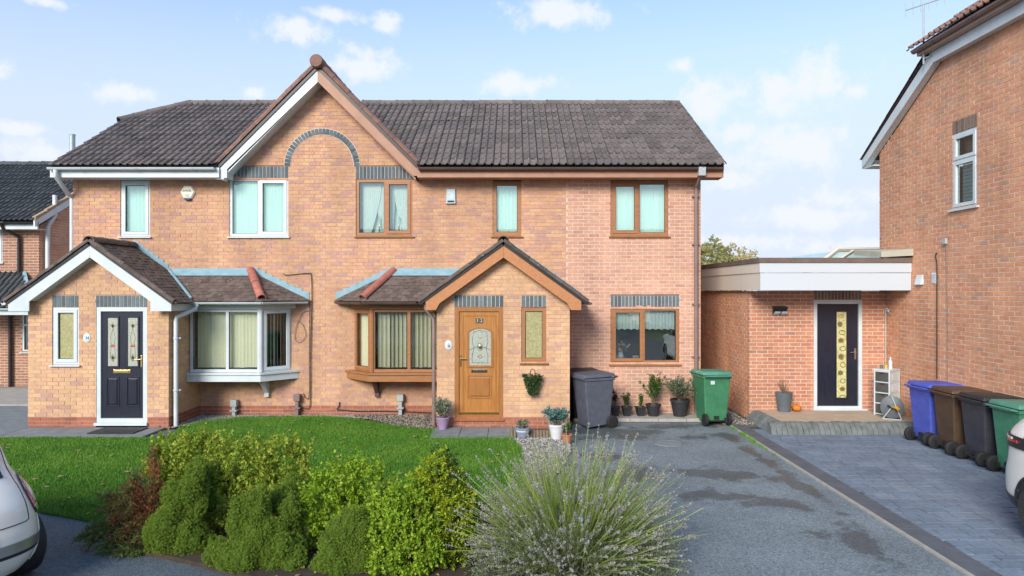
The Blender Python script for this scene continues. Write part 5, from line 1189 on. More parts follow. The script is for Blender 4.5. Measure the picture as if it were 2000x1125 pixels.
tr = Pieces("roof_tile", hr); roof(tr, hr, (BX-.19,12.5,7.02), -Y1, (math.cos(R(35.5)),0,math.sin(R(35.5))), [(0,0),(5.2,0),(2.62,3.04),(2.58,3.04)], m='ridge'); tr.flush()
b = MB(); ap = (9.74,9.9,8.78)
b.add([(BX-.02,14.63,5.43),(BX-.02,12.2,6.96),ap,(16.1,9.9,8.8),(16.1,14.66,5.42)],[(0,1,2,3,4)]); b.add([(BX-.02,5.17,5.43),(BX-.02,7.6,6.96),ap,(16.1,9.9,8.8),(16.1,5.14,5.42)],[(4,3,2,1,0)]); b.build("roof", M['tilebrown'], hr)
ridge_run(hr, (BX-.0,14.63,5.43), (BX-.0,12.3,6.94), .032, 'tilebrown', "verge_tile", step=.3)
hc = thing("vent_cowl", "white wall vent cowl with sloping hood on the orange gable", "vent", (WX,12.74,2.83)); b = MB(); b.hexa([(-.07,-.09,-.08),(-.07,.09,-.08),(0,.09,-.08),(0,-.09,-.08),(-.02,-.09,.1),(-.02,.09,.1),(0,.09,.1),(0,-.09,.1)]); b.build("hood", M['white'], hc); MB().box(-.065,-.005,-.085,.085,-.09,-.081).build("flap", M['greybox'], hc)
lv = thing("louvre_vent", "flat white louvred vent on the orange gable beside the hooded vent", "vent", (WX,12.32,2.86)); MB().box(-.012,0,-.07,.07,-.1,.1).build("plate", M['white'], lv)
for k in range(5): b = MB(); b.hexa([(-.026,-.055,-.08+k*.036),(-.026,.055,-.08+k*.036),(-.012,.055,-.07+k*.036),(-.012,-.055,-.07+k*.036),(-.026,-.055,-.076+k*.036),(-.026,.055,-.076+k*.036),(-.012,.055,-.055+k*.036),(-.012,-.055,-.055+k*.036)]); b.build("louvre", M['white'], lv)
wr_ = lambda px, py: (WX-.02, WX*FPX/(px-VX), EYE-(py-VY)*WX/(px-VX))
cable("gable_cable", [wr_(1832,494),wr_(1829,500),wr_(1832,520),wr_(1832,600),wr_(1832,740)], .010, M['cable'], "dark pipe running down the orange gable with a hooked top"); cable("gable_cable", [wr_(1850,476),wr_(1853,600),wr_(1853,745)], .006, M['pipebrown'], "thin brown cable down the orange gable from a small grey box")
jb = thing("junction_box", "small grey junction box on the orange gable", "junction box", wr_(1850,471)); MB().box(-.04,0,-.045,.045,-.05,.05).build("box", M['greybox'], jb, bevel=.006); MB().box(-.046,-.041,-.04,.04,-.045,.045).build("lid", M['greybox'], jb)
cb = thing("awning_board", "sloping pale green board fixed over the flat roof beside the orange gable", "awning", (WX,13.0,3.3)); b = MB(); b.hexa([(-.01,-.05,.0),(-.01,1.0,.06),(-.62,1.0,.06),(-.62,-.05,-.03),(-.01,-.05,.13),(-.01,1.0,.16),(-.62,1.0,.16),(-.62,-.05,.075)]); b.build("board", mat('pale olive board', (.42,.42,.33), (.5,.5,.4), .8, 4), cb); MB().tube([(-.05,.0,.1),(-.55,.0,-.05)], .012, 6).build("strut", M['greybox'], cb)
# television aerial on the barge board
ar = thing("tv_aerial", "thin television aerial on a pole at the gable of the tall house", "aerial", (7.36,12.25,6.8)); z9 = 2.65+560*12.25/FPX-6.8
MB().tube([(0,0,-.1),(0,0,z9)], .016, 8).build("pole", M['greybox'], ar, True); b = MB(); b.tube([(0,0,0),(.1,-.1,.02),(.12,-.12,.0)], .014, 6); b.tube([(0,0,.2),(.1,-.1,.2)], .012, 6); b.build("bracket", M['greybox'], ar)
b = MB(); b.tube([(-.18,.25,z9-.03),(.35,-.5,z9-.02)], .011, 6)
for k in range(8):
    t_ = k/7; c = Vector((-.18,.25,z9-.03)).lerp(Vector((.35,-.5,z9-.02)), t_); s = .13-.05*t_; b.tube([c+Vector((0,0,-s)), c+Vector((0,0,s))], .006, 5)
b.build("antenna", M['greybox'], ar)
# ------------------------------------------------------------------ house behind on the left
hn = thing("brick_house", "brown brick house with dark roof and black pipes behind on the far left", "house", (-15, 18.7, 0), world=True)
pn = Pieces("brick", hn, 200); mn = MB(); wn1 = (-14.62,-14.0,3.4,4.4); wn2 = (-13.48,-12.99,.95,2.0)
brick_wall(pn, mn, (0,18.7,0), X1, FRONT, lambda z: (-18.5,-13.0), 0, 4.42, [wn1, wn2], 'brickdark')
gs = lambda z: (18.71, 26) if z < 4.4 else (18.71+(z-4.4)*1.75, 26-(z-4.4)*1.75)
brick_wall(pn, mn, (-13.0,0,0), Y1, PLUSX, gs, 0, 6.4, [], 'brickext'); mn.build("wall", M['mortarlight'], hn); pn.flush()  # gable in paler pink brick than the front, standing in for sunlight on it
b = MB(); b.box(-18.5,-13.05,25.95,26,0,4.4); b.box(-18.55,-18.5,18.7,26,0,4.4); b.box(-18.4,-13.1,18.8,25.9,2.5,2.6); b.build("outer_walls", M['brickext'], hn)
tn = Pieces("roof_tile", hn, 300); roof(tn, hn, (-18.8,18.3,4.52), X1, (0,4.0,2.2), [(0,0),(5.98,0),(5.98,4.56),(0,4.56)], m='tilefar'); tn.flush()
b = MB(); b.hexa([(-18.8,22.3,6.66),(-12.82,22.3,6.66),(-12.82,26.4,4.45),(-18.8,26.4,4.45),(-18.8,22.3,6.72),(-12.82,22.3,6.72),(-12.82,26.4,4.5),(-18.8,26.4,4.5)]); b.build("rear_roof", M['tilefar'], hn)
ridge_run(hn, (-18.8,22.3,6.73), (-12.82,22.3,6.73), .12, 'tilefar'); M['vergebuff'] = mat('buff mortar verge', (.34,.25,.15), (.44,.34,.22), .9, 6)
b = MB(); b.hexa([(x,y,z) for x in (-12.84,-12.80) for y,z in ((18.25,4.33),(18.25,4.50),(22.3,6.70),(22.3,6.45))]); b.build("barge_board", M['white'], hn)
for k in range(9):
    t0, t1 = k/9, (k+.93)/9; y0_, y1_ = 18.25+4.05*t0, 18.25+4.05*t1; z0_, z1_ = 4.52+2.2*t0, 4.52+2.2*t1; b = MB(); b.hexa([(x,y,z) for x in (-12.87,-12.78) for y,z in ((y0_,z0_),(y1_,z1_),(y1_,z1_+.07),(y0_,z0_+.09))]); b.build("verge_tile", M['vergebuff'], hn)
MB().box(-18.8,-12.8,18.36,18.39,4.28,4.47).build("fascia", M['white'], hn); MB().box(-18.8,-12.8,18.391,18.695,4.28,4.295).build("soffit", M['white'], hn); gutter(hn, [(-18.8,18.3,4.46),(-12.85,18.3,4.46)], M['black'], .055, clips=False)
downpipe(hn, [(-13.75,18.3,4.42),(-13.72,18.35,4.3),(-13.5,18.62,4.1),(-13.5,18.63,3.9),(-13.5,18.63,2.4)], M['black'], .045); downpipe(hn, [(-13.74,18.63,2.1),(-13.74,18.63,1.0),(-13.74,18.63,0)], M['black'], .045)
TN = plane_T((0,18.7,0), X1, FRONT); window(hn, TN, *wn1, one, M['white'], glass='glassdark'); window(hn, TN, *wn2, [(0,1,False)], M['white'], glass='glassdark'); MB(TN).box(wn2[0]+.06,wn2[1]-.06,.02,.08,1.66,1.71).build("transom", M['white'], hn)
downpipe(hn, [(-12.85,19.12,5.3),(-12.85,19.12,4.72),(-12.87,18.9,4.46),(-12.88,18.87,4.35),(-12.88,18.87,1.5)], M['white'], .06, name="flue_pipe")
b = MB(); 
for p in (Vector((-12.94,19.3,4.63)), Vector((-12.94,19.25,3.9))): b.tube([p, p+Vector((.25,.35,.06))], .03, 6)
b.build("rafter_end", M['brickext'], hn)
tc_ = Pieces("canopy_tile", hn, 250); roof(tc_, hn, (-18.5,17.65,2.2), X1, (0,1.05,.9), [(0,0),(6.0,0),(5.1,1.383),(0,1.383)], m='tilefar'); tc_.flush()
b = MB(); b.add([(-12.5,17.65,2.2),(-12.98,18.7,2.2),(-13.4,18.7,3.1)],[(0,1,2)]); b.build("canopy_end", M['tilefar'], hn)
MB().box(-18.5,-12.5,17.66,17.69,2.0,2.16).build("canopy_fascia", M['white'], hn); MB().box(-18.5,-12.5,17.69,18.695,2.0,2.02).build("canopy_soffit", M['white'], hn); gutter(hn, [(-18.5,17.6,2.17),(-12.5,17.6,2.17)], M['white'], .05, clips=False)
steps(hn, -14.6, 3.2, -13.1, 2.6, .12); b = MB(); b.hexa([(-13.45,18.68,3.1),(-12.5,17.62,2.2),(-12.42,17.66,2.2),(-13.35,18.69,3.1),(-13.45,18.68,3.16),(-12.5,17.62,2.27),(-12.42,17.66,2.27),(-13.35,18.69,3.16)]); b.build("lead_hip", M['lead'], hn)
fl = thing("metal_flue", "upright grey metal flue behind the left roof edge", "flue", (-13.9,21.5,5.6)); MB().tube([(0,0,0),(0,0,1.92)], .085, 12).build("pipe", mat('pale flue metal', (.40,.48,.50), None, .4, 4, metal=.4), fl, True); MB().lathe((0,0,1.9), [(.09,0),(.09,.05),(.07,.05)], 12).build("rim", M['greybox'], fl)
# garden room behind the flat roof
gr = thing("garden_room", "white framed glass garden room roof behind the flat roof", "garden room", (9.0,18.5,0)); GZ = EYE+78*18.3/FPX
b = MB(); b.box(-1.5,1.6,-.6,2.4,0,2.4); b.build("base", M['white'], gr)
b = MB(); b.hexa([(-1.5,-.6,2.95),(1.6,-.6,2.95),(1.6,2.4,2.95),(-1.5,2.4,2.95),(-.45,-.6,GZ-.05),(1.6,-.6,GZ-.05),(1.6,2.4,GZ-.05),(-.45,2.4,GZ-.05)]); b.build("glass_roof", mat('teal roof glass', (.45,.62,.62), (.55,.72,.72), .2, 3), gr); MB().box(-1.5,1.6,-.6,2.4,2.401,2.949).build("side", M['white'], gr)
b = MB(); b.tube([(-1.6,-.62,2.9),(-.5,-.62,GZ),(1.6,-.62,GZ)], .055, 6); b.build("rafter", cw, gr); b = MB(); b.tube([(-1.3,-.64,2.9),(-.1,-.64,GZ-.03)], .03, 6); b.build("rafter", cw, gr); MB().tube([(-.55,-.3,GZ),(-.55,-.3,GZ+.1)], .02, 6).build("finial", cw, gr)

# ------------------------------------------------------------------ the other side of the street, which the windows mirror
M['carglass0'] = mat('dark pane', (.02,.025,.03), None, .05, 3); M['render_wall'] = mat('pale rendered wall', (.62,.60,.55), (.72,.70,.65), .9, 2); M['redroof'] = tile_mat('red brown roof', [(.26,.13,.09),(.32,.16,.11),(.22,.11,.08)])
for k, (x0, lb) in enumerate(((-17,"pale rendered house across the street, opposite the white framed house"),(-3.5,"pale rendered house across the street, opposite the oak door"),(10,"pale rendered house across the street, opposite the flat roofed extension"))):
    o = thing("rendered_house", lb, "house", (x0+5, -27, 0), group="houses across the street"); MB().box(-4.6,4.6,-4,4,0,5.0).build("wall", M['render_wall'], o)
    b = MB(); b.hexa([(-4.9,4.4,4.9),(4.9,4.4,4.9),(4.9,-4.4,4.9),(-4.9,-4.4,4.9),(-4.9,.05,7.6),(4.9,.05,7.6),(4.9,-.05,7.6),(-4.9,-.05,7.6)]); b.build("roof", M['redroof'], o)
    for (a, z) in ((-2.8,1.0),(2.0,1.0),(-2.8,3.4),(0.4,3.4),(2.8,3.4)):
        w_ = MB().frame(a-.8,a+.8,z,z+1.25,.08,4.0,4.06).build("window", M['white'], o); MB().box(a-.72,a+.72,4.005,4.02,z+.08,z+1.17).build("pane", M['carglass0'], w_)
    MB().box(-.5,.5,4.0,4.05,0,2.1).build("door", M['navy'], o)
# ------------------------------------------------------------------ trees far behind
def tree(lab, x, y, lobes, h, m, n, ls, seed):
    t = thing("tree", lab, "tree", (x, y, 0), group="trees beyond the flat roof"); rg = np.random.default_rng(seed); b = MB(); b.tube([(0,0,0),(.05,0,h*.4),(0,.05,h*.75)], [.16,.12,.06], 8)
    for l in lobes: b.tube([(0,0,h*.35),(l[0]*.5,l[1]*.5,l[2]*.8),(l[0],l[1],l[2])], [.06,.045,.02], 6)
    b.build("trunk", M['twig'], t, True); p, o = shell(lobes, n, rg, .35, 1.1, .35, .3); V, Fc = sprigs(p, o, 7, ls*1.5, ls, .38, rg); np_obj("crown", V, Fc, m, t); return t
GR['autumn'] = leaf_mat('yellow green leaf', [(.36,.37,.14),(.48,.46,.20),(.60,.55,.26)], .5); GR['autumn2'] = leaf_mat('golden leaf', [(.58,.50,.20),(.68,.56,.26),(.76,.64,.34)], .5)
tree("dense olive green tree beyond the flat roof", 9.0, 31.5, [(-.6,0,3.7,.9,.9,.85),(.2,0,3.9,.75,.8,.8),(-.2,0,2.9,1.1,1,.9),(.75,0,3.3,.6,.6,.8)], 4.4, GR['autumn'], 2600, .13, 41)
tree("loose golden leaved tree beside the olive tree", 10.6, 32, [(-.3,0,4.0,.5,.5,.6),(.2,0,3.7,.6,.6,.6),(.45,0,3.2,.55,.5,.8),(-.4,0,3.3,.7,.5,.8)], 4.4, GR['autumn2'], 700, .12, 42)
# ------------------------------------------------------------------ the hedge of conifers and shrubs
def lobe(px, yt, yb, hw, Y, dy=0, dep=1.0):
    c = P(px, (yt+yb)/2, Y+dy); k = (Y+dy)/FPX; return (c.x, c.y, c.z, hw*k, hw*k*dep, (yb-yt)/2*k)
GR['conifer'] = leaf_mat('conifer needle', [(.095,.155,.022),(.14,.215,.03),(.20,.29,.04),(.28,.37,.06)], .12, .8, 5, .42, .08)
GR['euonymus'] = leaf_mat('golden green leaf', [(.09,.16,.018),(.20,.29,.03),(.38,.45,.06),(.56,.58,.13)], .28, .7, 5, .42, .12)
GR['lime'] = leaf_mat('lime leaf', [(.10,.20,.015),(.20,.34,.025),(.34,.48,.04),(.50,.58,.09)], .3, .7, 5, .42, .12)
GR['thuja'] = leaf_mat('thuja scale leaf', [(.10,.18,.014),(.22,.32,.02),(.40,.46,.03),(.56,.55,.06)], .22, .7, 5, .42, .12)
GR['thujashade'] = leaf_mat('shaded thuja leaf', [(.02,.045,.01),(.04,.08,.015),(.07,.11,.02)], .15)
GR['red'] = leaf_mat('red brown juniper', [(.10,.045,.025),(.20,.075,.04),(.32,.12,.055),(.42,.24,.09)], .15, .7, 5, .42, .1)
GR['juniper'] = leaf_mat('grey green juniper', [(.06,.10,.03),(.13,.18,.05),(.25,.29,.09)], .15)
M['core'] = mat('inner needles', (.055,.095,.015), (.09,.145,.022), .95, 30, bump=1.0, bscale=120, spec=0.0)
M['wood'] = mat('shrub wood', (.085,.055,.03), (.15,.10,.06), .9, 14)
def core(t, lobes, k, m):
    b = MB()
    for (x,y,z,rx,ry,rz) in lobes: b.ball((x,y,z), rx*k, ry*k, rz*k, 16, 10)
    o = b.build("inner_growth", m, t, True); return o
def knob(lobes, k, f, rg, upw=0.0):
    out = []
    for (x,y,z,rx,ry,rz) in lobes:
        out.append((x,y,z,rx*.86,ry*.86,rz*.88))
        for i in range(k):
            d = rg.normal(size=3); d[1] = -abs(d[1]); d[2] = d[2]*(1-upw)+abs(d[2])*upw; d /= np.linalg.norm(d); r = min(rx,ry,rz)*f*rg.uniform(.75,1.25); q = (x+d[0]*rx*.88, y+d[1]*ry*.88, z+d[2]*rz*.88, r, r, r*1.6)
            if q[2]-q[5]*.3 > .03: out.append(q)
    return out
def shrub(name, lab, cat, base, lobes, m, n, per, ln, ls, wd, seed, corek=.84, group=None, stems=9, lo=.72, bump=.1, up=.45, spread=1.0, kn=None, shoots=0):
    t = thing(name, lab, cat, (base[0], base[1], .045), world=True, group=group); rg = np.random.default_rng(seed)
    if kn: lobes = knob(lobes, kn[0], kn[1], rg, kn[2] if len(kn) > 2 else 0)
    if corek: core(t, lobes, corek, M['core'])
    p, o = shell(lobes, n, rg, lo, 1.04, bump, up); V, Fc = sprigs(p, o, per, ln, ls, wd, rg, spread); fo = np_obj("foliage", V, Fc, m, t)
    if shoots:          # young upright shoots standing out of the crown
        q = rg.random(len(p)) < .16; q &= o[:,2] > .35; ps, os_ = p[q], o[q]*.6+np.array([0,0,.7]); os_ /= np.linalg.norm(os_, axis=1, keepdims=True)
        V2, F2 = sprigs(ps, os_, 16, .17, ls*.95, wd, rg, .75); V = np.concatenate([V, V2]); Fc = np.concatenate([Fc, F2+len(V)-len(V2)]); bpy.data.objects.remove(fo); np_obj("foliage", V, Fc, m, t)
    b = MB()
    for k in range(stems):
        l = lobes[k % len(lobes)]; a = Vector((base[0]+rnd.uniform(-.08,.08), base[1]+rnd.uniform(-.05,.05), .04)); e = Vector(l[:3])+Vector((rnd.uniform(-.5,.5)*l[3],rnd.uniform(-.5,.5)*l[4],l[5]*.4)); b.tube([a, a.lerp(e,.5)+Vector((0,0,-.05)), e], [.016,.011,.005], 6)
    b.build("stem", M['wood'], t, True); return t
HG = "hedge of shrubs along the front of the lawn"
def L_(Y, *a): return [lobe(*q, Y) if len(q) == 4 else lobe(*q[:4], Y, q[4]) for q in a]
def ob(px, Y): return ((px-VX)*Y/FPX, Y)
shrub("euonymus", "loose olive green shrub at the back left of the hedge, next to the red-brown juniper", "shrub", ob(360,7.7), L_(7.7,(415,842,930,26),(388,856,950,38),(335,872,950,30),(350,900,1010,45),(312,900,960,22),(380,930,1040,40)), GR['euonymus'], 2400, 9, .075, .034, .33, 51, corek=0, group=HG, lo=.45, bump=.2, kn=(8,.42,.7), shoots=1)
shrub("euonymus", "widest golden green shrub in the hedge, rising in tufts at its back", "shrub", ob(490,7.45), L_(7.45,(455,862,960,40),(495,870,970,46),(556,864,960,36),(584,872,925,17),(430,930,1045,42),(480,930,1055,66),(545,925,1015,48),(420,960,1010,25)), GR['euonymus'], 3600, 9, .075, .034, .33, 52, corek=0, group=HG, lo=.45, bump=.2, kn=(8,.42,.7), shoots=1)
shrub("euonymus", "fresh green pale tipped shrub in the middle of the hedge", "shrub", ob(660,7.0), L_(7.0,(665,916,990,32),(712,910,1000,36),(640,940,1040,52),(690,960,1065,58),(600,972,1045,34),(640,1000,1080,48),(700,1010,1090,48)), GR['lime'], 3400, 9, .07, .033, .33, 53, corek=0, group=HG, lo=.45, bump=.2, kn=(8,.42,.7), shoots=1)
shrub("euonymus", "bright lime green shrub in front beside the golden thuja", "shrub", ob(790,6.4), L_(6.4,(795,965,1060,38),(768,1000,1080,34),(815,1040,1130,40),(742,978,1015,14),(780,1060,1150,50)), GR['lime'], 2600, 9, .065, .032, .33, 54, corek=0, group=HG, lo=.45, bump=.2, kn=(8,.42,.7), shoots=1)
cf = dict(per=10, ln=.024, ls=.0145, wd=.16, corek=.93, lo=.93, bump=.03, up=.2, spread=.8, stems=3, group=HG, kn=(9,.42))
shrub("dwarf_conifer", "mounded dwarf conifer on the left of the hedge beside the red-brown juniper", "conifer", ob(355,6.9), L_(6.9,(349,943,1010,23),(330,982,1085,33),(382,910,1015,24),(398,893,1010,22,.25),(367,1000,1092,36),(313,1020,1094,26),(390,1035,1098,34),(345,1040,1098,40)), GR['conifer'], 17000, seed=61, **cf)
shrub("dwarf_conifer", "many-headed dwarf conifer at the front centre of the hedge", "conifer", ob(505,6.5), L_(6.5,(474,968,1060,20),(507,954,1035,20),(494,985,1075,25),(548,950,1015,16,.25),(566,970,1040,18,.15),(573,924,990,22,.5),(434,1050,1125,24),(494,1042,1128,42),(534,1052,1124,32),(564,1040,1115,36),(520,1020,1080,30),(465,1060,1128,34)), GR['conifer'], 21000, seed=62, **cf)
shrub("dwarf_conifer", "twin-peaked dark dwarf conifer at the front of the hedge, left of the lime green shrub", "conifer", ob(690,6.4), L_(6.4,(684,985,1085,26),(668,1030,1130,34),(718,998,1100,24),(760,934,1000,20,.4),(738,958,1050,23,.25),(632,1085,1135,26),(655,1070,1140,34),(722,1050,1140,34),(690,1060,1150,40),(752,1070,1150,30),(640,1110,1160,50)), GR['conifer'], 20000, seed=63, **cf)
tl = L_(6.6,(855,880,1000,30),(830,918,1010,28),(880,930,1045,34),(850,975,1115,54),(900,960,1070,26),(815,958,1030,24),(870,1050,1150,60))
th = shrub("thuja", "tall golden green thuja, the highest shrub of the hedge, left of the lavender", "conifer", ob(855,6.6), tl, GR['thuja'], 4200, 9, .06, .03, .2, 64, corek=.55, group=HG, lo=.6, bump=.25, kn=(5,.45))
rg = np.random.default_rng(66); p, o = shell([(l[0]+.05,l[1]+.04,l[2],l[3]*.95,l[4]*.95,l[5]*.97) for l in tl], 1800, rg, .6, .98, .3, .3); k_ = p[:,0] > ob(855,6.6)[0]-.02; V, Fc = sprigs(p[k_], o[k_], 9, .06, .034, .2, rg); np_obj("shade_foliage", V, Fc, GR['thujashade'], th)  # dark leaves on the right half only: the shaded side put into leaf colour
# sprawling juniper
jn = thing("juniper", "sprawling red-brown juniper leaning left at the end of the hedge", "conifer", (ob(312,7.25)[0], 7.25, .045), world=True, group=HG); rg = np.random.default_rng(71); b = MB(); C_, D_, C2, D2 = [], [], [], []
base = Vector((ob(315,7.3)[0], 7.3, .1))
for (px, py, Yt, w, red) in [(298,888,7.5,2,1),(270,945,7.35,3,1),(255,960,7.2,3,1),(225,975,7.2,2,.6),(240,990,7.1,3,.8),(205,1000,7.1,2,.3),(230,1015,7.0,3,.7),(195,1045,6.95,3,.3),(215,1060,6.9,3,.4),(240,1080,6.85,3,.3),(265,1085,6.85,3,.3),(290,1075,6.9,3,.5),(265,1000,7.1,3,1),(285,1020,7.0,3,.9),(250,1040,6.95,3,.8),(300,960,7.3,3,.8),(280,1050,6.9,3,.6),(180,1060,6.95,2,.2),(172,1045,6.95,2,.1),(205,1080,6.85,2,.1),(185,1030,7.0,1,.1),(160,1052,6.95,1,.05),(240,1092,6.8,2,.1),(270,1095,6.8,2,.1),(262,930,7.3,1,.3),(205,972,7.2,1,.2)]:
    e = P(px, py, Yt); m1 = base.lerp(e, .5)+Vector((0,0,.10)); m2 = base.lerp(e, .8)+Vector((0,0,.06)); pts = [base, m1, m2, e]; b.tube(pts, [.016,.012,.007,.003], 6)
    for k in range(60*w):
        t_ = rg.random()**.55; q = base.lerp(m1, t_*2) if t_ < .5 else (m1.lerp(m2, (t_-.5)/.3) if t_ < .8 else m2.lerp(e, (t_-.8)/.2)); c = np.array(q)+rg.normal(size=3)*np.array([.05,.05,.04])*(1.25-t_*.9); c[2] = max(c[2], .06)
        d = np.array((e-m1).normalized())+rg.normal(size=3)*.35+np.array([0,0,.15]); d /= np.linalg.norm(d)
        (C_ if rg.random() < red*(.95 if t_ < .8 else .55) else C2).append(c); (D_ if len(C_) > len(D_) else D2).append(d)
b.build("stem", M['wood'], jn, True); V, Fc = sprigs(np.array(C_), np.array(D_), 7, .09, .045, .10, rg, .45); np_obj("foliage", V, Fc, GR['red'], jn); V, Fc = sprigs(np.array(C2), np.array(D2), 7, .09, .045, .10, rg, .45); np_obj("foliage", V, Fc, GR['juniper'], jn)
# lavender
lv = thing("lavender", "large round lavender bush with faded flower spikes by the driveway", "lavender", (.45, 6.35, .045), world=True); rg = np.random.default_rng(81)
n = 1500; cx, cy = .55, 6.42; th_ = rg.random(n)*6.283; tilt = np.arccos(1-rg.random(n)*.92)*.95; az = np.stack([np.cos(th_), np.sin(th_), np.zeros(n)], 1)
ln_ = (.50+.38*rg.random(n))*(1.0-.30*(tilt/1.4)**2); up_v = np.array([0,0,1]); jt_ = rg.normal(size=(n,3))*.13
b0 = np.array([cx,cy,.08])+az*(.50*np.sin(tilt)*rg.uniform(.6,1.1,n))[:,None]+up_v*(.30*np.cos(tilt)*rg.uniform(.5,1.1,n))[:,None]
d0 = az*np.sin(tilt*.80)[:,None]+up_v*np.cos(tilt*.80)[:,None]+jt_*.7; d1 = az*np.sin(tilt*.95)[:,None]+up_v*np.cos(tilt*.95)[:,None]+jt_+rg.normal(size=(n,3))*.16
p1 = b0+d0*ln_[:,None]*.45; p2 = p1+(d0*.4+d1*.6)*ln_[:,None]*.3; pts = np.stack([b0, p1, p2, p2+d1*ln_[:,None]*.27], 1); pts[:,:,2] = np.maximum(pts[:,:,2], .06+.05*rg.random((n,1)))
def ribbons(pts, w, rg):      # three-sided stems
    n, k, _ = pts.shape; d = pts[:,-1]-pts[:,0]; d /= np.linalg.norm(d, axis=1, keepdims=True); a = np.cross(d, rg.normal(size=(n,3))); a /= np.linalg.norm(a, axis=1, keepdims=True); c = np.cross(d, a); ring = [a, -.5*a+.866*c, -.5*a-.866*c]
    V = np.stack([pts+w*r[:,None,:] for r in ring], 2); F_ = []
    for i in range(k-1):
        for j in range(3): F_.append((i*3+j, i*3+(j+1) % 3, (i+1)*3+(j+1) % 3, (i+1)*3+j))
    return V.reshape(-1,3), (np.array(F_)[None]+3*k*np.arange(n)[:,None,None]).reshape(-1,4)
GR['lavstem'] = leaf_mat('lavender stem', [(.19,.28,.05),(.30,.40,.085),(.40,.47,.14)], .2); GR['lavflower'] = leaf_mat('faded lavender flower', [(.24,.235,.205),(.34,.33,.29),(.45,.43,.39)], .15); GR['lavleaf'] = leaf_mat('lavender leaf', [(.11,.14,.075),(.19,.225,.13),(.29,.33,.21)], .2)
V, Fc = ribbons(pts, .0026, rg); np_obj("stem", V, Fc, GR['lavstem'], lv)
dt = pts[:,3]-pts[:,2]; dt /= np.linalg.norm(dt, axis=1, keepdims=True); k_f = rg.random(n) < .72; C_ = np.concatenate([pts[k_f,3]+dt[k_f]*s for s in (-.05,-.012,.012,.034,.052)]); V, Fc = sprigs(C_, np.concatenate([dt[k_f]]*5), 7, .018, .0145, .4, rg, .9); np_obj("flower_spikes", V, Fc, GR['lavflower'], lv)
p, o = shell([(cx,cy,.20,.66,.52,.36),(cx-.38,cy-.12,.15,.5,.4,.28),(cx+.4,cy-.12,.15,.45,.4,.28),(cx,cy-.4,.14,.75,.35,.27)], 6500, rg, .55, 1.12, .25, .55); V, Fc = sprigs(p, o, 8, .10, .05, .085, rg, .6); np_obj("foliage", V, Fc, GR['lavleaf'], lv)
bl = thing("flower", "single pale blue flower among the lavender stems", "flower", tuple(P(1134,1015,5.9))); b = MB()
for (x,y,z) in [(0,0,0),(.018,0,.012),(-.015,.005,.014),(.005,-.008,.028),(-.012,0,-.016),(.016,.0,-.014)]: b.ball((x*.7,y*.7,z*.7), .009, .009, .008, 8, 5)
b.build("petals", mat('pale blue petal', (.35,.42,.72), None, .7), bl, True); MB().tube([(0,0,-.02),(.0,.1,-.3),(.0,.2,-.42)], .003, 5).build("stem", GR['lavstem'], bl)

# ------------------------------------------------------------------ wheelie bins
M['tyre'] = mat('bin wheel rubber', (.015,.015,.016), None, .7, 8)
def wheelie(lab, loc, rz, m, ml, group, s=1.0, sticker=False):
    t = thing("wheelie_bin", lab, "bin", loc, rz, group); H = .98*s
    b = MB(); a, c = .215*s, .235*s; A, Cc = .275*s, .345*s
    b.hexa([(-a,-c,.03),(a,-c,.03),(a,c-.01,.07),(-a,c-.01,.07),(-A,-Cc,H),(A,-Cc,H),(A,Cc-.06,H),(-A,Cc-.06,H)]); b.build("body", m, t, bevel=.018)
    b = MB(); b.frame(-A-.02,A+.02,-Cc-.02,Cc-.04,.024,H-.05,H) if False else None
    k = MB(); k.box(-A-.018,A+.018,-Cc-.018,Cc-.045,H-.055,H-.012); k.build("rim", m, t, bevel=.006)
    k = MB(); 
    for x in (-.8,0,.8): k.box(x*a-.012,x*a+.012,Cc-.07,Cc-.052,.5*H,H-.056) if False else None
    l = MB(); l.hexa([(-A-.03,-Cc-.045,H+.0),(A+.03,-Cc-.045,H+.0),(A+.03,Cc-.03,H+.012),(-A-.03,Cc-.03,H+.012),(-A-.005,-Cc+.0,H+.06),(A+.005,-Cc+.0,H+.06),(A+.005,Cc-.06,H+.075),(-A-.005,Cc-.06,H+.075)]); lo_ = l.build("lid", ml, t, True, bevel=.012)
    b = MB(); b.box(-A-.034,A+.034,-Cc-.05,-Cc-.03,H-.02,H+.015); b.build("lid_lip", ml, lo_)
    b = MB(); b.tube([(-A+.03,Cc-.06,H-.02),(-A+.03,Cc+.03,H+.0),(A-.03,Cc+.03,H+.0),(A-.03,Cc-.06,H-.02)], .016, 8); b.build("handle", ml, t, True)
    b = MB(); b.tube([(-a-.05,c+.03,.10),(a+.05,c+.03,.10)], .012, 8); b.box(-a-.02,-a+.05,c-.06,c+.05,.06,.15); b.box(a-.05,a+.02,c-.06,c+.05,.06,.15); b.build("axle", M['tyre'], t)
    for sd in (-1,1):
        w_ = MB().lathe((sd*(a+.02),c+.03,.12), [(.07,-.03),(.11,-.03),(.12,-.022),(.12,.022),(.11,.03),(.07,.03)], 22, 'x').build("wheel", M['tyre'], t, True); MB().lathe((sd*(a+.02),c+.03,.12), [(0,-.02),(.072,-.026),(.072,.026),(0,.02)], 16, 'x').build("hub", M['black'], w_, True)
    b = MB(); b.box(-.05,.05,Cc-.11,Cc-.085,.13,.19) ; b.build("foot_recess", M['tyre'], t)
    if sticker: MB().box(.05,.13,Cc-.07,Cc-.057,H-.17,H-.10).build("sticker", M['white'], t)
    return t
def binm(n, a, b_): return mat(n, a, b_, .5, 9, bump=.08, bscale=120)
bg_ = binm('slate blue plastic', (.075,.085,.115), (.11,.12,.15)); bk_ = binm('black bin plastic', (.016,.017,.018), (.028,.028,.03)); gn_ = binm('green plastic', (.035,.17,.075), (.06,.225,.11)); gl_ = binm('pale green lid', (.06,.22,.15), (.10,.28,.20))
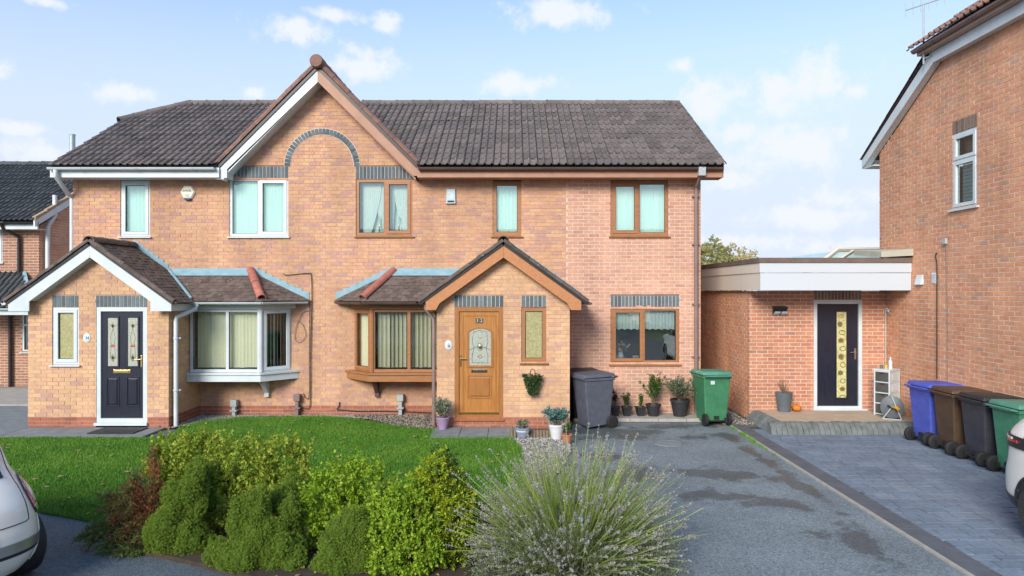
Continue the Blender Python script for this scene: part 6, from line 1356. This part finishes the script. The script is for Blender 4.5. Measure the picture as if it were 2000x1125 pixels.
bl_ = binm('blue plastic', (.055,.085,.40), (.085,.12,.50)); br_ = binm('brown plastic', (.065,.038,.022), (.10,.06,.036)); bkb = binm('charcoal plastic', (.03,.033,.045), (.05,.053,.066)); gn2 = binm('mid green plastic', (.035,.17,.10), (.06,.23,.14))
wheelie("slate blue wheelie bin beside the oak door porch", (1.56,13.22,0), R(-68), bg_, bg_, "wheelie bins")
wheelie("black wheelie bin wedged behind the slate blue bin", (1.42,13.92,.0), R(-80), bk_, bk_, "wheelie bins", .98)
wheelie("green wheelie bin standing alone by the end downpipe", (3.93,13.55,0), R(186), gn_, gl_, "wheelie bins", 1.0, True)
wheelie("bright blue wheelie bin, first of the row by the orange gable", (7.28,11.80,0), R(94), bl_, bl_, "wheelie bins")
wheelie("brown wheelie bin between the blue and charcoal bins", (7.28,11.12,0), R(88), br_, br_, "wheelie bins")
wheelie("charcoal wheelie bin between the brown and green bins in the row", (7.28,10.42,0), R(90), bkb, bk_, "wheelie bins")
wheelie("green wheelie bin at the near end of the row, behind the white car", (7.28,9.72,0), R(91), gn2, gl_, "wheelie bins")
# ------------------------------------------------------------------ things on the patio
t = thing("planter", "tall dark grey planter with bare twigs on the patio", "planter", tuple(P(1531,803,13.75))); t.location.z = .2; b = MB(); b.lathe((0,0,0), [(.115,0),(.165,.36),(.17,.385),(.155,.385),(.15,.35),(0,.34)], 24); b.build("pot", mat('slate planter', (.095,.115,.13), (.135,.155,.17), .5, 5), t, True); b = MB()
for k in range(26):
    a = rnd.uniform(0,6.28); q = rnd.uniform(.03,.17); h = rnd.uniform(.45,.68); b.tube([(0,0,.33),(q*.4*math.cos(a),q*.4*math.sin(a),h*.8),(q*math.cos(a),q*math.sin(a),h)], [.005,.004,.002], 4)
b.build("twigs", M['twig'], t); MB().lathe((0,0,.345), [(0,.02),(.15,0)], 16).build("soil", M['greybox'], t)
t = thing("pumpkin", "small orange pumpkin beside the tall grey planter", "pumpkin", tuple(P(1556,803,13.75))); t.location.z = .2; b = MB(); n, m_ = 32, 12
V = [(0,0,0)]; V = []; Fc = []
for i in range(m_+1):
    for k in range(n):
        a = 2*math.pi*k/n; tt = math.pi*i/m_; r = .092*math.sin(tt)**.85*(1-.10*abs(math.cos(a*4))**3); z = .075+.07*math.cos(tt)*(1-.25*math.exp(-(math.sin(tt)/.35)**2)); V.append((r*math.cos(a), r*math.sin(a), z))
for i in range(m_):
    for k in range(n): Fc.append([i*n+k,(i+1)*n+k,(i+1)*n+(k+1) % n,i*n+(k+1) % n])
link("fruit", np_mesh("fruit", V, Fc, mat('pumpkin skin', (.62,.17,.02), (.72,.24,.03), .45, 5), True), t); MB().tube([(0,0,.12),(.005,0,.15),(.02,.01,.175)], [.012,.009,.008], 7).build("stalk", M['log'], t, True)
# drawer tower
t = thing("drawer_tower", "white plastic drawer tower with four dark drawers in the patio corner", "drawer unit", (7.33,13.40,.2), R(-54)); W2, D2, H2 = .14, .19, .88; b = MB()
for x in (-W2,W2):
    for y in (-D2,D2): b.box(x-.013,x+.013,y-.013,y+.013,0,H2)
for k in range(5): z = .02+k*(H2-.05)/4; b.box(-W2-.012,W2+.012,-D2-.012,D2+.012,z,z+.02)
b.box(-W2-.02,W2+.02,-D2-.02,D2+.02,H2-.005,H2+.02); b.build("frame", M['white'], t)
for k in range(4):
    z0_ = .045+k*(H2-.05)/4; z1_ = z0_+(H2-.05)/4-.028
    d_ = MB().box(-W2+.014,W2-.014,-D2-.006,D2-.02,z0_,z1_).build("drawer", mat('dark drawer %d' % k, (.06,.055,.05), (.10,.09,.08), .4), t); MB().box(-.05,.05,-D2-.016,-D2-.007,z1_-.03,z1_-.015).build("pull", M['black'], d_)
    for s in (-1,1): 
        x0_, x1_ = sorted((s*(W2+.001), s*(W2+.008))); MB().box(x0_,x1_,-D2+.016,D2-.016,z0_,z1_).build("side_panel", M['white'], t); x0_, x1_ = sorted((s*(W2+.0085), s*(W2+.013))); MB().box(x0_,x1_,-.10,.10,z0_+.03,z1_-.03).build("embossed_panel", M['white'], t)
t = thing("bottle", "clear plastic bottle standing on top of the drawer tower", "bottle", (7.40,13.4,1.10)); MB().lathe((0,0,0), [(.0,0),(.035,0),(.037,.03),(.033,.06),(.037,.1),(.036,.14),(.014,.19),(.014,.215)], 16).build("body", mat('clear bottle', (.62,.68,.70), None, .1), t, True); MB().lathe((0,0,.215), [(.016,0),(.016,.02),(0,.02)], 10).build("cap", M['white'], t)
for i, (dx, h, cl, lb) in enumerate(((-.10,.07,(.16,.15,.14),"small dark tin at the left edge of the drawer tower top"),(-.03,.09,(.62,.45,.08),"small yellow tub on the drawer tower beside the bottle"))):
    t = thing("tub", lb, "tub", (7.35+dx,13.40-dx*.5,1.10)); MB().lathe((0,0,0), [(.028,0),(.03,h*.8)], 12).build("body", mat('tub %d' % i, cl, None, .5), t, True); MB().lathe((0,0,h*.8), [(.032,0),(.032,h*.2),(0,h*.2)], 12).build("lid", mat('tub lid %d' % i, tuple(x*.8 for x in cl), None, .5), t)
# hose reel
t = thing("hose_reel", "grey hose reel with orange nozzle on the patio edge", "hose reel", (7.20,12.98,.2), R(62)); 
b = MB(); b.tube([(-.16,-.12,.0),(-.16,-.15,.02),(-.16,.0,.42),(-.14,.02,.44),(.14,.02,.44),(.16,.0,.42),(.16,-.15,.02),(.16,-.12,0)], .012, 7); b.tube([(-.16,.16,.01),(-.16,0,.25)], .012, 7); b.tube([(.16,.16,.01),(.16,0,.25)], .012, 7); b.tube([(-.16,-.15,.012),(-.16,.16,.012)], .012, 6); b.tube([(.16,-.15,.012),(.16,.16,.012)], .012, 6); b.build("frame", M['greybox'], t, True)
for s in (-1,1):
    MB().lathe((s*.12,0,.22), [(0,-.006),(.19,-.006),(.2,0),(.19,.006),(0,.006)], 26, 'x').build("drum_side", mat('grey reel plastic %d' % s, (.10,.115,.125), (.14,.155,.165), .5), t, True)
b = MB()
for k in range(7):
    for rr in (.11,.135,.155):
        b.tube([(-.10+k*.033, rr*math.cos(a), .22+rr*math.sin(a)) for a in [2*math.pi*i/20 for i in range(21)]], .0155, 5, cap=False)
b.build("hose", mat('green grey hose', (.17,.20,.16), (.24,.27,.22), .5), t, True); MB().tube([(-.17,-.02,.24),(-.24,-.06,.25),(-.29,-.1,.23)], [.022,.028,.03], 10).build("nozzle", mat('orange yellow plastic', (.75,.36,.02), None, .4), t, True); MB().tube([(-.135,0,.22),(-.19,0,.22),(-.19,.08,.28)], .014, 7).build("crank", M['black'], t, True)
# ------------------------------------------------------------------ the two white cars
def interp(tab, z):
    zs = [r[0] for r in tab]; out = []
    for c in range(1, len(tab[0])):
        ys = [r[c] for r in tab]; n = len(zs)
        if z <= zs[0]: out.append(ys[0]); continue
        if z >= zs[-1]: out.append(ys[-1]); continue
        i = max(k for k in range(n) if zs[k] <= z); i = min(i, n-2); h = zs[i+1]-zs[i]; t = (z-zs[i])/h
        def sl(k):
            if k == 0: return (ys[1]-ys[0])/(zs[1]-zs[0])
            if k == n-1: return (ys[-1]-ys[-2])/(zs[-1]-zs[-2])
            a, b = (ys[k]-ys[k-1])/(zs[k]-zs[k-1]), (ys[k+1]-ys[k])/(zs[k+1]-zs[k]); return 0 if a*b <= 0 else 2*a*b/(a+b)
        m0, m1 = sl(i)*h, sl(i+1)*h; out.append((2*t**3-3*t*t+1)*ys[i]+(t**3-2*t*t+t)*m0+(-2*t**3+3*t*t)*ys[i+1]+(t**3-t*t)*m1)
    return out
def car(name, lab, loc, rz, tab, ztop, wb, wr, wheel_in, glassband, pw, group, lights, extras):
    """outline per height: z, rear x, front x, half width; theta 0 = middle of the tail, x runs forward"""
    t = thing(name, lab, "car", loc, rz, group)
    def S(th, z, off=0.0):
        xr, xf, w = interp(tab, z); xc, a = (xr+xf)/2, (xf-xr)/2; c, s = math.cos(th), math.sin(th); e = 2/pw
        return Vector((xc-a*math.copysign(abs(c)**e, c), w*math.copysign(abs(s)**e, s), z))
    def So(th, z, off):
        p = S(th, z); d1 = S(th+.01, z)-S(th-.01, z); d2 = S(th, z+.01)-S(th, z-.01); n = d1.cross(d2)
        if n.length < 1e-9: return p
        n.normalize(); c = Vector((interp(tab, z)[0]*.5+interp(tab, z)[1]*.5, 0, z)); n = n if n.dot(p-c) > 0 else -n; return p+n*off
    nz, nt = 56, 160; z0 = tab[0][0]; ths = []
    for i in range(nt):          # even steps along the outline
        ths.append(2*math.pi*i/nt)
    # respace by arc length at waist height
    fine = [2*math.pi*i/1440 for i in range(1441)]; pts = [S(a, .6) for a in fine]; acc = [0]
    for i in range(1440): acc.append(acc[-1]+(pts[i+1]-pts[i]).length)
    ths = []; j = 0
    for i in range(nt):
        tgt = acc[-1]*i/nt
        while acc[j+1] < tgt: j += 1
        ths.append(fine[j]+(fine[j+1]-fine[j])*(tgt-acc[j])/(acc[j+1]-acc[j]+1e-12))
    zs = [z0+(ztop-z0)*(1-(1-i/nz)**1.5) for i in range(nz+1)]
    V = [S(a, z) for z in zs for a in ths]; bodyF = []; glassF = []
    for i in range(nz):
        for k in range(nt):
            f = (i*nt+k, i*nt+(k+1) % nt, (i+1)*nt+(k+1) % nt, (i+1)*nt+k); c = (V[f[0]]+V[f[1]]+V[f[2]]+V[f[3]])/4
            if any((c.x-x)**2+(c.z-wr)**2 < (wr+.06)**2 and abs(c.y) > .45 for x in wb): continue
            (glassF if glassband(c, (ths[k]+math.pi/nt)) else bodyF).append(f)
    bodyF.append(tuple(range(nt))[::-1]); bodyF.append(tuple(range(nz*nt, (nz+1)*nt)))
    def sub(F_, nm, m):
        me = bpy.data.meshes.new(nm); used = sorted({i for f in F_ for i in f}); mp = {q: i for i, q in enumerate(used)}
        me.from_pydata([tuple(V[q]) for q in used], [], [tuple(mp[i] for i in f) for f in F_]); me.materials.append(m)
        for p in me.polygons: p.use_smooth = True
        me.set_sharp_from_angle(angle=R(35)); return link(nm, me, t)
    body = sub(bodyF, "body", M['carpaint']); None
    MB().box(min(wb)-.25,max(wb)+.25,-.6,.6,wr*.55,wr*2.2).build("underbody", M['black'], t)
    for x in wb:
        for s in (-1,1):
            y = s*wheel_in; w = MB().lathe((x,y,wr), [(wr*.62,-.09),(wr*.9,-.10),(wr,-.075),(wr,.075),(wr*.9,.10),(wr*.62,.09)], 36, 'y').build("wheel", M['cartyre'], t, True)
            g = MB()
            for k in (-.045,-.015,.015,.045): g.lathe((x,y+k,wr), [(wr+.001,-.004),(wr+.003,0),(wr+.001,.004)], 36, 'y')
            g.build("tread", M['black'], w); r_ = MB(); r_.lathe((x,y+s*.06,wr), [(wr*.60,0),(wr*.62,.02*s),(wr*.52,.02*s),(wr*.5,-.02*s),(0.02,-.01*s)], 28, 'y')
            for k in range(5):
                a = 2*math.pi*k/5; r_.tube([(x,y+s*.075,wr),(x+wr*.56*math.cos(a),y+s*.075,wr+wr*.56*math.sin(a))], .028, 6)
            r_.build("rim", M['greybox'], w, True)
            yy = s*(interp(tab, wr)[2]+.004); a_ = MB(); pts_ = []
            for k in range(25):
                an = math.pi*(k/24)*1.12-.06*math.pi; xx, zz = x+(wr+.055)*math.cos(an), max(z0+.01, wr+(wr+.055)*math.sin(an)); q = interp(tab, zz); xc, ax_ = (q[0]+q[1])/2, (q[1]-q[0])/2; fr = min(.999, abs((xx-xc)/ax_)); pts_.append((xx, s*(q[2]*(1-fr**pw)**(1/pw)-.002), zz))
            a_.tube(pts_, .018, 8); a_.build("wheel_arch", M['carpaint'] if name == 'hatchback_car' else M['black'], t, True); pts2 = [(p[0]+(p[0]-x)*-.06, p[1]-s*.05, p[2]) for p in pts_]; q_ = MB(); q_.tube(pts2, .05, 8); q_.build("arch_liner", M['black'], t, True)
    def patch(poly, off, nm, m, parent=None, nseg=10, thick=.008):
        """a raised piece that follows the body: poly(u, v) in [0, 1]^2 -> (theta, z)"""
        b = MB(); vs = []; 
        for o_ in (off, off-thick):
            for i in range(nseg+1):
                for k in range(nseg+1): a, z = poly(i/nseg, k/nseg); vs.append(So(a, z, o_))
        m_ = nseg+1; F_ = [(i*m_+k, i*m_+k+1, (i+1)*m_+k+1, (i+1)*m_+k) for i in range(nseg) for k in range(nseg)]
        edge = [i*m_ for i in range(m_)]+[nseg*m_+k for k in range(1, m_)]+[i*m_+nseg for i in range(nseg-1,-1,-1)]+[k for k in range(nseg-1,0,-1)]
        F_ += [(edge[i], edge[(i+1) % len(edge)], edge[(i+1) % len(edge)]+m_*m_, edge[i]+m_*m_) for i in range(len(edge))]
        b.add(vs, F_); return b.build(nm, m, parent or t, True)
    extras(t, S, So, patch, ths); return t
def th_x(S, x, z):
    k = (id(S), 'x', round(z, 2))
    if k not in _TH:
        A = np.linspace(0, math.pi, 400); _TH[k] = (np.array([S(a, round(z, 2)).x for a in A]), A)
    X_, A = _TH[k]; return float(np.interp(x, X_, A))
def glazing(S, patch, tab, spans, za, zb, yr, yf):
    for s in (-1, 1):
        for (xa, xb) in spans:
            def f(u, v):
                z = za+(zb-za)*v; q = interp(tab, z); lo, hi = max(xa, q[0]+.22), min(xb, q[1]-.16); hi = max(hi, lo+.02); return (s*th_x(S, lo+(hi-lo)*u, z), z)
            patch(f, .006, "side_window", M['carglass'], nseg=14)
    patch(lambda u, v: (th_of(S, yr, za+.04+(zb-za-.06)*v)*(2*u-1), za+.04+(zb-za-.06)*v), .008, "rear_window", M['carglass'], nseg=16)
    patch(lambda u, v: (math.pi-th_of(S, yf, za+(zb-za)*v)*(2*u-1), za+(zb-za)*v), .008, "windscreen", M['carglass'], nseg=16)
M['carpaint'] = mat('white car paint', (.84,.81,.73), (.86,.84,.77), .22, 2, coat=.7); M['cartyre'] = mat('car tyre rubber', (.022,.022,.023), (.035,.035,.035), .75, 20); M['carglass'] = mat('dark car window', (.02,.025,.028), None, .06, 3)
M['redlens'] = mat('red lamp lens', (.45,.02,.03), (.60,.05,.06), .12, 14, coat=.5); M['clearlens'] = mat('clear lamp lens', (.55,.56,.60), (.70,.70,.72), .1, 14, coat=.5); M['satin'] = mat('satin metal strip', (.52,.55,.58), None, .28, 4, metal=.8)
_TH = {}
def th_of(S, y, z):
    k = (id(S), round(z, 2))
    if k not in _TH:
        A = np.linspace(0, math.pi/2, 260); _TH[k] = (np.array([S(a, round(z, 2)).y for a in A]), A)
    Y_, A = _TH[k]; return float(np.interp(abs(y), Y_, A))

tab1 = [(.20,.10,3.40,.72),(.28,.04,3.48,.78),(.40,.0,3.54,.808),(.52,.005,3.54,.815),(.62,.03,3.52,.815),(.75,.07,3.42,.80),(.88,.17,3.12,.755),(.96,.26,2.78,.71),(1.05,.36,2.56,.675),(1.2,.45,2.32,.64),(1.34,.56,2.02,.59),(1.43,.76,1.76,.51),(1.475,.95,1.6,.42),(1.49,1.1,1.45,.30)]
def ex1(t, S, So, patch, ths):
    for s in (-1, 1):
        a0 = th_of(S, -.60, .8)*(-s)*-1*-1; sg = s
        A = lambda y, z: (-sg)*-1*abs(th_of(S, -abs(y), z)) if True else 0
        cy, cz = .655, .79
        def disc(ry, rz, oy=0., oz=0.):
            def f(u, v):
                x, y = 2*u-1, 2*v-1; px, py = x*math.sqrt(1-y*y/2), y*math.sqrt(1-x*x/2); yy = cy+oy+px*ry+py*rz*-.22; return (s*abs(th_of(S, -yy, cz+oz+py*rz)), cz+oz+py*rz)
            return f
        hous = patch(disc(.085,.165), .012, "tail_lamp", M['redlens']); patch(disc(.045,.12,.026,-.02), .018, "red_lens", M['redlens'], hous); patch(disc(.024,.085,-.032,.03), .019, "clear_lens", M['clearlens'], hous); patch(disc(.026,.036,-.015,-.095), .021, "reverse_lens", M['chrome'], hous)
        rim_ = [(disc(.09,.172)(.5+.5*math.cos(a)*.70711 if False else .5+.5*(math.cos(a)*max(1e-6,1)/max(abs(math.cos(a)),abs(math.sin(a)))), .5+.5*(math.sin(a)/max(abs(math.cos(a)),abs(math.sin(a)))))) for a in [2*math.pi*k/28 for k in range(29)]]
        MB().tube([So(a, z, .010) for a, z in rim_], .005, 5, cap=False).build("lamp_seal", M['black'], hous)
    # bumper strip, hatch shut line, number plate, handle, rear window surround
    strip = patch(lambda u, v: (-1.0*abs(th_of(S, -.76, .44))+(2*abs(th_of(S, -.76, .44)))*u, .405+.085*v), .014, "bumper_strip", M['satin'], nseg=24)
    patch(lambda u, v: (-.98*abs(th_of(S, -.76, .40))+(1.96*abs(th_of(S, -.76, .40)))*u, .375+.034*v), .008, "bumper_shadow_strip", M['black'], nseg=24)
    pts = []
    for k in range(40):
        q = k/39; z = 1.25-.62*min(1, q*2.4) if q < .4167 else .63; y = -.52 if q < .4167 else -.52+(q-.4167)/.5833*1.04
        pts.append(So(math.copysign(abs(th_of(S, -abs(y), z)), y), z, .001))
    MB().tube(pts, .0045, 5).build("hatch_shut_line", M['black'], t)
    glazing(S, patch, tab1, [(.72,1.52),(1.60,2.5)], .95, 1.38, .43, .50)
    patch(lambda u, v: (abs(th_of(S, .20, .55))*(2*u-1), .5+.1*v), .012, "number_plate", mat('yellow plate', (.7,.55,.1), None, .4)); patch(lambda u, v: (abs(th_of(S, .15, .7))*(2*u-1), .70+.03*v), .02, "hatch_handle", M['chrome'])
gb1 = lambda c, a: False
car("hatchback_car", "rounded white hatchback seen from behind, cut by the left edge", (-4.40,5.49,0), R(153), tab1, 1.49, (.62,2.92), .30, .70, gb1, 4.0, "parked white cars", None, ex1)
tab2 = [(.24,.10,4.30,.80),(.32,.04,4.38,.86),(.45,.0,4.42,.895),(.60,.0,4.42,.90),(.80,.04,4.40,.905),(.95,.06,4.3,.90),(1.05,.07,3.9,.89),(1.12,.10,3.35,.86),(1.25,.22,3.05,.80),(1.4,.36,2.75,.72),(1.55,.55,2.35,.62),(1.62,.75,2.05,.52),(1.645,.9,1.85,.42)]
def ex2(t, S, So, patch, ths):
    glazing(S, patch, tab2, [(.55,1.45),(1.53,2.45),(2.53,3.1)], 1.07, 1.52, .56, .58)
    for s in (-1, 1):
        ty = lambda y, z: s*abs(th_of(S, -y, z))
        hs_ = patch(lambda u, v: (ty(.50+.36*u, .98)+s*.16*u*u, .90+.17*v+.05*u*(1-v)), .014, "tail_lamp", M['black'], nseg=12); patch(lambda u, v: (ty(.54+.30*u, .98)+s*.13*u*u, .975+.028*v+.03*u), .022, "red_lens", M['redlens'], hs_); patch(lambda u, v: (ty(.62+.2*u, .98)+s*.11*u*u, 1.03+.02*v), .021, "clear_lens", M['clearlens'], hs_)
    patch(lambda u, v: (-1.25+2.5*u, .25+.16*v), .012, "bumper_trim", M['black'], nseg=28); patch(lambda u, v: (-.2+.4*u, .62+.11*v), .012, "number_plate", mat('yellow plate two', (.7,.55,.1), None, .4)); patch(lambda u, v: (-.25+.5*u, .80+.03*v), .014, "tailgate_strip", M['chrome'])
gb2 = lambda c, a: False
car("suv_car", "white sport utility car at the right edge, tail towards the green bin", (6.27,7.78,0), R(-90), tab2, 1.645, (.80,3.45), .335, .79, gb2, 6.5, "parked white cars", None, ex2)
